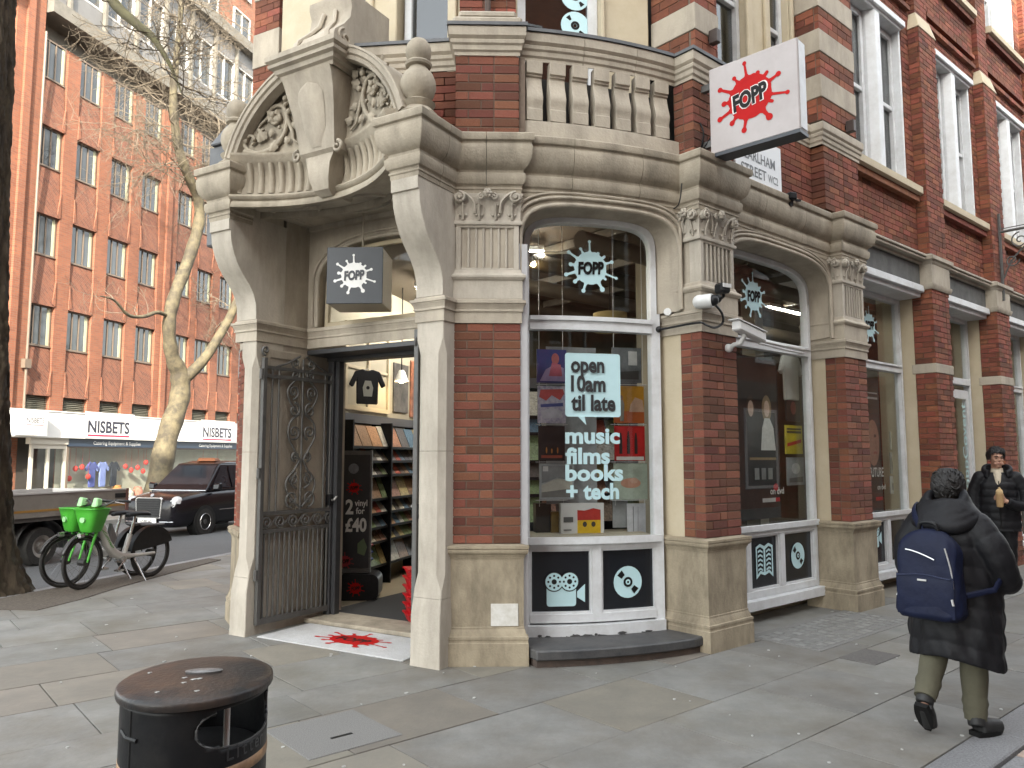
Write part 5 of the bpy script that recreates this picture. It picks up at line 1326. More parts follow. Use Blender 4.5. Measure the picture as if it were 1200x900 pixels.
tube_lamp(-.45, 11.5, 3.78, R(75), 1.4, 'added tube light hidden behind the first brick pier to light the shop')  # added to light the interior, set out of sight
tube_lamp(-1.0, 10.2, 3.74, R(78), 1.6, 'added tube light brightening the record racks inside the doorway')  # extra lamp added to brighten the record sleeves
tube_lamp(*ED(5.0,1.9), 3.80, R(40), 1.4, 'added tube light filling the interior behind the third shop window')  # added interior fill lamp, no known fitting here
sp_t = thing('spot_lamp', 'small white cone lamp glowing high inside the open doorway', 'lamp', (-1.50,10.4,2.70))
b = MB(); b.lathe([(.03,2.83),(.05,2.8),(.095,2.68),(.09,2.68),(.045,2.78)], -1.50, 10.4, 12); b.build('shade', M_FASCIA, sp_t, smooth=40)
b = MB(); b.ball((-1.50,10.4,2.70), .045, 10, 6); b.build('bulb', emit('warm_bulb', (1,.75,.4), 25), sp_t); b = MB(); b.tube([(-1.5,10.4,2.83),(-1.5,10.4,3.97)], .008, 5); b.build('cord', M_INK, sp_t)
tk_ = thing('track_spot', 'small lit spotlight on a ceiling track inside the top of the bow window', 'lamp', FW((.28,1.1,3.72)))
b = MB(FW); b.tube([(-.1,1.15,3.76),(.75,1.05,3.80)], .014, 6); b.build('track', M_FASCIA, tk_); b = MB(FW); b.tube([(.30,1.10,3.74),(.36,1.06,3.66)], .035, 10); b.build('head', M_FASCIA, tk_); b = MB(FW); b.ball((.365,1.055,3.652), .026, 8, 6); b.build('bulb', MATS['warm_bulb'], tk_)
# entrance lobby, threshold and door frame
b = MB(FP); b.box(.0,1.92,.70,1.12,.0,.045); b.build('threshold', M_WORN, corner, bevel=.01)
b = MB(FP); b.box(-.1,1.95,1.12,3.4,.03,.036); b.build('entrance_matting', mat('dark_matting', (.045,.045,.047), .95, (.03,.03,.03), 90, .6, .5, 200), corner)
b = MB(FP); b.box(.02,.10,.95,1.10,.0,2.72); b.box(.10,.15,.98,1.06,.0,2.72); b.box(1.80,1.90,.95,1.10,0,2.72); b.box(.02,1.9,.93,1.1,2.66,2.79); b.box(.0,1.92,.66,.93,2.70,2.75); b.build('door_frame', mat('charcoal_paint', (.035,.037,.04), .4, (.05,.05,.053), 10, .3), corner, bevel=.006)
# ================================================================ signs and lettering on the shop
M_SIGNDARK = mat('charcoal_sign', (.030,.036,.045), .45, (.04,.046,.055), 6, .3)
M_SIGNWHITE = mat('white_sign', (.45,.415,.41), .5, (.40,.365,.36), 3, .3, dirt=(.30,.26,.25), dns=2, damt=.4)
# cube sign hung in the porch
hs = thing('hanging_sign', 'charcoal cube sign with a white splat hung over the open door', 'sign', FP((.84,.22,3.1)), FP.ang)
FH = frame(*FP((.84,.22,0))[:2], R(-2.5))
x0, z0 = sight(FH, 0, 382, 356); x1, z1 = sight(FH, 0, 449, 289)
b = MB(FH); b.box(x0,x1,0,.02,z0,z1); b.build('face', M_SIGNDARK, hs, bevel=.004)
b = MB(FH); b.box(x0+.004,x1-.004,.021,.46,z0+.004,z1-.004); b.build('body', mat('sign_side', (.36,.31,.24), .5, (.3,.26,.2), 4, .3), hs, bevel=.004)
splat(FH, (x0+x1)/2-.005, (z0+z1)/2, (x1-x0)*.225, -.003, hs, M_SPLWHITE, M_SIGNDARK)
b = MB(FH); xr = (x0+x1)/2+.02; b.tube([(xr,.22,z1),(xr,.22,4.03)], .009, 6); b.build('rod', M_WORN, hs)
# projecting lightbox on the side street
ps = thing('projecting_sign', 'large white box sign with a red splat projecting from the upper wall', 'sign', ED(.62,.0)+(4.5,))
PSa = ED(.08,-.16)
FS2 = frame(PSa[0], PSa[1], math.atan2(-.758,.652)+R(6))      # runs straight out from the wall
# face seen from the corner: local x runs outwards
q0 = sight(FS2, 0, 833, 186); q1 = sight(FS2, 0, 938, 158); q2 = sight(FS2, 0, 833, 83); q3 = sight(FS2, 0, 938, 45)
sx0, sx1 = q0[0], q1[0]; sz0 = (q0[1]+q1[1])/2 + .045; sz1 = (q2[1]+q3[1])/2 + .02
b = MB(FS2); b.box(sx0,sx1,0,.16,sz0,sz1); b.build('body', M_SIGNWHITE, ps, bevel=.008)
b = MB(FS2); b.box(sx0-.003,sx1+.003,-.006,.166,sz0-.03,sz0+.0); b.build('base_rail', M_SIGNDARK, ps)
b = MB(FS2); b.box(sx1+.001,sx1+.006,.02,.14,sz0+.02,sz1-.02); b.build('end_panel', M_WHITE, ps)
cx_, cz_ = (sx0+sx1)/2-.02, (sz0+sz1)/2+.02
mo = mat('sign_outline', (.75,.7,.68), .5)
splat(FS2, cx_, cz_, .20, -.003, ps, M_RED, M_INK, rot=.10, outline=mo)
b = MB(FS2); b.box(sx0-.25,sx0,.05,.10,sz0+.10,sz0+.16); b.box(sx0-.25,sx0,.05,.10,sz1-.16,sz1-.10); b.box(sx0-.24,sx0-.20,.03,.12,sz0+.02,sz1-.02); b.build('bracket', M_IRON, ps)
b = MB(FS2); b.tube([tuple(q) for q in spl([Vector((sx0-.2,.04,sz1-.3)),Vector((sx0-.08,.02,sz0+.25)),Vector((sx0-.12,.04,sz0+.08)),Vector((sx0-.02,.06,sz0+.2))],5)], .008, 5); b.build('cable', M_INK, ps)
# street name plate
sn = thing('street_nameplate', 'white street nameplate on the brickwork below the box sign', 'sign', ED(1.2,.13)+(4.4,), FE.ang)
n0 = sight(FE, .135, 861, 213); n1 = sight(FE, .135, 915, 229); n2 = sight(FE, .135, 914, 183)
sx0, sx1 = n0[0], n1[0]; sz0, sz1 = 4.36, 4.92
b = MB(FE); b.box(sx0,sx1,.12,.145,sz0,sz1); b.box(sx0+.28,sx0+.5,.12,.145,sz1,sz1+.05); b.build('plate', mat('nameplate_white', (.68,.70,.72), .45), sn, bevel=.004)
mG = mat('nameplate_ink', (.13,.14,.15), .5); mPk = mat('nameplate_red', (.5,.16,.14), .5)
b = MB(FE); wv = sx1-sx0
put_text(b, 'EARLHAM', sx0+.19*wv, 4.65, .15, .117, width=.66*wv, off=.010)
put_text(b, 'STREET', sx0+.11*wv, 4.49, .15, .117, width=.54*wv, off=.010)
put_text(b, 'WC2', sx0+.69*wv, 4.495, .115, .117, width=.22*wv, off=.010)
b.build('lettering', mG, sn)
b = MB(FE); put_text(b, 'CITY OF WESTMINSTER', sx0+.1*wv, 4.93, .045, .117, width=.5*wv, off=0) if False else b.box(sx0+.38*wv,sx0+.46*wv,.117,.1195,4.87,4.91); b.box(sx0+.3*wv,sx0+.66*wv,.117,.1195,4.85,4.858); b.build('crest', mPk, sn)
# twin sign on the avenue side, edge seen past the porch
b = MB(frame(-3.85, 10.1, R(14))); b.box(-.0,.12,.0,.9,4.1,5.15); o = b.build('projecting_sign', M_SIGNWHITE, None, bevel=.008)
tag(o, 'pale box sign seen edge on past the left side of the porch', 'sign')
b = MB(frame(-3.85, 10.1, R(14))); b.box(.02,.05,-.004,.0,4.6,4.66); b.build('splat_tip', M_RED, o)
# lettering stuck on the glass
def decal(fr, y, parent, polys_or_text, m, name): pass
xw = lambda u, v, y=.012: sight(FW, y-.055, u, v)
YD = .018
def bow_y(x, o=YD): return bw(x)+o
class Curved:
    pass
def onbow(mb):
    """bend flat lettering on to the bowed pane"""
    f0 = FW
    def f(p): return f0((p[0], bw(p[0]) + p[1], p[2]))
    f.ang = f0.ang; f.o = f0.o; mb.fr = f; return mb
c0 = sight(FW, bw(.6)+YD, 692, 314); sc = sight(FW, bw(.6)+YD, 712, 314)[0]-c0[0]
class _F: pass
def fbow(p): return FW((p[0], bw(p[0]) + p[1], p[2]))
fbow.ang = FW.ang; fbow.o = FW.o
splat(fbow, c0[0], c0[1], sc*.93, YD, winb, M_VINYL, M_INK)
p00 = sight(FW, bw(.6)+YD, 663, 488); p11 = sight(FW, bw(.6)+YD, 727, 415)
bx0, bz0, bx1, bz1 = p00[0], p00[1], p11[0], p11[1]
def rrect(x0, z0, x1, z1, r, n=4):
    out = []
    for cx, cz, a in ((x1-r,z1-r,0),(x0+r,z1-r,90),(x0+r,z0+r,180),(x1-r,z0+r,270)):
        out += [(cx+r*math.cos(R(a+90*i/n)), cz+r*math.sin(R(a+90*i/n))) for i in range(n+1)]
    return out
bub = rrect(bx0, bz0, bx1, bz1, .025)
i_ = 15
bub2 = bub[:15] + [(bx0+.115, bz0), (bx0+.19, bz0-.075), (bx0+.175, bz0)] + bub[15:]
b = MB(fbow); flat_poly(b, [bub2], 0, 0, YD); bo = b.build('speech_bubble', M_VINYL, winb)
bw_, bh = bx1-bx0, bz1-bz0
b = MB(fbow)
M_KNOCK = mat('knockout_letters', (.018,.018,.02), .5, (.04,.04,.042), 5, .3)
for s_, zz, wd in (('open', .70, .60), ('10am', .40, .62), ('til late', .10, .80)):
    put_text(b, s_, bx0+.10*bw_, bz0+zz*bh, .255*bh*1.35, YD-.003, width=wd*bw_, off=.032)
b.build('lettering', M_KNOCK, bo)
for s_, u0, u1, v in (('music',663,727,519),('films',663,715,543),('books',663,731,563),('+ tech',664,726,585)):
    q0 = sight(FW, bw(.6)+YD, u0, v); q1 = sight(FW, bw(.6)+YD, u1, v)
    b = MB(fbow); put_text(b, s_, q0[0], q0[1], .192, YD, width=q1[0]-q0[0], off=.036); b.build('lettering', M_VINYL, winb)
# icons on the black base panels
def icon_disc(fr, cx, cz, r, y, parent):
    b = MB(fr); flat_poly(b, [disc(r)], cx, cz, y); o = b.build('disc_icon', M_VINYL, parent)
    b = MB(fr); flat_poly(b, [disc(r*.32,18)], cx, cz, y-.002)
    for a in (135,-45):
        flat_poly(b, [[(r*.5*math.cos(R(a-19)),r*.5*math.sin(R(a-19))),(r*.86*math.cos(R(a-15)),r*.86*math.sin(R(a-15))),(r*.86*math.cos(R(a+15)),r*.86*math.sin(R(a+15))),(r*.5*math.cos(R(a+19)),r*.5*math.sin(R(a+19)))]], cx, cz, y-.002)
    b.build('disc_mark', M_INK, o)
    b = MB(fr); flat_poly(b, [disc(r*.17,14), disc(r*.08,10)], cx, cz, y-.004); b.build('disc_hub', M_VINYL, o)
def icon_camera(fr, cx, cz, w_, y, parent):
    b = MB(fr); h = w_*.62; x0 = cx-w_*.42; x1 = cx+w_*.22
    flat_poly(b, [rrect(x0, cz-h*.62, x1, cz+.02, w_*.06)], 0, 0, y)
    flat_poly(b, [[(x1+.01,cz-h*.32),(x1+w_*.20,cz-h*.5),(x1+w_*.20,cz+.03),(x1+.01,cz-h*.12)]], 0, 0, y)
    rr_ = w_*.19
    o = b.build('camera_icon', M_VINYL, parent)
    for rx in (x0+rr_*.85, x1-rr_*.75):
        b = MB(fr); flat_poly(b, [disc(rr_*1.12,24)], rx, cz+.055, y-.002); b.build('reel_gap', M_INK, o)
        b = MB(fr); flat_poly(b, [disc(rr_,24)] + [disc(rr_*.13,8,rr_*.66*math.cos(k*PI/4),rr_*.66*math.sin(k*PI/4)) for k in range(8)] + [disc(rr_*.3,14)], rx, cz+.055, y-.004); b.build('reel', M_VINYL, o)
def icon_book(fr, cx, cz, w_, y, parent):
    b = MB(fr); h = w_*1.1; M_BK = M_VINYL
    for sg in (-1,1):
        out = [(cx, cz-h*.42),(cx+sg*w_*.25,cz-h*.36),(cx+sg*w_*.5,cz-h*.5),(cx+sg*w_*.5,cz+h*.42),(cx+sg*w_*.25,cz+h*.5),(cx,cz+h*.42)]
        inn_ = [(cx+sg*w_*.05, cz-h*.33),(cx+sg*w_*.25,cz-h*.27),(cx+sg*w_*.43,cz-h*.38),(cx+sg*w_*.43,cz+h*.36),(cx+sg*w_*.25,cz+h*.41),(cx+sg*w_*.05,cz+h*.33)]
        flat_poly(b, [out, inn_], 0, 0, y)
        for k in range(5):
            z = cz+h*(.24-.13*k); flat_poly(b, [[(cx+sg*w_*.10,z-.02*h),(cx+sg*w_*.25,z+.04*h),(cx+sg*w_*.38,z+.0*h),(cx+sg*w_*.38,z+.06*h),(cx+sg*w_*.25,z+.10*h),(cx+sg*w_*.10,z+.04*h)]], 0, 0, y)
    b.build('book_icon', M_VINYL, parent)
yb_ = .012
q = sight(FW, bw(.3)+yb_, 663, 689); icon_camera(fbow, q[0]-.0, q[1]+.0, .40, yb_, winb)
q = sight(FW, bw(.9)+yb_, 736, 682); icon_disc(fbow, q[0], q[1], .138, yb_, winb)
q = sight(FE, W2Y+.012, 896, 657); icon_book(FE, q[0], q[1], .32, W2Y+.012, win2)
q = sight(FE, W2Y+.012, 935, 651); icon_disc(FE, q[0], q[1], .14, W2Y+.012, win2)
q = sight(FE, .44+.012, 1029, 626); icon_camera(FE, q[0]-.08, q[1], .42, .44+.012, eb[0])
# splats on the side windows
q = sight(FE, W2Y+.012, 883, 347); splat(FE, q[0], q[1], .155, W2Y+.012, win2, M_VINYL, M_INK)
q = sight(FE, .44+.012, 1019, 381); splat(FE, q[0], q[1], .15, .452, eb[0], M_VINYL, M_INK)
# vertical lettering on the shop door further up the street
tm = MB(FE); q0 = sight(FE, .45, 1134, 572); q1 = sight(FE, .45, 1134, 452)
put_text(tm, '@FoppCovent', q0[0]+.09, .75, .26, .452, width=1.75, rot=PI/2, off=.012); tm.build('lettering', M_VINYL, eb[1])

# ================================================================ cameras, cables, bracket
M_CAMW = mat('camera_white', (.66,.66,.65), .4, (.55,.55,.54), 8, .3); M_CABLE = mat('black_cable', (.012,.012,.013), .5)
def at(fr, y, u, v): x, z = sight(fr, y, u, v); return Vector(fr((x, y, z)))
c = at(FE, -.10, 830, 353)
dc = thing('dome_camera', 'white dome camera with a dark lens on the stone of the second pier', 'security camera', c)
b = MB(); b.tube([c+Vector((-.07,.03,.0)), c+Vector((.03,-.03,0))], .062, 16); b.ball(c+Vector((-.07,.03,0)), .062, 12, 8); b.build('housing', M_CAMW, dc, smooth=50)
b = MB(); b.ball(c+Vector((.035,-.035,0)), .05, 12, 8); b.build('lens', M_BLACK, dc, smooth=50)
b = MB(); b.tube([c+Vector((-.02,.02,.0)), c+Vector((.05,.09,.02))], .04, 10); b.build('mount', M_CAMW, dc)
c = at(FE, -.16, 847, 338)
fl_ = thing('flood_lamp', 'small black floodlight on an arm beside the dome camera', 'lamp', c)
b = MB(frame(c.x,c.y,R(30),c.z)); b.box(-.06,.06,-.05,.06,-.045,.045); b.build('head', M_BLACK, fl_, bevel=.02); b = MB(frame(c.x,c.y,R(30),c.z)); b.box(-.05,.05,-.056,-.05,.0,.035); b.build('visor', M_CAMW, fl_)
b = MB(); b.tube([c, c+Vector((.02,.05,-.06)), at(FE,-.02,842,352)], .014, 6); b.build('arm', M_BLACK, fl_); b = MB(); p_ = at(FE,-.03,841,350); b.ball(p_, .04, 10, 6); b.build('joint', M_BLACK, fl_)
c = at(FE, -.18, 874, 388); c2 = at(FE, -.18, 857, 408)
bc = thing('bullet_camera', 'white bullet camera on a bracket before the second shop window', 'security camera', c)
b = MB(); a1 = at(FE,-.20,862,381); a2 = at(FE,-.20,893,396); dv = (a2-a1).normalized(); fr = frame(a1.x,a1.y,math.atan2(dv.y,dv.x),a1.z); sl = dv.z/math.hypot(dv.x,dv.y); L_ = (a2-a1).length
b.hexa([fr((0,-.045,-.045)),fr((L_,-.045,-.045+sl*L_)),fr((L_,.045,-.045+sl*L_)),fr((0,.045,-.045)),fr((0,-.045,.045)),fr((L_,-.045,.045+sl*L_)),fr((L_,.045,.045+sl*L_)),fr((0,.045,.045))]); b.build('housing', M_CAMW, bc, bevel=.012)
b = MB(); b.hexa([fr((-.03,-.055,.046)),fr((L_,-.055,.046+sl*L_)),fr((L_,.055,.046+sl*L_)),fr((-.03,.055,.046)),fr((-.03,-.055,.056)),fr((L_,-.055,.056+sl*L_)),fr((L_,.055,.056+sl*L_)),fr((-.03,.055,.056))]); b.build('sunshade', M_CAMW, bc)
b = MB(); b.tube([at(FE,-.2,873,392), at(FE,-.16,868,402), at(FE,-.08,860,404), at(FE,-.01,853,410)], .022, 8); b.ball(at(FE,-.02,854,408), .04, 8, 6); b.build('bracket', M_CAMW, bc, smooth=50)
b = MB(); b.tube([at(FE,-.16,889,398), at(FE,-.05,905,402), at(FE,.1,925,406), at(FE,.33,942,410)], .02, 8); b.tube([at(FE,-.16,889,402), at(FE,.1,925,411), at(FE,.33,942,414)], .012, 6); b.build('arm', M_CAMW, bc)
FEL = frame(*ED(0,.25), FE.ang-PI/2)   # flank of the second pier that faces the bow window
def atl(u, v, o=-.02): x, z = sight(FEL, o-.06, u, v); return Vector(FEL((x, o-.06, z)))
b = MB(); pts = [at(FE,-.10,838,357), at(FE,-.12,846,367), at(FE,-.08,847,378), at(FE,-.07,838,384), at(FE,-.07,828,381), at(FE,-.07,822,378)] + [atl(u,v) for u,v in ((812,379),(800,381),(785,384),(773,386))]
b.tube(spl(pts,5), .011, 6); b.ball(atl(772,386), .03, 8, 6); o = b.build('camera_cable', M_CABLE, smooth=50); tag(o, 'thick black cable looping from the dome camera along the pier', 'cable')
b = MB(); pts = [atl(u,v,.02) for u,v in ((789,366),(787,330),(786,300),(785,268),(781,250))]+[atl(795,240,-.08), atl(799,215,-.1)]
b.tube(spl(pts,5), .006, 5); o = b.build('wall_cable', M_CABLE); tag(o, 'thin black cable running down the stone beside the bow window', 'cable')
b = MB(); p_ = atl(784,366,.02); b.tube([p_+Vector((0,.03,0)), p_+Vector((-.02,-.03,0))], .035, 10); o = b.build('junction_box', M_CAMW, smooth=40); tag(o, 'small round white junction box at the foot of the thin cable', 'junction box')
c = at(FE, .02, 926, 232); t = thing('spot_lamp', 'tiny black spotlight standing on the cornice beside the street nameplate', 'lamp', c); fr = frame(c.x,c.y,R(20),c.z)
b = MB(fr); b.box(-.05,.05,-.06,.06,-.03,.05); b.build('head', M_BLACK, t, bevel=.015); b = MB(fr); b.box(-.02,.02,-.02,.02,-.09,-.03); b.box(.05,.14,0,.02,-.02,.0); b.build('arm', M_BLACK, t)
for (fr_, y, u, v) in ((FE,.09,832,46),(FE,-.01,992,150)):
    c = at(fr_, y, u, v); t = thing('wall_light', 'small brown box light on the banded pier ' + ('above the projecting box sign' if u < 900 else 'left of the tall white sash window'), 'lamp', c); fr = frame(c.x,c.y,FE.ang,c.z)
    b = MB(fr); b.box(-.035,.035,-.10,-.005,-.07,.07); b.build('body', mat('brown_metal', (.045,.03,.025), .5), t, bevel=.008); b = MB(fr); b.box(-.02,.02,-.005,.03,-.02,.02); b.build('stem', M_BLACK, t)
# scrolled iron hanging bracket on the far pilaster
c = Vector(FE((7.85,-.04,4.9))); ib = thing('iron_bracket', 'black scrolled iron sign bracket high on the far brick pilaster', 'bracket', c)
FB = frame(*ED(7.95,0), FE.ang-PI/2)
b = MB(FB); b.box(-.02,.02,-.02,.02,4.15,5.55) if False else b.tube([(.03,0,4.1),(.03,0,5.5)], .022, 6); b.tube([(.03,0,5.20),(1.05,0,5.20)], .022, 6); b.tube([(.03,0,5.25),(1.0,0,5.25)], .008, 5); b.build('bar', M_IRON, ib)
b = MB(FB); 
for cx, cz, r, a0, sg in ((.30,5.02,.13,90,1),(.62,5.08,.09,90,-1),(.18,4.72,.10,0,-1),(.85,5.11,.07,90,1)):
    s1 = spiral(cx, cz, r, R(a0), 1.6, sg); b.tube([(x,0,z) for x,z in s1], .011, 5)
b.tube([(x.x,0,x.z) for x in spl([Vector((.05,0,4.45)),Vector((.2,0,4.75)),Vector((.5,0,5.0)),Vector((1.0,0,5.17))],6)], .014, 5); b.build('scroll', M_IRON, ib)

# ================================================================ gates of the porch
def gate(fr, name, label, W_, z0, z1, scrolls=True):
    t = thing(name, label, 'gate', fr((0,0,z0)), fr.ang)
    b = MB(fr); b.box(0,.045,-.02,.025,z0,z1+.05); b.build('hinge_post', M_IRON, t, bevel=.004); b = MB(fr); b.box(W_-.045,W_,-.02,.025,z0,z1+.22); b.build('lock_post', M_IRON, t, bevel=.004)
    for za, zb in ((z0,z0+.055),(.93,.965),(1.10,1.135),(z1-.14,z1-.105),(z1-.055,z1-.025)):
        b = MB(fr); b.box(.045,W_-.045,-.012,.018,za,zb); b.build('rail', M_IRON, t)
    n = 15
    for i in range(n):
        x = .045 + (W_-.09)*(i+.5)/n; b = MB(fr); b.tube([(x,0,z0+.05),(x,0,.935)], .0115, 6); b.build('bar', M_IRON, t)
    for i in range(6):
        cx = .10 + (W_-.2)*i/5; s1 = spiral(cx, 1.03, .06, R(200), 1.4, -1); b = MB(fr); b.tube([(x,0,z) for x,z in s1], .010, 5); b.tube([(q.x,0,q.z) for q in spl([Vector((cx-.055,0,1.02)),Vector((cx-.01,0,.975)),Vector((cx+.06,0,1.02)),Vector((cx+.12,0,1.085))],4) if q.x < W_-.05], .008, 5); b.build('scroll', M_IRON, t, smooth=60)
    for x in (.12,.20,W_-.20,W_-.12): b = MB(fr); b.tube([(x,0,1.13),(x,0,z1-.05)], .010, 6); b.build('bar', M_IRON, t)
    c_ = W_/2
    b = MB(fr); b.tube([(c_,0,1.13),(c_,0,z1+.08)], .011, 6); b.build('bar', M_IRON, t)
    for sg in (-1,1):
        for cz, r, a0, dr, ox in ((1.24,.085,270,1,.105),(1.44,.065,90,-1,.09),(1.66,.05,270,1,.075),(1.90,.075,250,-1,.10),(2.12,.075,90,1,.10),(2.30,.07,270,-1,.12),(2.47,.06,90,1,.10)):
            s1 = spiral(c_+sg*ox, cz, r, R(a0), 1.5, dr*sg); b = MB(fr); b.tube([(x,0,z) for x,z in s1], [.0125*(1-.3*i/len(s1)) for i in range(len(s1))], 6); b.build('scroll', M_IRON, t, smooth=60)
        for pts in ([(.02,1.16),(.16,1.30),(.18,1.42),(.09,1.52),(.02,1.62)],[(.02,1.62),(.10,1.74),(.17,1.86),(.15,2.0),(.04,2.08)],[(.04,2.08),(.16,2.2),(.19,2.32),(.10,2.42)],[(.05,1.34),(.12,1.40),(.06,1.50)]):
            b = MB(fr); b.tube([(c_+sg*q.x,0,q.z) for q in spl([Vector((x,0,z)) for x,z in pts],5)], .011, 6); b.build('scroll', M_IRON, t, smooth=60)
        s1 = spiral(c_+sg*.10, z1+.03, .055, R(260), 1.3, sg); b = MB(fr); b.tube([(x,0,z) for x,z in s1], .011, 6); b.tube([(q.x,0,q.z) for q in spl([Vector((c_+sg*.34,0,z1-.03)),Vector((c_+sg*.26,0,z1+.0)),Vector((c_+sg*.18,0,z1+.03)),Vector((c_+sg*.04,0,z1+.11))],5)], .011, 6); b.build('crest_scroll', M_IRON, t, smooth=60)
        s1 = spiral(c_+sg*(W_/2-.03), z1+.12, .05, R(270), 1.2, sg); b = MB(fr); b.tube([(x,0,z) for x,z in s1], .012, 6); b.build('crest_scroll', M_IRON, t, smooth=60)
    b = MB(fr); b.box(W_-.13,W_-.01,-.03,.035,1.15,1.27); b.build('lock', M_BLACK, t, bevel=.004); b = MB(fr); b.tube([(W_-.10,-.03,1.21),(W_-.10,-.06,1.21),(W_-.06,-.06,1.25)], .012, 6); b.build('handle', mat('worn_steel', (.4,.39,.37), .4, metal=.8), t)
    for z in (.55,1.5,2.45): b = MB(fr); b.tube([(-.012,.0,z-.05),(-.012,.0,z+.05)], .02, 8); b.build('hinge', M_IRON, t)
    return t
ga, gb = FP((.03,.06,0)), FP((.085,1.06,0))
FG = frame(ga[0], ga[1], math.atan2(gb[1]-ga[1], gb[0]-ga[0]))
gate(FG, 'iron_gate', 'scrolled wrought iron gate folded open against the left porch wall', math.hypot(gb[0]-ga[0], gb[1]-ga[1]), .09, 2.56)
ga, gb = FP((1.895,.02,0)), FP((1.895-.06,.98,0))
FG2 = frame(gb[0], gb[1], math.atan2(ga[1]-gb[1], ga[0]-gb[0]))
gate(FG2, 'iron_gate', 'wrought iron gate leaf seen edge on against the right porch column', math.hypot(gb[0]-ga[0], gb[1]-ga[1]), .05, 2.50)

# ================================================================ mat, stand, racks and goods
mt_pts = [(-2.18,7.21),(-.86,6.575),(-1.20,7.72),(-1.93,8.02)]
mt_pts = [FP((.11,.02,0))[:2], FP((1.80,.02,0))[:2], FP((1.80,.68,0))[:2], FP((.11,.68,0))[:2]]
b = MB(); b.prism_z([tuple(p) for p in mt_pts], .0, .012); dm = b.build('door_mat', mat('white_mat', (.56,.56,.56), .95, (.44,.44,.44), 60, .5, .6, 120, dirt=(.38,.37,.35), dns=4, damt=.6), None, bevel=.003)
tag(dm, 'dirty white mat with a red splat on the porch step', 'doormat')
def fmat(p): q = FP((.98 + p[0], .36 + p[2], 0)); return (q[0], q[1], .0135 - p[1])
fmat.ang = 0; fmat.o = (0,0,0)
b = MB(fmat)
for k_, q_ in enumerate(splat_shapes(.17)): flat_poly(b, [[(x*1.5, z*.9) for x, z in q_]], 0, 0, -.0004*(k_ % 3)-(.0002 if k_ else 0))
b.build('splat_logo', M_RED, dm); b = MB(fmat); put_text(b, 'FOPP', 0, -.055, .15, -.002, width=.36, align='C', off=.03); b.build('lettering', M_INK, dm)
# vinyl offer stand
VS = frame(-1.985, 9.02, R(3))
vs_ = thing('display_stand', 'tall black display stand advertising vinyl just inside the door', 'display stand', (-2.06,9.02,.03))
b = MB(VS); b.box(0,.34,0,.05,.36,1.70); b.build('board', mat('black_board', (.014,.015,.018), .35, (.03,.032,.036), 3, .5), vs_, bevel=.005)
b = MB(VS); b.box(-.01,.35,-.02,.06,1.68,1.73); b.box(-.01,.35,-.02,.06,.33,.38); b.box(-.012,.012,-.01,.055,.38,1.68); b.box(.33,.352,-.01,.055,.38,1.68); b.build('frame', M_IRON, vs_)
b = MB(VS); b.prism_y(rrect(-.02,.03,.46,.32,.08), -.10, .30); b.build('base', M_BLACK, vs_, smooth=40)
b = MB(VS); put_text(b, '2', .055, 1.00, .23, -.003, width=.09, off=.03); put_text(b, 'vinyl', .16, 1.09, .10, -.003, width=.145, off=.02); put_text(b, 'for', .175, 1.00, .10, -.003, width=.10, off=.02); put_text(b, '\u00a340', .055, .80, .21, -.003, width=.245, off=.035); b.build('lettering', mat('stand_white', (.66,.66,.64), .5), vs_)
splat(VS, .15, 1.30, .055, -.004, vs_, M_RED, M_INK); splat(VS, .2, .17, .06, -.104, vs_, M_RED, M_INK); splat(VS, .06, .46, .06, -.004, vs_, mat('dull_red', (.3,.02,.03), .5), M_INK)
b = MB(VS); flat_poly(b, [disc(.06)], .14, 1.52, -.003); b.build('disc_print', mat('grey_print', (.18,.19,.21), .5, (.1,.1,.12), 20, .5), vs_)
b = MB(VS); flat_poly(b, [[(.2,.55),(.28,.52),(.31,.62),(.27,.72),(.2,.66)]], 0, 0, -.003); b.build('print_shape', mat('green_print', (.10,.14,.07), .5), vs_)
# record racks
rsl = random.Random(21)
PAL = [(.52,.45,.33),(.30,.19,.12),(.58,.54,.46),(.14,.14,.15),(.48,.26,.15),(.42,.10,.07),(.14,.22,.30),(.22,.28,.14),(.55,.40,.18),(.62,.57,.47),(.38,.21,.15),(.12,.10,.09)]
PNM = ['cream','brown','buff','charcoal','tan','red','blue','olive','ochre','ivory','russet','black']
slm = [mat('sleeve_print_%s' % 'abcdefghijkl'[i], c, .35, tuple(x*.45 for x in c), 9, .7, dirt=tuple(min(.7,x*1.8) for x in c), dns=16) for i, c in enumerate(PAL)]
slmesh = []
for i, m_ in enumerate(slm):
    b = MB(); b.hexa([(-.5,-.5,0),(.5,-.5,0),(.5,-.44,0),(-.5,-.44,0),(-.5,.44,1),(.5,.44,1),(.5,.5,1),(-.5,.5,1)]); o = b.build('record_sleeve', m_); slmesh.append(o.data); bpy.data.objects.remove(o)
ORD = ['bottom','second','third','fourth','fifth','sixth','seventh','eighth','ninth']
NTH = ['first','second','third','fourth','fifth','sixth','seventh','eighth','ninth']
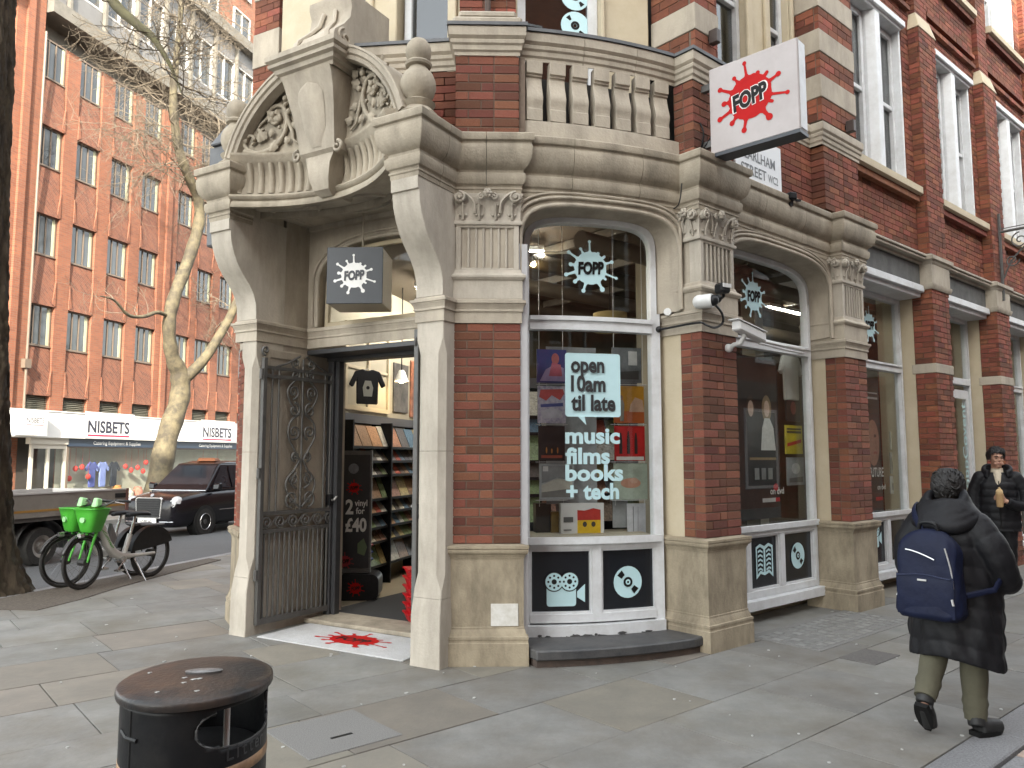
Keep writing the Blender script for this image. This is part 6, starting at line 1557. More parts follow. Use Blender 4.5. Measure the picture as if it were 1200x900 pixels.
def record_rack(F_, L_, rows, label, where, top, bay=1.09):
    rk = thing('record_rack', label, 'rack', F_((0,0,.03)), F_.ang)
    b = MB(F_); b.box(0,L_,.0,.04,.03,top); b.build('back_panel', M_BLACK, rk)
    for k in range(int(L_/bay)+1): b = MB(F_); b.box(k*bay,k*bay+.03,-.30,0,.03,top-.02); b.build('upright', M_BLACK, rk)
    b = MB(F_); b.box(0,L_,-.14,-.02,top-.04,top+.07); b.build('header', mat('header_grey', (.10,.10,.11), .5), rk)
    for ri, (z, big) in enumerate(rows):
        b = MB(F_); b.hexa([(0.03,-.26,z-.02),(L_-.03,-.26,z-.02),(L_-.03,-.02,z),(.03,-.02,z),(.03,-.26,z+.012),(L_-.03,-.26,z+.012),(L_-.03,-.02,z+.012),(.03,-.02,z+.012)]); b.build('shelf', M_BLACK, rk)
        h = .27 if big else .15; wd = .29 if big else .142; x = .05; nb = {}
        while x + wd < L_-.03:
            ci = rsl.randrange(12); o = bpy.data.objects.new('record_sleeve', slmesh[ci]); COL.objects.link(o); k = nb.get(ci, 0); nb[ci] = k+1
            o.location = F_((x+wd/2, -.19, z+.012)); o.rotation_euler = (0,0,F_.ang+rsl.uniform(-.03,.03)); o.scale = (wd*.95, .12, h*rsl.uniform(.95,1.0))
            tag(o, ('' if k == 0 else NTH[min(k,8)]+' ') + PNM[ci] + (' record sleeve' if big else ' disc case') + ' from the left, ' + ORD[ri] + ' shelf up in the ' + where, 'record', 'records in the ' + where)
            x += wd + .005
    return rk
FRK = frame(-2.17, 9.22, R(74.3))
record_rack(FRK, 3.2, [(.28,1),(.58,0),(.76,0),(.94,0),(1.12,1),(1.42,0),(1.60,0),(1.78,1)], 'long black record rack standing along the inner wall behind the stand', 'doorway rack', 2.12)
FRK2 = frame(*FW((-.35,1.75,0))[:2], FW.ang)
record_rack(FRK2, 2.2, [(.95,1),(1.25,0),(1.43,0),(1.61,1),(1.91,0),(2.09,1)], 'tall black record rack standing deep behind the bow window display', 'bow window rack', 2.45)
# dark posters high on the wall past the shirt
for k, (x0, x1, z0, z1, c, lb) in enumerate(((2.05,2.55,2.3,3.0,(.05,.045,.04),'dark framed poster high on the cream wall inside the doorway'),(2.65,3.2,2.25,3.1,(.16,.06,.03),'rust coloured poster high on the cream wall inside the doorway'))):
    b = MB(FAV); b.box(x0,x1,-.02,-.004,z0,z1); o = b.build('poster', mat('wall_poster_%s' % 'ab'[k], c, .4, tuple(v*3 for v in c), 6, .7)); tag(o, lb, 'poster')
# black shirt hanging over the rack
def shirt(fr, x, z, y, sc, m, label, nm='hanging_shirt', long=1.0):
    t = thing(nm, label, 'shirt', fr((x,y,z)), fr.ang)
    pr = [(-.24,-.72*long),(.24,-.72*long),(.25,-.2),(.33,-.36),(.42,-.30),(.28,0),(.10,.05),(.06,.02),(-.06,.02),(-.10,.05),(-.28,0),(-.42,-.30),(-.33,-.36),(-.25,-.2)]
    b = MB(fr); b.prism_y([(x+a*sc, z+c*sc) for a, c in pr], y-.02, y+.02); b.build('cloth', m, t, bevel=.012)
    b = MB(fr); b.tube([(x-.2*sc,y-.0,z-.02),(x,y,z+.06*sc),(x+.2*sc,y,z-.02)], .006, 5); b.tube([(x,y,z+.06*sc),(x,y,z+.14*sc)], .005, 5); b.build('hanger', M_CAMW, t)
    return t
FT1 = frame(-1.84, 9.75, R(30)); ts = shirt(FT1, 0, 2.74, 0, .58, mat('black_cotton', (.012,.012,.014), .9, (.025,.025,.03), 6, .4), 'black printed shirt on a hanger above the record rack inside the doorway')
b = MB(FT1); flat_poly(b, [[(-.055,-.32),(.055,-.32),(.07,-.21),(.04,-.12),(-.04,-.12),(-.07,-.21)],disc(.024,8,0,-.21)], 0, 2.74, -.024); b.build('print', mat('shirt_print', (.42,.42,.38), .6), ts)
# baskets
def basket(x, y, z, sc, c, label, group):
    t = thing('shopping_basket', label, 'basket', (x,y,z), 0, group); fr = frame(x,y,R(20),z)
    m_ = mat('basket_' + ('red' if c[0] > .3 else 'blue'), c, .4)
    b = MB(fr); w0, w1, d0, d1, h = .17*sc,.21*sc,.11*sc,.145*sc,.10*sc
    for a in (0,1):
        pass
    b.hexa([(-w0,-d0,0),(w0,-d0,0),(w0,d0,0),(-w0,d0,0),(-w1,-d1,h),(w1,-d1,h),(w1,d1,h),(-w1,d1,h)]); b.build('tub', m_, t, bevel=.01)
    b = MB(fr); b.box(-w1-.012,w1+.012,-d1-.012,d1+.012,h,h+.018); b.build('rim', m_, t, bevel=.004)
    return t
for k in range(6): basket(-.885, 7.80, .04+k*.085, .8, (.40,.008,.012), ['lowest red shopping basket of the stack', 'second lowest red shopping basket of the stack', 'third red shopping basket from the bottom of the stack', 'third red shopping basket from the top of the stack', 'second red shopping basket from the top of the stack', 'topmost red shopping basket of the stack'][k] + ' beside the right gate', 'red baskets stacked by the right gate')
for k in range(3): basket(-1.88, 9.72, .33+k*.085, .62, (.02,.06,.25) if k < 2 else (.5,.02,.02), (('lower' if k == 0 else 'upper') + ' blue basket in the low stack behind the display stand' if k < 2 else 'red basket on top of the blue baskets behind the display stand'), 'baskets behind the display stand')
b = MB(); b.box(-2.0,-1.77,9.62,9.82,.03,.33); o = b.build('basket_box', M_BLACK, bevel=.01); tag(o, 'black box under the blue baskets behind the display stand', 'box')
# window display behind the bow window
YP = .34
def card(fr, y, u0, v0, u1, v1, c, label, cat='record', shapes=(), nm='record_sleeve', th=.012, c2=None, ns=5):
    x0, z1 = sight(fr, y, u0, v0); x1, z0 = sight(fr, y, u1, v1)
    b = MB(fr); b.box(x0,x1,y,y+th,z0,z1); o = b.build(nm, mat('card_' + label.replace(' ','_')[:40], c, .3, c2 or tuple(a*.6 for a in c), ns, .6)); tag(o, label, cat)
    for k, (sh, col) in enumerate(shapes):
        b = MB(fr); flat_poly(b, [[(x0+(x1-x0)*a, z0+(z1-z0)*d) for a, d in sh]], 0, 0, y-.002-.001*k); b.build('print_shape', mat('print_%02x%02x%02x' % tuple(int(v*99) for v in col), col, .4, tuple(v*.7 for v in col), 14, .4), o)
    return o
ell = lambda cx, cz, rx, rz, n=16: [(cx+rx*math.cos(2*PI*i/n), cz+rz*math.sin(2*PI*i/n)) for i in range(n)]
card(FW, YP, 629,409,664,449, (.08,.05,.22), 'violet sleeve with a pink figure, top left in the bow window', shapes=[([(.1,.05),(.95,.05),(.9,.45),(.6,.55),(.3,.4)],(.42,.32,.55)),(ell(.62,.72,.13,.17),(.55,.16,.16)),([(.4,.2),(.85,.2),(.8,.55),(.5,.6)],(.6,.14,.2))], c2=(.03,.06,.2))
card(FW, YP, 630,452,663,496, (.30,.28,.42), 'busy red and lilac patterned sleeve under the violet one', shapes=[([(.05,.7),(.3,.6),(.5,.75),(.8,.62),(.95,.8),(.9,.92),(.1,.9)],(.55,.08,.08)),([(.1,.3),(.5,.42),(.9,.3),(.8,.15),(.2,.12)],(.6,.58,.65)),([(.1,.5),(.9,.55),(.9,.46),(.1,.42)],(.1,.12,.35))], ns=30, c2=(.6,.55,.6))
card(FW, YP, 631,499,662,540, (.035,.03,.035), 'dark sleeve with small orange lights, third down on the left', shapes=[([(.1,.08),(.9,.08),(.9,.16),(.1,.16)],(.35,.08,.05)),(ell(.3,.3,.03,.09),(.5,.2,.05)),(ell(.5,.28,.03,.07),(.5,.2,.05)),(ell(.72,.3,.03,.09),(.5,.2,.05))])
card(FW, YP, 632,543,673,585, (.42,.45,.46), 'grey framed sleeve with a pale mound, lowest on the left', shapes=[([(.06,.06),(.94,.06),(.94,.3),(.06,.2)],(.2,.2,.19)),([(.06,.2),(.94,.3),(.94,.5),(.5,.58),(.06,.4)],(.50,.48,.42)),([(.06,.45),(.5,.6),(.94,.52),(.94,.94),(.06,.94)],(.24,.25,.26)),([(.1,.78),(.25,.78),(.25,.92),(.1,.92)],(.6,.6,.6))])
card(FW, YP, 717,407,752,449, (.16,.17,.18), 'grey sleeve with a small white panel, top right in the bow window', shapes=[([(.1,.1),(.9,.1),(.9,.35),(.1,.3)],(.06,.06,.06)),([(.55,.5),(.85,.5),(.85,.9),(.55,.9)],(.5,.5,.5))], ns=14)
card(FW, YP, 719,452,755,496, (.62,.30,.03), 'orange and yellow sleeve with a standing figure, second on the right', shapes=[([(.0,.0),(1,.0),(1,.35),(.0,.3)],(.50,.12,.03)),([(.5,.3),(1,.3),(.95,.62),(.7,.7),(.55,.5)],(.65,.42,.3)),([(.2,.05),(.32,.05),(.34,.5),(.3,.62),(.2,.62),(.16,.45)],(.3,.28,.24)),(ell(.25,.68,.05,.07),(.35,.2,.14))])
card(FW, YP, 720,499,756,540, (.50,.02,.02), 'red sleeve with dark bottle shapes, third on the right', shapes=[([(.15,.2),(.25,.2),(.25,.6),(.22,.8),(.18,.8),(.15,.6)],(.03,.02,.02)),([(.4,.2),(.5,.2),(.5,.6),(.47,.85),(.43,.85),(.4,.6)],(.03,.02,.02)),([(.65,.2),(.75,.2),(.75,.6),(.72,.8),(.68,.8),(.65,.6)],(.03,.02,.02)),([(.05,.02),(.95,.02),(.95,.12),(.05,.12)],(.6,.58,.55))])
card(FW, YP, 719,543,759,585, (.40,.46,.38), 'pale green sleeve with a pink oblong shape, lowest on the right', shapes=[(ell(.5,.45,.3,.14),(.50,.26,.18)),(ell(.6,.52,.12,.08),(.55,.34,.25))])
card(FW, .30, 657,590,708,629, (.64,.64,.63), 'white boxed set with a yellow and red picture on the window ledge', nm='boxed_set', cat='box', th=.06, c2=(.58,.58,.57), shapes=[([(.38,.08),(.92,.08),(.92,.5),(.38,.5)],(.75,.48,.02)),([(.38,.5),(.92,.5),(.92,.8),(.75,.85),(.55,.78),(.38,.8)],(.50,.04,.03)),(ell(.55,.38,.05,.08),(.05,.04,.04)),(ell(.75,.38,.05,.08),(.05,.04,.04)),([(.06,.45),(.28,.45),(.28,.6),(.06,.6)],(.12,.12,.12)),([(.06,.2),(.24,.2),(.24,.24),(.06,.24)],(.2,.2,.2))])
card(FW, .40, 718,586,736,618, (.33,.34,.35), 'plain grey sleeve leaning at the right of the window ledge')
card(FW, .36, 735,590,757,626, (.55,.56,.60), 'white clipboard of papers standing at the right of the window ledge', nm='clipboard', cat='clipboard', shapes=[([(.3,.1),(.34,.1),(.34,.9),(.3,.9)],(.2,.2,.22)),([(.55,.1),(.58,.1),(.6,.9),(.57,.9)],(.3,.3,.32))])
card(FW, .45, 628,590,646,629, (.05,.045,.04), 'dark box in the left corner of the window ledge', nm='card_box', cat='box', th=.1); card(FW, .42, 646,600,657,629, (.30,.20,.06), 'narrow ochre box beside the white boxed set', nm='card_box', cat='box', th=.08)
b = MB(FW); b.box(.04,LWN-.03,.10,.62,.90,.955); o = b.build('window_ledge', M_INWALL, corner)
card(FW, .43, 640,406,700,590, (.36,.38,.39), 'pale grey backing board behind the left hand sleeves in the bow window', nm='backing_board', cat='board')
# hanging display wires with clear ledges
wr = thing('wire_display', 'clear hanging wire display behind the bow window holding record sleeves', 'display', FW((.6,.36,3.0)))
b = MB(FW)
for u in (632,660,720,754):
    x, _ = sight(FW, YP+.02, u, 480); b.tube([(x,YP+.025,1.2),(x,YP+.025,3.9)], .003, 4)
b.build('wire', M_CAMW, wr)
for ua, ub_ in ((628,665),(716,757)):
    for v in (450,497,541,586):
        xa, z = sight(FW, YP, ua, v); xb, _ = sight(FW, YP, ub_, v); b = MB(FW); b.box(xa,xb,YP-.012,YP+.02,z-.006,z); b.build('ledge', mat('clear_plastic', (.5,.5,.5), .2), wr)
# drum shade lamp seen high in the bow window
c = at(FW, 1.4, 715, 378); t = thing('drum_shade', 'dim yellow drum lampshade hanging inside the bow window', 'lamp', c)
b = MB(); b.lathe([(.19,c.z-.10),(.19,c.z+.10)], c.x, c.y, 20); b.build('shade', mat('ochre_shade', (.42,.33,.14), .8), t, smooth=60); b = MB(); b.tube([(c.x,c.y,c.z+.1),(c.x,c.y,3.97)], .006, 5); b.build('cord', M_INK, t); b = MB(); b.box(c.x-.19,c.x+.19,c.y-.005,c.y+.005,c.z+.08,c.z+.09); b.build('spider', M_INK, t)
# second window: big dark poster, white shirt, papers
Y2 = W2Y+.16
card(FE, Y2, 858,414,916,606, (.012,.012,.014), 'large black poster of two long haired women in the second shop window', nm='poster', cat='poster', th=.01, c2=(.03,.028,.028), shapes=[
 (ell(.36,.68,.10,.075),(.06,.04,.03)),(ell(.72,.68,.11,.085),(.30,.21,.12)),(ell(.36,.675,.062,.05),(.60,.42,.33)),(ell(.72,.68,.066,.052),(.66,.48,.38)),([(.22,.44),(.52,.44),(.48,.58),(.42,.625),(.30,.625),(.24,.58)],(.035,.032,.035)),([(.56,.42),(.9,.42),(.86,.56),(.78,.62),(.66,.62),(.6,.56)],(.68,.66,.63)),
 ([(.3,.36),(.9,.36),(.9,.375),(.3,.375)],(.35,.24,.12)),([(.4,.24),(.5,.24),(.5,.31),(.4,.31)],(.25,.25,.25)),([(.55,.24),(.65,.24),(.65,.31),(.55,.31)],(.22,.22,.22)),([(.7,.24),(.8,.24),(.8,.31),(.7,.31)],(.25,.25,.24)),([(.55,.10),(.95,.10),(.95,.125),(.55,.125)],(.6,.6,.6)),([(.85,.10),(.95,.10),(.95,.125),(.85,.125)],(.55,.02,.03)),(ell(.86,.19,.06,.025,7),(.5,.02,.03))])
b = MB(FE); q = sight(FE, Y2-.006, 902, 577); put_text(b, 'on dvd', q[0], q[1]-.02, .10, Y2-.014, width=.28, off=.02)
q = sight(FE, Y2-.006, 868, 444); put_text(b, 'HIGH', q[0], q[1], .10, Y2-.014, width=.25, off=.0) if False else None
b.build('dvd_lettering', M_SPLWHITE, [o for o in bpy.data.objects if o.name.startswith('poster')][0])
ts2 = shirt(frame(*FE((0,Y2+.05,0))[:2], FE.ang), sight(FE, Y2+.05, 926, 430)[0], sight(FE, Y2+.05, 926, 418)[1], 0, .62, mat('white_cotton', (.55,.54,.50), .9), 'white cotton shirt hanging beside the black poster in the second window', long=1.15)
card(FE, Y2+.0, 920,498,941,532, (.62,.50,.03), 'yellow sale paper with red words in the second window', nm='notice', cat='notice', shapes=[([(.08,.72),(.92,.72),(.92,.80),(.08,.80)],(.1,.09,.04)),([(.08,.84),(.92,.84),(.92,.9),(.08,.9)],(.1,.09,.04)),([(.08,.25),(.9,.40),(.9,.52),(.08,.37)],(.5,.03,.02))])
card(FE, Y2+.0, 922,536,943,568, (.28,.30,.31), 'grey printed sleeve under the yellow paper in the second window', shapes=[(ell(.5,.6,.25,.2),(.5,.5,.5)),([(.1,.1),(.9,.1),(.9,.3),(.1,.25)],(.1,.1,.1))])
card(FE, Y2+.08, 919,432,936,462, (.12,.05,.05), 'dark red sleeve behind the white shirt in the second window', shapes=[(ell(.5,.5,.25,.3),(.4,.2,.18))]); card(FE, Y2+.04, 921,465,938,494, (.05,.04,.04), 'black sleeve with a red face below the white shirt', shapes=[(ell(.5,.55,.2,.28),(.3,.12,.1))])
# third window: portrait poster, papers
Y3 = .44+.16
pp_ = card(FE, Y3, 1004,440,1036,602, (.02,.016,.018), 'tall dark portrait poster with white lettering in the third window', nm='poster', cat='poster', th=.01, shapes=[(ell(.62,.52,.30,.17),(.36,.20,.15)),(ell(.72,.57,.06,.012),(.06,.03,.03)),([(.6,.44),(.8,.44),(.76,.455),(.64,.455)],(.30,.08,.07)),([(.2,.88),(.9,.88),(.9,.89),(.2,.89)],(.5,.5,.5)),([(.2,.84),(.9,.84),(.9,.855),(.2,.855)],(.5,.5,.5)),([(.62,.10),(.95,.10),(.95,.125),(.62,.125)],(.55,.02,.03))])
b = MB(FE); q = sight(FE, Y3-.01, 1020, 557); put_text(b, 'FUTURE', q[0]-.02, q[1]-.02, .17, Y3-.014, width=.40, off=.015); q = sight(FE, Y3-.01, 1028, 572); put_text(b, 'on dvd', q[0], q[1]-.02, .10, Y3-.014, width=.24, off=.015); b.build('poster_lettering', M_SPLWHITE, pp_)
for k, (v0, v1, c, lb) in enumerate(((453,474,(.55,.50,.2),'yellow'),(477,503,(.5,.5,.36),'cream'),(506,527,(.45,.47,.42),'pale green'),(530,555,(.25,.25,.26),'chequered grey'),(558,578,(.5,.5,.5),'white'))):
    card(FE, Y3+.02, 1043,v0,1055,v1, c, lb + ' printed card in the column at the right of the third window', nm='card', cat='card', shapes=[([(.15,.2),(.85,.2),(.85,.6),(.15,.6)],tuple(a*.5 for a in c))])
# ================================================================ litter bin
BNX, BNY, BNA = -1.03, 2.60, R(8)
bn = thing('litter_bin', 'black oval litter bin with a rusty worn lid standing in front', 'litter bin', (BNX,BNY,0), BNA)
FBn = frame(BNX, BNY, BNA); RX, RY = .228, .262
def oval(r, z): return lambda a: (RX*r*math.cos(a), RY*r*math.sin(a), z)
M_BIN = mat('bin_black', (.006,.0065,.008), .42, (.012,.012,.013), 5, .3, .12, 40, dirt=(.03,.028,.026), dns=8, damt=.4, spec=.22)
# shell with two openings at the ends: quads left out where the openings are
NA, NZ = 96, 60; vs = []; fs = []
for i in range(NA):
    for j in range(NZ+1):
        a = 2*PI*i/NA; z = .02 + .885*j/NZ; vs.append((RX*.955*math.cos(a), RY*.955*math.sin(a), z))
def hole(a, z):
    for c in (R(-28), R(152)):
        da = (a-c+PI) % (2*PI) - PI
        if (abs(da)/R(46))**2.6 + (abs(z-.833)/.062)**2.6 < 1: return True
    return False
for i in range(NA):
    for j in range(NZ):
        if hole(2*PI*(i+.5)/NA, .02+.885*(j+.5)/NZ): continue
        i2 = (i+1) % NA; fs.append((i*(NZ+1)+j, i2*(NZ+1)+j, i2*(NZ+1)+j+1, i*(NZ+1)+j+1))
b = MB(FBn); b.add(vs, fs); sh = b.build('shell', M_BIN, bn, smooth=60, solid=.008)
def ovl(b, prof, n=64, cap=True):
    b.lathe([(1.0*r, z) for r, z in prof], 0, 0, n, RX, RY, cap)
# lips of the openings
for c in (R(-28), R(152)):
    b = MB(FBn); pts = []
    for k in range(48):
        t_ = 2*PI*k/48; ct, st = math.cos(t_), math.sin(t_); a = c + R(46)*math.copysign(abs(ct)**(2/2.6), ct); z = .833 + .062*math.copysign(abs(st)**(2/2.6), st)
        pts.append((RX*.957*math.cos(a), RY*.957*math.sin(a), z))
    pts = [q_ for q_ in pts if q_[2] < .885]; k0_ = max(range(len(pts)), key=lambda i: (Vector(pts[i])-Vector(pts[i-1])).length); pts = pts[k0_:] + pts[:k0_]
    b.tube(pts, .0042, 6); b.build('opening_lip', mat('worn_edge', (.10,.10,.10), .4, (.02,.02,.02), 20, .6), bn, smooth=60)
b = MB(FBn); ovl(b, [(.93,.903),(1.03,.906),(1.038,.912),(1.040,.922),(1.034,.930),(1.0,.935),(.90,.940),(.6,.946),(.3,.949),(.001,.950)]); 
def lid_mat():
    m = mat('rusty_lid', (.012,.012,.013), .38, (.035,.034,.034), 7, .4, .25, 60, dirt=(.12,.068,.04), dns=5, damt=.48, spec=.35); return m
b.build('lid', lid_mat(), bn, smooth=50)
b = MB(FBn); b.lathe([(.055,.946),(.06,.955),(.04,.958),(.001,.958)], .02, .0, 24, 1, .45); b.build('stub_plate', mat('dull_metal', (.32,.32,.32), .45, (.15,.15,.15), 40, .5, metal=.6), bn, smooth=40)
b = MB(FBn); ovl(b, [(.90,.02),(.90,.70),(.001,.70)]); b.build('liner', mat('bin_liner', (.02,.021,.023), .5, (.05,.05,.05), 12, .4), bn, smooth=50)
b = MB(FBn); b.tube([(.11,-.06,.70),(.11,-.06,.90)], .010, 8); b.build('ash_tube', mat('pale_tube', (.8,.78,.74), .5), bn, smooth=50)
b = MB(FBn); b.tube([(-.06,.02,.70),(-.06,.02,.9)], .03, 8); b.build('post', M_BIN, bn)
# gilt bands: loop low round the body
for z, rr in ((.70,.965),):
    b = MB(FBn); ovl(b, [(rr-.02,z-.020),(rr+.012,z-.016),(rr+.016,z),(rr+.012,z+.016),(rr-.02,z+.020)], cap=False); b.build('gilt_band', mat('worn_gilt', (.40,.24,.12), .5, (.16,.09,.05), 12, .6), bn, smooth=60)
# door gap and latch
def onshell(a, z, k=.958): return (RX*k*math.cos(R(a)), RY*k*math.sin(R(a)), z)
b = MB(FBn); b.tube([onshell(-128,.03,.953), onshell(-128,.895,.955)], .0075, 6); b.build('door_gap', M_INK, bn)
b = MB(FBn); b.tube([onshell(-143,.825,.966), onshell(-133,.815,.975), onshell(-120,.815,.975)], .007, 6); b.build('latch', M_BIN, bn)
# cast word on the side
for i, ch in enumerate('Litter'):
    a = -48 + i*7.0; V, Fc = text2d(ch, .062, .004); w0 = sum(p[0] for p in V)/len(V); b = MB(FBn)
    b.add([onshell(a + (x-w0)/RX*57/1.0*.9, .735+z, .970) for x, z in V], Fc); b.build('lettering', mat('raised_black', (.03,.03,.032), .3), bn, solid=.004)
b = MB(FBn); rb = random.Random(6)
for i in range(8):
    a = rb.uniform(0, 2*PI); r = rb.uniform(.1,.9); x, y = RX*r*math.cos(a), RY*r*math.sin(a); s_ = rb.uniform(.003,.008)
    b.prism_z([(x-s_*1.6,y),(x,y-s_),(x+s_*1.4,y+.002),(x+.002,y+s_)], .930+(1-r*r)*.019, .9405+(1-r*r)*.011)
b.build('speck', MATS['gum'], bn, kind='stuff')

# ================================================================ bicycles
M_LIME = mat('bright_green_plastic', (.06,.37,.03), .45, (.05,.31,.026), 8, .3)
M_SILV = mat('silver_frame', (.52,.52,.50), .35, (.45,.45,.43), 5, .3, metal=.2); M_TYRE = mat('tyre', (.012,.012,.012), .85, (.025,.024,.022), 30, .4)
M_CHROME = mat('steel', (.55,.55,.55), .25, (.4,.4,.4), 9, .3, metal=.9); M_RIM = mat('rim_black', (.03,.03,.03), .4)
def make_bike(label, loc, rz, turn=0):
    t = thing('hire_bicycle', label, 'bicycle', loc, rz, 'green hire bicycles at the kerb')
    F = frame(loc[0], loc[1], rz, loc[2]); WR = .335; FX, RXX = .56, -.52
    def wheel(cx, F_, nm='wheel'):
        b = MB(F_); b.tube([(cx+(WR-.02)*math.cos(a),0,WR+(WR-.02)*math.sin(a)) for a in [2*PI*k/40 for k in range(40)]], .0215, 8, closed=True); w_ = b.build(nm, M_TYRE, t, smooth=60)
        b = MB(F_); b.tube([(cx+(WR-.055)*math.cos(a),0,WR+(WR-.055)*math.sin(a)) for a in [2*PI*k/40 for k in range(40)]], .013, 6, closed=True); b.build('rim', M_RIM, w_, smooth=60)
        b = MB(F_)
        for k in range(18):
            a = 2*PI*k/18; s_ = .03 if k % 2 else -.03; b.tube([(cx+.02*math.cos(a+1.2),s_,WR+.02*math.sin(a+1.2)),(cx+(WR-.06)*math.cos(a),0,WR+(WR-.06)*math.sin(a))], .0016, 3)
        b.build('spokes', M_CHROME, w_)
        b = MB(F_); b.tube([(cx,-.05,WR),(cx,.05,WR)], .045 if cx > 0 else .05, 12); b.build('hub', M_RIM, w_, smooth=50)
    # steered assembly turns about the head tube
    hx, hz = .34, .98
    c, s_ = math.cos(turn), math.sin(turn)
    def FS(p): x, y = p[0]-.46, p[1]; return F((.46 + c*x - s_*y, s_*x + c*y, p[2]))
    FS.ang = rz + turn; FS.o = loc
    wheel(FX, FS); wheel(RXX, F)
    b = MB(FS)
    for y in (-.065,.065): b.tube([(FX,y,WR),(FX-.075,y,WR+.22),(FX-.15,y*.9,WR+.40)], [.013,.018,.022], 8)
    b.tube([(FX-.15,-.06,WR+.40),(FX-.15,.06,WR+.40)], .024, 8); b.tube([(FX-.15,0,WR+.38),(hx+.01,0,hz)], .026, 10); b.build('fork', M_LIME, t, smooth=50)
    b = MB(FS); pts = []
    for k in range(25):
        a = 1.02*PI*.5 + k/24*(PI*.98); pts.append((FX+.365*math.cos(a-.9), 0, WR+.365*math.sin(a-.9)))
    b.grid(lambda u,v: (FX+(.37-.012*abs(v-.5)*4*.5)*math.cos(R(20)+u*R(120)), (v-.5)*.06, WR+(.37-.02*abs(v-.5))*math.sin(R(20)+u*R(120))), 16, 4); b.build('mudguard', M_RIM, t, smooth=60, solid=.004)
    # basket
    b = MB(FS); secs = [(.70,.10,.085),(.72,.115,.10),(.93,.155,.165),(.985,.165,.185),(.99,.172,.192),(1.0,.17,.19)]; n = 28; vs = []; fs = []
    def sup(a, rx, ry, e=.55): ct, st = math.cos(a), math.sin(a); return (rx*math.copysign(abs(ct)**e, ct), ry*math.copysign(abs(st)**e, st))
    for z, rx, ry in secs + [(.985,.155,.175),(.74,.105,.09)]:
        for k in range(n): x, y = sup(2*PI*k/n, rx, ry); vs.append((.45+x-.02*(z-.7), y, z+(.03*x if z > .9 else 0)))
    m = len(secs)+2
    for j in range(m-1):
        for k in range(n): fs.append((j*n+k, j*n+(k+1)%n, j*n+n+(k+1)%n, j*n+n+k))
    fs += [tuple(range(n)), tuple(range((m-1)*n, m*n))]; b.add(vs, fs); bs_ = b.build('basket', M_LIME, t, smooth=45)
    for y in (-.19,.0):
        b = MB(FS); flat = [(.56+.165+.002, y0, z0) for y0, z0 in []]
    b = MB(FS); b.lathe([(.001,0),(.03,0)], 0, 0, 12) if False else b.tube([(.58,.0,.86),(.612,0,.86)], .035, 12); b.build('badge', mat('pale_badge', (.3,.6,.28), .5), bs_)
    b = MB(FS); b.tube([(.64,.05,.675),(.70,.05,.675)], .03, 10); b.build('headlight', M_CHROME, t, smooth=50)
    # handlebar
    b = MB(FS); b.tube([tuple(q) for q in spl([Vector((.22,.32,1.08)),Vector((.28,.22,1.09)),Vector((.33,.08,1.03)),Vector((.33,-.08,1.03)),Vector((.28,-.22,1.09)),Vector((.22,-.32,1.08))],4)], .014, 8); b.build('handlebar', M_RIM, t, smooth=60)
    for y in (-1,1):
        b = MB(FS); b.tube([(.285,y*.20,1.09),(.22,y*.32,1.08),(.19,y*.36,1.075)], .019, 8); b.build('grip', M_BLACK if y > 0 else M_RIM, t, smooth=60)
        b = MB(FS); b.tube([(.31,y*.22,1.075),(.26,y*.33,1.05)], .006, 5); b.build('brake_lever', M_CHROME, t)
    b = MB(FS); b.hexa([(.33,-.045,1.03),(.43,-.045,1.01),(.43,.045,1.01),(.33,.045,1.03),(.31,-.035,1.11),(.40,-.035,1.13),(.40,.035,1.13),(.31,.035,1.11)]); b.build('phone_holder', mat('pale_green_plastic', (.35,.66,.32), .4), t, bevel=.012)
    b = MB(FS); b.hexa([(.28,-.02,.99),(.46,-.02,.96),(.46,.02,.96),(.28,.02,.99),(.16,-.015,1.03),(.42,-.015,1.0),(.42,.015,1.0),(.16,.015,1.03)]); b.build('bar_cover', M_LIME, t, bevel=.008)
    # frame
    b = MB(F); b.tube([(.335,0,.92),(.30,0,.74),(.22,0,.55),(.10,0,.40),(-.02,0,.345),(-.16,0,.33)], [.035,.052,.060,.060,.052,.045], 12); b.tube([(-.10,0,.335),(-.30,.05,.335),(RXX,.07,WR)], [.035,.024,.02], 8); b.tube([(-.10,0,.335),(-.30,-.05,.335),(RXX,-.07,WR)], [.035,.024,.02], 8); b.tube([(-.06,0,.33),(-.16,0,.62)], .034, 10); fo = b.build('frame', M_SILV, t, smooth=60)
    b = MB(F); b.hexa([(.12,-.04,.50),(.20,-.04,.58),(.20,.04,.58),(.12,.04,.50),(.07,-.04,.60),(.16,-.04,.80),(.16,.04,.80),(.07,.04,.60)]); b.build('battery', M_SILV if False else mat('grey_case', (.14,.14,.145), .5), t, bevel=.015)
    for y in (-.062,.062):
        V, Fc = text2d('Lime', .15, .012); b = MB(F); sg = 1 if y > 0 else -1; x0 = sum(p[0] for p in V)/len(V); 
        th = math.atan2(-.30, -.20) if sg > 0 else math.atan2(-.30,-.20)
        # lettering runs down the tube; read from the side it faces
        ax, az = (-.55,-.83); bx, bz = (.83,-.55)
        if sg > 0: bx, bz = -bx*-1, -bz*-1
        b.add([(.215+(px_-x0)*ax+(pz_-.05)*(-az)*-1*(1), y, .565+(px_-x0)*az+(pz_-.05)*(ax)*-1*(-1)) for px_, pz_ in V], Fc); b.build('lettering', mat('lime_lettering', (.06,.30,.03), .5), fo)
    b = MB(F); b.tube([(-.16,0,.60),(-.235,0,.86)], .020, 8); b.build('seat_post', M_CHROME, t, smooth=60)
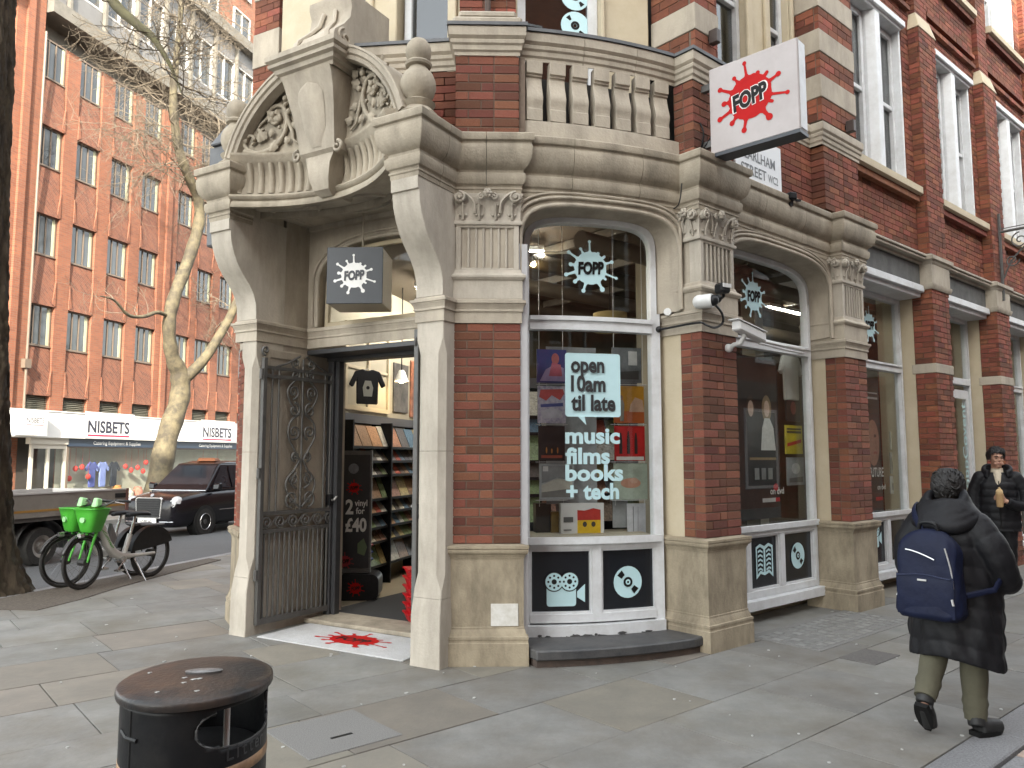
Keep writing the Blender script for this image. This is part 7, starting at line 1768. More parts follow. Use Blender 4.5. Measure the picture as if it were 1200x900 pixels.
    b = MB(F); b.grid(lambda u,v: (-.40+.30*u+.0, (v-.5)*2*(.085*(1-u)**.9+.022), .90-.035*(abs(v-.5)*2)**2+.012*math.sin(PI*u)-.01*u), 12, 8); b.build('saddle', M_BLACK, t, smooth=70, solid=.03)
    b = MB(F); b.grid(lambda u,v: (RXX+(.365+.02*math.sin(PI*u))*math.cos(R(8)+u*R(150)), (v-.5)*.085, WR+.365*math.sin(R(8)+u*R(150))), 20, 4)
    for y in (-.042,.042): b.add([(RXX+.365*math.cos(R(8)+k/14*R(150)), y, WR+.365*math.sin(R(8)+k/14*R(150))) for k in range(15)] + [(RXX-.20,y,WR+.10),(RXX+.16,y,WR+.06)], [tuple(range(17))])
    b.build('rear_guard', M_BLACK, t, smooth=40)
    b = MB(F); b.hexa([(-.70,-.05,.70),(-.36,-.05,.715),(-.36,.05,.715),(-.70,.05,.70),(-.72,-.05,.725),(-.36,-.05,.74),(-.36,.05,.74),(-.72,.05,.725)]); b.build('rack', mat('grey_case', (.14,.14,.145), .5), t, bevel=.01)
    b = MB(F); b.tube([(-.02,-.07,.30),(-.02,.07,.30)], .045, 12)
    for sg, dx, dz in ((1,.12,-.12),(-1,-.12,.12)): b.tube([(-.02,sg*.08,.30),(-.02+dx,sg*.09,.30+dz)], .011, 6); b.box(-.02+dx-.045,-.02+dx+.045,sg*.10-.02 if sg>0 else sg*.10-.06,sg*.10+.06 if sg>0 else sg*.10+.02,.30+dz-.012,.30+dz+.012)
    b.build('crank', M_CHROME, t, smooth=50)
    b = MB(F); b.tube([(-.20,.05,.30),(-.26,.20,.0)], .010, 6); b.build('kickstand', M_CHROME, t)
    return t
bdir = math.atan2(-.93,-.36)
make_bike('nearer green and silver hire bicycle with its basket towards the tree', (-5.20,10.36,.004), bdir, R(8))
make_bike('farther green hire bicycle mostly hidden behind the nearer one at the kerb', (-5.47,10.50,.004), bdir-R(2), R(-4))

# ================================================================ black cab
def road_z(x, y): n = x*NO_[0]+y*NO_[1]; return -.09 - (n-3)*.33/16
M_CAB = mat('cab_black', (.004,.004,.006), .18, (.007,.006,.008), 3, .3, coat=.15, spec=.35)
M_CABGL = mat('cab_glass', (.012,.014,.018), .06, (.02,.024,.03), 1.5, .4, spec=.4)
hx_, hy_ = -.271, -.963
cl = (-8.33, 21.6); cz = road_z(*cl)
cab = thing('black_cab', 'black taxi cab with chrome grille driving along the avenue', 'taxi', (*cl, cz), math.atan2(hy_, hx_))
FC = frame(cl[0], cl[1], math.atan2(hy_, hx_), cz)
b = MB(FC)
ST = [(2.44,.50,.42,.70,.10),(2.43,.62,.30,.86,.10),(2.36,.78,.24,.95,.16),(2.15,.90,.22,1.0,.22),(1.75,.93,.22,1.07,.18),(1.35,.935,.22,1.12,.14),(.6,.935,.22,1.15,.12),(-1.0,.935,.22,1.17,.12),(-1.9,.93,.22,1.18,.14),(-2.25,.88,.26,1.16,.2),(-2.40,.75,.36,1.05,.2)]
n = 20; vs = []; fs = []
for x, w_, z0, z1, r in ST:
    for k in range(n):
        a = 2*PI*(k+.5)/n; ct, st = math.cos(a), math.sin(a); e = .32
        vs.append((x, w_*math.copysign(abs(ct)**e, ct), (z0+z1)/2 + (z1-z0)/2*math.copysign(abs(st)**e, st)))
for i in range(len(ST)-1):
    for k in range(n): fs.append((i*n+k, i*n+(k+1)%n, (i+1)*n+(k+1)%n, (i+1)*n+k))
fs += [tuple(range(n)), tuple(range(len(vs)-n, len(vs)))]
b.add(vs, fs); cb = b.build('body', M_CAB, cab, smooth=50)
b = MB(FC); b.hexa([(1.42,-.86,1.08),(1.42,.86,1.08),(-2.3,.88,1.14),(-2.3,-.88,1.14),(.62,-.66,1.80),(.62,.66,1.80),(-1.95,.68,1.80),(-1.95,-.68,1.80)]); b.hexa([(.62,-.66,1.795),(.62,.66,1.795),(-1.95,.68,1.795),(-1.95,-.68,1.795),(.2,-.55,1.87),(.2,.55,1.87),(-1.7,.57,1.87),(-1.7,-.57,1.87)]); b.build('cabin', M_CAB, cab, bevel=.04, bseg=3, smooth=40)
def cabq(pts, name, m, off=.006):
    P_ = [Vector(p) for p in pts]; nn = (P_[1]-P_[0]).cross(P_[2]-P_[0]).normalized()*off
    if nn.dot((P_[0]+P_[2])/2 - Vector((-.5,0,1.3))) < 0: nn = -nn
    b = MB(FC); b.add([tuple(p+nn) for p in P_], [tuple(range(len(P_)))]); return b.build(name, m, cab)
cabq([(1.34,-.79,1.14),(1.34,.79,1.14),(.69,.62,1.745),(.69,-.62,1.745)], 'windscreen', M_CABGL)
for sg in (-1,1):
    cabq([(1.18,sg*.853,1.17),(.42,sg*.857,1.17),(.42,sg*.69,1.73),(.62,sg*.69,1.73)], 'side_window', M_CABGL); cabq([(.32,sg*.857,1.18),(-.75,sg*.862,1.19),(-.75,sg*.695,1.73),(.32,sg*.69,1.73)], 'side_window', M_CABGL); cabq([(-.85,sg*.862,1.19),(-1.85,sg*.87,1.2),(-1.75,sg*.70,1.72),(-.85,sg*.695,1.73)], 'side_window', M_CABGL)
    b = MB(FC); b.hexa([(1.05,sg*.90,1.12),(1.22,sg*.90,1.12),(1.22,sg*1.10,1.13),(1.05,sg*1.10,1.13),(1.08,sg*.90,1.30),(1.2,sg*.90,1.28),(1.2,sg*1.12,1.30),(1.08,sg*1.12,1.32)]); b.build('wing_mirror', M_CAB, cab, bevel=.03)
    b = MB(FC); b.ball((2.24,sg*.66,.84), .165, 16, 10, (1.0,.95,1.0)); hl = b.build('headlight', mat('headlamp_glass', (.30,.31,.33), .12, (.42,.42,.43), 9, .5, spec=.9), cab, smooth=70)
    b = MB(FC); b.tube([(2.395+.012*math.cos(a),sg*.66+.085*math.cos(a),.83+.085*math.sin(a)) for a in [2*PI*k/20 for k in range(20)]], .012, 6, closed=True); b.build('lamp_ring', mat('white_ring', (.7,.7,.7), .3), hl)
    b = MB(FC); b.tube([(2.46,sg*.35,.38),(2.40,sg*.70,.38)], .016, 6); b.build('bumper_strip', M_CHROME, cab)
    b = MB(FC); b.box(2.36,2.42,sg*.45-.03,sg*.45+.03,.76,.86) ; b.build('side_lamp', M_CHROME, cab, bevel=.01)
    for wx in (1.5,-1.45):
        b = MB(FC); b.tube([(wx,sg*.70,.335),(wx,sg*.935,.335)], .415, 28); b.build('wheel_arch', M_INK, cab)
        b = MB(FC); b.lathe([(.20,.0),(.33,.0),(.345,.04),(.345,.18),(.33,.22),(.20,.22)], 0, 0, 28); 
        pts = b.v; b2 = MB(FC); fw_ = MB(lambda p: FC((wx + p[0], sg*.94 - sg*p[2], .335 + p[1])))
        fw_.lathe([(.20,.0),(.325,.0),(.34,.03),(.34,.18),(.325,.22),(.20,.22)], 0, 0, 28, cap=False); w_ = fw_.build('wheel', M_TYRE, cab, smooth=50)
        fw_ = MB(lambda p: FC((wx + p[0], sg*.94 - sg*p[2], .335 + p[1]))); fw_.lathe([(.001,.0),(.06,-.005),(.07,.02),(.12,.03),(.125,.015),(.19,.008),(.215,-.004),(.225,.01),(.22,.1)], 0, 0, 28); fw_.build('wheel_trim', mat('dark_trim', (.05,.05,.055), .3, (.08,.08,.08), 6, .3, metal=.4), w_, smooth=40)
        fw_ = MB(lambda p: FC((wx + p[0], sg*.945 - sg*p[2], .335 + p[1]))); fw_.tube([(.20*math.cos(a),.20*math.sin(a),0) for a in [2*PI*k/28 for k in range(28)]], .012, 6, closed=True); fw_.build('rim', M_CHROME, w_)
b = MB(FC); b.prism_x([(-.36,.46),(.36,.46),(.40,.94),(.34,.985),(-.34,.985),(-.40,.94)], 2.40, 2.455); b.build('grille_frame', M_CHROME, cab, bevel=.012)
b = MB(FC); b.prism_x([(-.32,.49),(.32,.49),(.36,.93),(.31,.955),(-.31,.955),(-.36,.93)], 2.456, 2.465); gr = b.build('grille', M_BLACK, cab)
for k in range(8): b = MB(FC); b.box(2.466,2.472,-.33,.33,.51+k*.055,.525+k*.055); b.build('grille_bar', mat('grille_grey', (.012,.012,.013), .5), gr)
b = MB(FC); b.box(2.47,2.485,-.27,.27,.36,.47); pt_ = b.build('number_plate', mat('plate_white', (.70,.70,.68), .4), cab)
V, Fc = text2d('LX68 GFJ', .10, .008); x0 = sum(p[0] for p in V)/len(V); b = MB(FC); b.add([(2.488, (px_-x0)*.92, .382+pz_) for px_, pz_ in V], Fc); b.build('lettering', M_INK, pt_)
b = MB(FC); b.hexa([(.35,-.30,1.86),(.35,.30,1.86),(.10,.30,1.87),(.10,-.30,1.87),(.30,-.26,1.95),(.30,.26,1.95),(.14,.26,1.95),(.14,-.26,1.95)]); b.build('roof_sign', mat('amber_sign', (.16,.05,.012), .5), cab, bevel=.01)
b = MB(FC); b.tube([(1.43,-.86,1.115),(1.43,.86,1.115)], .012, 5); b.build('screen_strip', M_CHROME, cab); b = MB(FC); b.box(-1.9,.95,.938,.945,.60,.62); b.build('side_trim', M_CHROME, cab)
b = MB(FC); b.tube([(2.30,0,1.0),(2.34,0,1.03)], .05, 8); b.build('bonnet_badge', M_CHROME, cab)

# ================================================================ drop-side truck
TQ = 13.0   # its rear, measured along the avenue
tk = thing('flatbed_truck', 'grey dropside flatbed truck passing behind the near tree', 'truck', (*QN(11.3,12.75), -.30), math.atan2(-.963,-.271))
TN0, TN1 = 11.8, 13.7; TZ = road_z(*QN(12.3,12.3))
FT_ = frame(*QN(13.1,11.8), math.atan2(-.963,-.271), TZ)   # x forwards (towards the viewer), y to its left (nearer side is y=0, body at negative y)
M_TRK = mat('truck_grey', (.22,.20,.175), .5, (.18,.165,.145), 4, .3, dirt=(.12,.105,.085), dns=3, damt=.4); M_TRKI = mat('truck_inner', (.42,.41,.40), .6, (.34,.33,.32), 5, .3)
b = MB(FT_); b.box(0,3.6,-.03,.0,.87,1.29); b.build('side_board', M_TRK, tk, bevel=.006)
b = MB(FT_); b.box(0,3.6,-.032,.012,1.28,1.31); b.build('board_rail', M_TRKI, tk); b = MB(FT_); b.box(.05,3.58,.001,.004,.97,1.01); b.build('reflective_stripe', mat('amber_tape', (.30,.16,.03), .5), tk)
b = MB(FT_); b.box(0,3.6,-1.93,-1.90,.87,1.29); b.build('side_board', M_TRKI, tk, bevel=.006); b = MB(FT_); b.box(0,.03,-1.9,-.03,.87,1.29); b.build('tail_board', M_TRKI, tk, bevel=.006); b = MB(FT_); b.box(3.55,3.6,-1.9,-.03,.87,1.6); b.build('head_board', M_TRKI, tk)
b = MB(FT_); b.box(.0,3.6,-1.9,-.03,.80,.87); b.build('bed', mat('bed_dark', (.08,.075,.07), .8), tk); b = MB(FT_); b.box(.05,.35,-.002,.008,1.13,1.22); b.build('latch', M_BLACK, tk); b = MB(FT_); b.box(0,.07,-.04,.015,.85,1.31); b.build('corner_post', mat('post_red', (.12,.05,.04), .6), tk)
b = MB(FT_); b.box(.2,6,-.75,-.60,.55,.80); b.box(.2,6,-1.35,-1.2,.55,.80); b.box(.9,1.0,-1.8,-.1,.40,.80); b.build('chassis', M_BLACK, tk); b = MB(FT_); b.box(1.28,1.31,-.55,-.08,.25,.72); b.build('mudflap', M_BLACK, tk)
b = MB(FT_); b.grid(lambda u,v: (1.9+.50*math.cos(PI*u), -.12-.38*v, .40+.42*math.sin(PI*u)), 16, 2); b.build('wheel_guard', M_RIM, tk, smooth=50, solid=.01)
for wx in (1.9,5.0):
    for sg, y0 in ((1,-.10),(-1,-1.80)):
        f_ = MB(lambda p: FT_((wx+p[0], y0 - sg*p[2], .345+p[1]))); f_.lathe([(.20,0),(.32,0),(.345,.03),(.345,.20),(.33,.24),(.2,.24)], 0, 0, 26, cap=False); w_ = f_.build('wheel', M_TYRE, tk, smooth=50)
        f_ = MB(lambda p: FT_((wx+p[0], y0 - sg*p[2], .345+p[1]))); f_.lathe([(.001,.03),(.06,.02),(.08,.05),(.13,.055),(.14,.03),(.18,.01),(.21,.0),(.21,.1)], 0, 0, 26); f_.build('wheel_trim', mat('dirty_steel', (.24,.225,.20), .5, (.14,.13,.12), 10, .4), w_, smooth=40)
b = MB(FT_); b.prism_y([(3.7,.5),(5.5,.5),(5.55,.95),(5.35,1.25),(4.85,2.05),(3.8,2.1),(3.7,1.9)], -1.9, -.05); b.build('cab', M_TRK, tk, bevel=.05)
b = MB(FT_); b.add([(4.0,-.04,1.25),(5.15,-.04,1.25),(4.72,-.04,1.95),(4.0,-.04,1.95)], [(0,1,2,3)]); b.build('cab_window', M_CABGL, tk)
# ================================================================ people
M_SKIN = mat('skin', (.42,.24,.165), .55, (.36,.19,.13), 12, .3); M_HAIR = mat('black_hair', (.006,.005,.005), .6, (.012,.010,.009), 60, .5, .6, 90)
M_COAT = mat('black_puffer', (.006,.006,.0075), .58, (.010,.010,.012), 8, .4, .7, 13, spec=.26); M_OLIVE = mat('olive_cotton', (.105,.098,.064), .9, (.075,.07,.046), 8, .4, .7, 16)
M_NAVYB = mat('navy_nylon', (.0035,.006,.022), .6, (.005,.009,.032), 8, .4, .6, 15, spec=.25); M_BOOT = mat('black_boot', (.012,.012,.012), .6, (.02,.02,.02), 20, .3)
def remesh(o, vox, sm=6, f=.5):
    r = o.modifiers.new('remesh', 'REMESH'); r.mode = 'VOXEL'; r.voxel_size = vox; r.use_smooth_shade = True
    s = o.modifiers.new('smooth', 'SMOOTH'); s.iterations = sm; s.factor = f
    dg = bpy.context.evaluated_depsgraph_get(); ev = o.evaluated_get(dg); me = bpy.data.meshes.new_from_object(ev)
    old = o.data; o.modifiers.clear(); o.data = me; me.name = old.name
    me.shade_smooth(); return o
def limb(b, pts, rs_, n=12, k=4):
    P_ = spl([Vector(p) for p in pts], k); b.tube(P_, lerp_list(rs_, len(P_)-1), n)
    b.ball(tuple(P_[0]), rs_[0], 10, 8); b.ball(tuple(P_[-1]), rs_[-1], 10, 8)
def hand(b, wrist, d, up, side, curl=.9, thumb_sg=1):
    """palm, four bent fingers of unequal length and a thumb; d along the hand, up = back of the hand, side = towards the thumb"""
    d = Vector(d).normalized(); up = Vector(up); up = (up - d*up.dot(d)).normalized(); side = Vector(side); side = (side - d*side.dot(d) - up*side.dot(up)).normalized()
    w_ = Vector(wrist)
    for k in range(5):
        o_ = side*(.030-.015*k); b.tube([w_+d*.005+o_*.7, w_+d*.05+o_, w_+d*.085+o_], [.016,.015,.0125], 8); b.ball(tuple(w_+d*.085+o_), .0125, 8, 6)
    for k, ln in enumerate((.070,.078,.073,.056)):
        p = w_ + d*.088 + side*(.029-.0195*k); a = 0; pts = [p]
        for s_, fr_ in enumerate((.42,.32,.26)):
            a += curl*(.65 if s_ == 0 else .8); p = p + (d*math.cos(a) - up*math.sin(a))*ln*fr_; pts.append(p)
        b.tube(pts, [.0098,.0092,.0085,.0075], 8); b.ball(tuple(pts[-1]), .0076, 6, 5)
    p = w_ + d*.03 + side*.034; t1 = p + (d*.6+side*.75-up*.25).normalized()*.035; t2 = t1 + (d*.8+side*.1-up*.55).normalized()*.03; t3 = t2 + (d*.8-side*.25-up*.6).normalized()*.022
    b.tube([p-side*.012, p, t1, t2, t3], [.014,.0135,.0115,.0105,.0085], 8); b.ball(tuple(t3), .0085, 6, 5)
def head(b, c, f, s_=1.0, female=False):
    """skull, jaw, nose, ears, brow; c = centre, f = frame function giving world from (forward,left,up)"""
    def L(x, y, z): return tuple(Vector(c) + f(x*s_, y*s_, z*s_))
    def bl(x, y, z, r, sx=1, sy=1, sz=1):
        vs = []; nu, nv = 14, 10
        g_ = lambda u,v: L(x + r*sx*math.cos(2*PI*u)*math.sin(PI*v), y + r*sy*math.sin(2*PI*u)*math.sin(PI*v), z - r*sz*math.cos(PI*v))
        b.grid(g_, nu, nv, True)
    bl(-.01,0,.03,.092,1.03,.84,1.0); bl(.022,0,-.035,.068,.95,.88,1.15); bl(.045,0,-.088,.034,1,1.1,.75)
    bl(.078,0,.028,.03,.6,1.5,.45); bl(.092,0,-.022,.0135,1.1,.85,1.0); bl(.088,0,.0,.010,1,.8,2.0)
    bl(.075,0,-.056,.020,.8,1.25,.35); bl(.075,0,-.066,.017,.8,1.1,.4)
    for sg in (-1,1): bl(.058,sg*.038,-.022,.024,.8,.9,.9); bl(-.008,sg*.078,-.008,.022,.7,.35,1.25); bl(.06,sg*.042,-.065,.02,.9,.8,.9)
    b.tube([L(-.02,0,-.05), L(-.03,0,-.14), L(-.035,0,-.20)], [.055,.052,.06], 12)
def puff(z, step=.095, ph=0, dep=.07): 
    k = ((z+ph)/step) % 1.0; return 1 - dep + dep*math.sin(PI*k)**.45
# ---- walking woman seen from behind
P1 = Vector((2.72, 4.86, 0)); A_1 = math.atan2(.652,.758)
FA = frame(P1.x, P1.y, A_1)
V3 = lambda fr: (lambda x,y,z: Vector(fr((x,y,z))) - Vector(fr((0,0,0))))
b = MB(FA)
# body: pelvis, legs, torso, arms, head in one surface
limb(b, [(-.0,.0,.80),(.0,0,1.0),(.02,0,1.20),(.03,0,1.30)], [.135,.125,.135,.10])
limb(b, [(.0,-.085,.80),(.03,-.09,.46),(.0,-.095,.10)], [.085,.058,.036]); limb(b, [(.0,.085,.80),(-.03,.09,.50),(-.26,.085,.24)], [.085,.058,.036])
limb(b, [(.0,-.095,.09),(.05,-.10,.05),(.14,-.105,.03)], [.035,.035,.022]); limb(b, [(-.25,.085,.235),(-.262,.085,.17),(-.225,.09,.10)], [.030,.026,.018])
limb(b, [(.03,.16,1.24),(.02,.235,1.06),(.12,.25,.92),(.30,.13,.99)], [.055,.045,.04,.03]); limb(b, [(.03,-.16,1.24),(.02,-.25,1.05),(.13,-.26,.92),(.31,-.13,1.0)], [.055,.045,.04,.03])
hand(b, FA_ := (.31,-.12,1.0), (.8,.5,.25), (0,-.6,.6), (0,.3,1), .9); hand(b, (.30,.12,.99), (.8,-.5,.25), (0,.6,.6), (0,-.3,1), .9)
limb(b, [(.03,0,1.28),(.045,0,1.36),(.05,0,1.40)], [.06,.05,.055])
fh = lambda x,y,z: (Vector((x,y,z)))
class LB: pass
hb = MB(FA); head(hb, (.06,0,1.455), lambda x,y,z: Vector((x,y,z)), .98); b.v += hb.v; off_ = len(b.v)-len(hb.v); b.f += [tuple(i+off_ for i in f) for f in hb.f]
w1 = b.build('person', M_SKIN); remesh(w1, .0065, 4)
tag(w1, 'woman in a long black padded coat and olive trousers walking away with a blue backpack', 'person')
b = MB(FA)
def hairp(u, v):
    a = 2*PI*u; z = -math.cos(PI*v); r = .108*(1+.05*math.sin(9*a+14*v)*math.sin(PI*v)+.04*math.sin(17*a-21*v)*math.sin(PI*v))
    return (.032 + r*.98*math.cos(a)*math.sin(PI*v), r*.86*math.sin(a)*math.sin(PI*v), 1.478 + r*1.0*z)
b.grid(hairp, 44, 26, True); rh = random.Random(2)
for i in range(90):
    a = rh.uniform(0,2*PI); ph = rh.uniform(.15,.8)*PI; r = .103; p = Vector((.032+r*math.cos(a)*math.sin(ph), r*.88*math.sin(a)*math.sin(ph), 1.478+r*math.cos(ph))); n_ = (p-Vector((.032,0,1.478))).normalized()
    t_ = n_.orthogonal(); pts = [p + n_*.010*math.sin(k) + t_*.014*math.cos(k*1.1) for k in range(6)]; b.tube(pts, .006, 4)
ho = b.build('hair', M_HAIR, w1, smooth=80)
# coat
b = MB(FA)
def coat(u, v):
    a = 2*PI*u; z = .45 + .85*v; wy = .262 - .045*v + (.02*math.sin(PI*v)); wx = .215 - .035*v
    if v > .86: k = (v-.86)/.14; wy *= 1-.42*k; wx *= 1-.25*k
    p = puff(z, .115, .03, .05); wob = 1+.025*math.sin(5*a+9*z)+.02*math.sin(11*a-7*z)+.012*math.sin(19*a+31*z)
    lean = .03*v
    return (lean + wx*p*wob*math.cos(a), -.01 + wy*p*wob*math.sin(a), z + .02*math.sin(2*a+1)*(1-v) - (.05*(1-v)*(1 if math.sin(a) < 0 else 0)*abs(math.sin(a))))
b.grid(coat, 72, 90, True); n_ = 91
b.f.append(tuple(i*n_ for i in range(72))); b.f.append(tuple(i*n_+90 for i in range(71,-1,-1)))
def sleeve(pts, r0, r1, step=.085):
    P_ = spl([Vector(p) for p in pts], 14); L_ = 0; rs_ = []
    for i, p in enumerate(P_):
        if i: L_ += (P_[i]-P_[i-1]).length
        rs_.append((r0+(r1-r0)*i/(len(P_)-1))*puff(L_, step, 0, .065))
    b.tube(P_, rs_, 20); b.ball(tuple(P_[0]), r0, 14, 10)
sleeve([(.0,-.15,1.22),(-.01,-.245,1.09),(.05,-.275,.94),(.17,-.25,.91),(.29,-.15,.97)], .105, .07); sleeve([(.0,.15,1.22),(-.01,.23,1.09),(.05,.255,.94),(.17,.23,.91),(.28,.15,.96)], .105, .07)
co = b.build('coat', M_COAT, w1); remesh(co, .0085, 3)
b = MB(FA)   # hood lying on the shoulders
for k in range(5):
    r = .142 - .013*k; z = 1.27 + .032*k; pts = [( -.01 + (r*1.0+.0)*math.cos(a) - .015, (r*1.12)*math.sin(a), z + .035*math.cos(a) + .012*math.sin(3*a+k)) for a in [2*PI*i/28 for i in range(28)]]; b.tube(pts, .045 - .004*k, 10, closed=True)
b.ball((-.10,0,1.285), .10, 14, 10, (.75,1.35,.62)); hd = b.build('hood', M_COAT, w1); remesh(hd, .010, 5)
for pts, rs_ in (([(.0,-.085,.72),(.03,-.09,.45),(.0,-.095,.085)],[.115,.080,.062]), ([(.0,.085,.72),(-.04,.09,.50),(-.262,.085,.225)],[.115,.080,.062])):
    b = MB(FA); P_ = spl([Vector(p) for p in pts], 12); rr = lerp_list(rs_, len(P_)-1); b.tube(P_, [r*(1+.03*math.sin(i*1.3)+(.05*math.sin(i*2.6) if i > 16 else 0)) for i, r in enumerate(rr)], 16); b.build('trouser_leg', M_OLIVE, w1, smooth=70)
def boot(ankle, heel, toe, up):
    b = MB(FA); an, he, to = Vector(ankle), Vector(heel), Vector(toe); d = (to-he).normalized(); u_ = Vector(up); u_ = (u_-d*u_.dot(d)).normalized(); s_ = d.cross(u_)
    b.tube([an+(an-he-d*(an-he).dot(d)).normalized()*.10, an, he+u_*.055+d*.03], [.050,.052,.050], 14); b.tube([he+d*.035+u_*.045, he+d*.12+u_*.045, he+d*.20+u_*.035, to-d*.03+u_*.028], [.048,.050,.045,.030], 14); b.ball(tuple(to-d*.035+u_*.028), .032, 10, 8)
    o = b.build('boot', M_BOOT, w1); remesh(o, .007, 5)
    b = MB(FA); pts = []
    L_ = (to-he).length
    def out(t_, sg): return he + d*(L_*t_) + s_*sg*(.036+.012*math.sin(PI*min(1,t_*1.15)))*(1-max(0,t_-.8)*2.6)
    q = [out(t_/10,1) for t_ in range(11)] + [out(t_/10,-1) for t_ in range(10,-1,-1)]
    n = len(q); b.add([tuple(p) for p in q] + [tuple(p+u_*.028) for p in q], [tuple(range(n)), tuple(range(2*n-1,n-1,-1))] + [(i,(i+1)%n,n+(i+1)%n,n+i) for i in range(n)]); b.build('sole', M_INK, w1)
boot((.0,-.095,.13), (-.05,-.10,.0), (.15,-.175,.0), (0,0,1)); boot((-.24,.085,.25), (-.335,.085,.185), (-.215,.095,-.0+.02), (.75,0,.45))
# backpack
bk = thing('backpack', 'navy blue backpack with silver zips on the back of the walking woman', 'backpack', FA((-.25,.02,1.0)), A_1)
b = MB(FA)
def pack(u, v):
    a = 2*PI*u; z = .70 + .52*v; e = .55; ct, st = math.cos(a), math.sin(a)
    wy = .185*(1-.10*v) * (1 if v < .72 else math.sqrt(max(1-((v-.72)/.285)**2, .0))*1) ; wx = (.105 - .035*v)*(1 if v > .05 else .8+4*v)
    if v < .06: wy *= .86 + 2.3*v
    if v > .72: wx *= math.sqrt(max(1-((v-.72)/.32)**2,.05))
    wob = 1+.02*math.sin(4*a+8*v)+.012*math.sin(9*a-17*v)
    return (-.255 - .015*(1-v) + wx*wob*math.copysign(abs(ct)**e, ct), .02 + wy*wob*math.copysign(abs(st)**e, st), z)
b.grid(pack, 56, 44, True); b.f.append(tuple(i*45 for i in range(56))); b.f.append(tuple(i*45+44 for i in range(55,-1,-1))); b.build('bag', M_NAVYB, bk, smooth=60)
b = MB(FA); b.grid(lambda u,v: (-.355 - .018*math.sin(PI*u)**.5*math.sin(PI*v)**.4 , .02+(u-.5)*.32, .72+.235*v), 16, 12); b.build('front_pocket', M_NAVYB, bk, smooth=60)
M_ZIP = mat('zip_silver', (.62,.62,.62), .3, metal=.6)
b = MB(FA); b.tube([(-.372,.02+y,.955+.008*math.cos(y*20)) for y in [-.15+.3*i/12 for i in range(13)]], .004, 5); b.build('seam', mat('navy_dark', (.006,.012,.045), .7), bk)
b = MB(FA); b.tube([(-.352,.02+.10-.16*i/8,1.10-.05*(i/8)**1.5) for i in range(9)], .0042, 5); b.tube([(-.335+.05*(i/8)*0,.02-.115-.035*math.sin(PI*i/8*.7),1.12-.30*i/8) for i in range(9)], .0042, 5); b.build('zip', M_ZIP, bk)
b = MB(FA); b.tube([(-.345,.175,.85),(-.35,.182,.82)], .004, 5); b.build('zip_pull', M_ZIP, bk); b = MB(FA); b.tube([(-.362,-.130,.835),(-.366,-.138,.80)], .006, 5); b.build('zip_pull', M_ZIP, bk); b = MB(FA); b.box(-.378,-.372,.0,.05,.925,.935); b.build('maker_tag', M_ZIP, bk)
b = MB(FA); b.tube([tuple(q) for q in spl([Vector((-.25,.075,1.19)),Vector((-.265,.06,1.255)),Vector((-.265,-.02,1.255)),Vector((-.25,-.035,1.19))],5)], .013, 8); b.build('grab_handle', M_BLACK, bk, smooth=60)
for sg in (-1,1): b = MB(FA); P_ = spl([Vector((-.19,.02+sg*.06,1.19)),Vector((-.13,.02+sg*.13,1.30)),Vector((.0,.02+sg*.165,1.345)),Vector((.12,.02+sg*.17,1.25)),Vector((.15,.02+sg*.17,1.10))],6); b.tube(P_, .026, 8, flat=.35); b.build('strap', M_NAVYB, bk, smooth=60)
b = MB(FA); b.tube([(-.20,.02-.17,.84),(-.10,-.27,.88),(.0,-.30,.98)], .018, 8, flat=.4); b.build('strap', M_NAVYB, bk)

# ---- man walking towards the viewer with a wrapped roll
P2 = Vector((6.23, 9.95, 0)); A_2 = math.atan2(-.80,-.60)+.12
FB2 = frame(P2.x, P2.y, A_2)
b = MB(FB2)
limb(b, [(-.0,.0,.90),(.0,0,1.12),(-.01,0,1.34),(-.01,0,1.44)], [.13,.12,.105,.07])
limb(b, [(.0,-.09,.90),(.07,-.09,.50),(.10,-.09,.09)], [.09,.062,.04]); limb(b, [(.0,.09,.90),(.0,.09,.50),(-.14,.09,.12)], [.09,.062,.04])
limb(b, [(.10,-.09,.08),(.16,-.095,.05),(.26,-.10,.03)], [.04,.038,.026]); limb(b, [(-.14,.09,.11),(-.10,.09,.06),(.0,.095,.035)], [.04,.038,.026])
limb(b, [(.0,.18,1.40),(.0,.27,1.17),(.12,.24,1.03),(.26,.08,1.10)], [.06,.05,.042,.03]); limb(b, [(.0,-.18,1.40),(-.02,-.25,1.12),(.04,-.24,.86)], [.06,.048,.032])
hand(b, (.27,.06,1.105), (.35,-.75,.45), (.8,.3,.2), (0,0,1), 1.0); hand(b, (.045,-.24,.84), (.1,0,-1), (0,-1,0), (1,0,0), .45)
limb(b, [(.0,0,1.42),(.015,0,1.52),(.02,0,1.56)], [.07,.055,.056])
hb = MB(FB2); ct_, st_ = math.cos(.35), math.sin(.35); head(hb, (.035,0,1.635), lambda x,y,z: Vector((ct_*x-st_*y, st_*x+ct_*y, z)), 1.02); off_ = len(b.v); b.v += hb.v; b.f += [tuple(i+off_ for i in f) for f in hb.f]
m1 = b.build('person', M_SKIN); remesh(m1, .0060, 3)
tag(m1, 'man in a black padded coat and cream jumper walking forward holding a wrapped roll', 'person')
HC = Vector((.035,0,1.635))
def HL(x,y,z): return tuple(HC + Vector((ct_*x-st_*y, st_*x+ct_*y, z)))
b = MB(FB2)
for sg in (-1,1): b.ball(HL(.083,sg*.033,.004), .0085, 8, 6, (.6,1.3,.6))
b.build('eyes', M_INK, m1, smooth=60)
b = MB(FB2)
for sg in (-1,1): b = MB(FB2); b.tube([HL(.094,sg*.016,.026), HL(.092,sg*.036,.032), HL(.078,sg*.056,.026)], [.005,.0055,.003], 6); b.build('eyebrow', M_HAIR, m1)
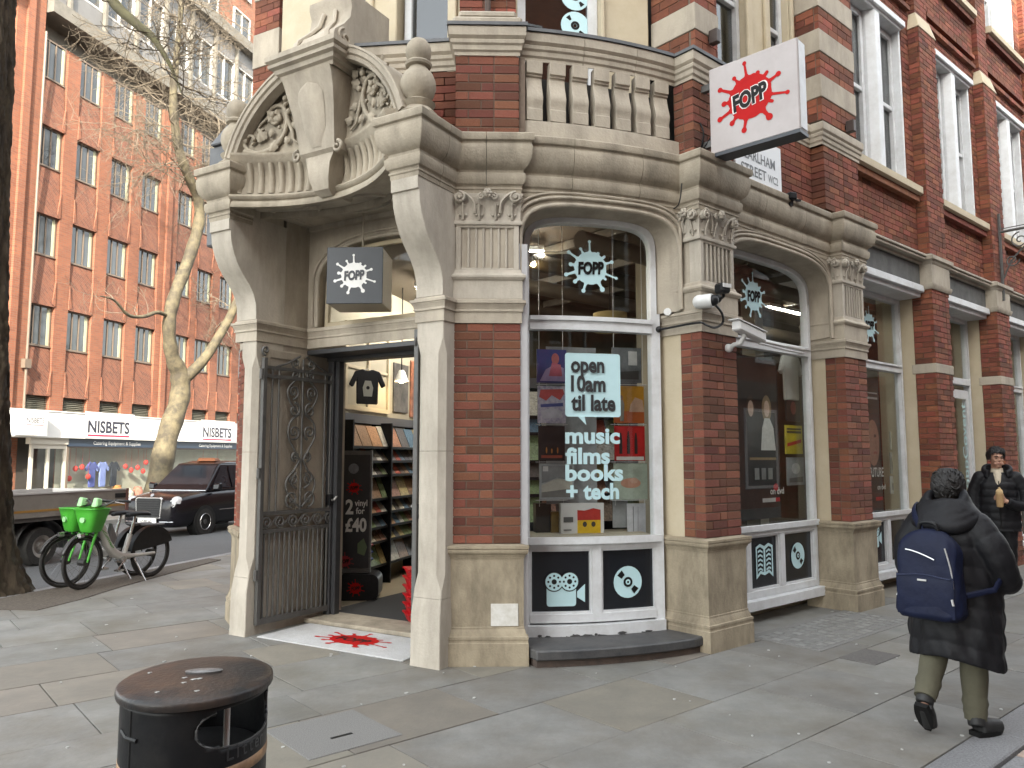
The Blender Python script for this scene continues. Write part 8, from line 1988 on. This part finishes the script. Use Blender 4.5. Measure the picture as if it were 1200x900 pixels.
b = MB(FB2); b.tube([HL(.086,-.024,-.061), HL(.093,0,-.060), HL(.086,.024,-.061)], [.0035,.005,.0035], 6); b.build('mouth', mat('lip', (.30,.11,.09), .5), m1)
b = MB(FB2)
def hair2(u, v):
    a = 2*PI*u; ph = v*R(112); r = .108*(1+.04*math.sin(7*a+9*v)+.03*math.sin(15*a))
    fwd = .5+.5*math.cos(a); cut = 1 - .42*fwd*max(0, v-.55)/.45*1.6
    z = .045 + r*math.cos(ph*(1-.36*fwd)); rad = r*math.sin(ph*(1-.36*fwd))
    return HL(-.008 + rad*1.02*math.cos(a), rad*.90*math.sin(a), z+.0)
b.grid(hair2, 40, 16, True); 
for i in range(70):
    a = rh.uniform(0,2*PI); v = rh.uniform(.1,.85); p = Vector(hair2(a/(2*PI), v)); c0_ = Vector(HL(-.01,0,.03)); n_ = (p-c0_).normalized(); t_ = Vector((n_.y,-n_.x,.3)); b.tube([p-n_*.012, p+t_*.02-n_*.0, p+t_*.045-n_*.008], [.010,.008,.003], 5)
for i in range(46):
    y = rh.uniform(-.075,.075); x0 = .075 - 3.2*y*y; z0 = .095 - 1.6*abs(y)*abs(y) + rh.uniform(-.012,.02); sw = rh.uniform(-.03,.03)
    b.tube([HL(x0-.045, y, z0+.018), HL(x0-.005, y+sw*.4, z0+.014), HL(x0+.016, y+sw, z0-.018-rh.uniform(0,.014))], [.012,.010,.003], 5)
for sg in (-1,1):
    for i in range(16):
        x = rh.uniform(-.07,.045); b.tube([HL(x, sg*.078, .085), HL(x-.004, sg*.088, .045), HL(x-.006, sg*.083, .0-rh.uniform(0,.02))], [.014,.012,.004], 5)
b.build('hair', M_HAIR, m1, smooth=80)
b = MB(FB2)
def coat2(u, v):
    a = 2*PI*u; z = .72 + .74*v; wy = .235 - .02*v + .01*math.sin(PI*v); wx = .175 - .03*v
    if v > .80: k = (v-.80)/.20; wy *= 1-.45*k; wx *= 1-.32*k
    p = puff(z, .098, .03, .075); wob = 1+.02*math.sin(5*a+9*z)+.015*math.sin(11*a-7*z)
    return (wx*p*wob*math.cos(a), wy*p*wob*math.sin(a), z)
b.grid(coat2, 64, 76, True); b.f.append(tuple(i*77 for i in range(64))); b.f.append(tuple(i*77+76 for i in range(63,-1,-1)))
sleeve([(.0,.19,1.39),(.0,.285,1.22),(.06,.275,1.06),(.17,.17,1.05),(.26,.075,1.105)], .088, .055); sleeve([(.0,-.19,1.39),(-.02,-.27,1.20),(.0,-.275,1.02),(.04,-.245,.87)], .088, .056)
co = b.build('coat', M_COAT, m1); remesh(co, .0085, 3)
b = MB(FB2); 
for k in range(3):
    pts = [( -.01+.115*math.cos(a), .145*math.sin(a), 1.44+.03*k-.045*math.cos(a)+.01*math.sin(3*a+k)) for a in [R(38)+R(284)*i/24 for i in range(25)]]; b.tube(pts, .038-.004*k, 10)
b.ball((-.11,0,1.46), .08, 12, 8, (.7,1.4,.6)); cl_ = b.build('collar', M_COAT, m1); remesh(cl_, .009, 4)
b = MB(FB2); b.tube([(.0,0,1.42),(.01,0,1.46),(.014,0,1.512)], [.085,.072,.064], 16); b.tube([(.125,0,1.30),(.108,0,1.36),(.075,0,1.42),(.04,0,1.45)], [.025,.04,.052,.06], 14); b.build('jumper', mat('cream_wool', (.55,.48,.37), .9, (.45,.39,.3), 30, .4, .4, 80), m1, smooth=50)
b = MB(FB2); b.tube([(.19,.005,z) for z in [.76+.035*i for i in range(18)]], .006, 5); b.build('coat_zip', M_INK, m1)
for pts, rs_ in (([(.0,-.09,.82),(.07,-.09,.5),(.10,-.09,.10)],[.11,.085,.072]), ([(.0,.09,.82),(.0,.09,.5),(-.13,.09,.14)],[.11,.085,.072])):
    b = MB(FB2); P_ = spl([Vector(p) for p in pts], 12); rr = lerp_list(rs_, len(P_)-1); b.tube(P_, [r*(1+.04*math.sin(i*1.4)) for i, r in enumerate(rr)], 14); b.build('trouser_leg', M_COAT, m1, smooth=70)
for (x0, y0, z0, x1, z1) in ((.05,-.09,.0,.28,.0),(-.19,.09,.05,.02,.0)):
    b = MB(FB2); b.tube([(x0+.03,y0,z0+.05),(x0+.12,y0,z0*.6+.05),(x1-.04,y0,z1+.035)], [.05,.048,.032], 12); b.tube([(x0+.05,y0,z0+.05),(x0+.055,y0,z0+.12)], .05, 12); o = b.build('shoe', M_BOOT, m1); remesh(o, .008, 4)
wrp = FB2((.335,.02,1.17)); rl = thing('wrapped_roll', 'half eaten roll in brown paper held in the hand of the man', 'food', wrp)
b = MB(FB2); b.tube([(.325,.0,1.04),(.333,.0,1.11),(.34,.0,1.20)], [.036,.042,.046], 14); b.build('paper', mat('kraft_paper', (.42,.27,.13), .8, (.34,.21,.10), 20, .4), rl, smooth=40)
b = MB(FB2); b.ball((.343,.0,1.22), .04, 12, 8, (1,1,1.1)); b.tube([(.35,.02,1.23),(.35,-.005,1.28)], [.018,.012], 8); b.build('bread', mat('bread', (.60,.46,.26), .8, (.45,.28,.12), 25, .5), rl, smooth=60)
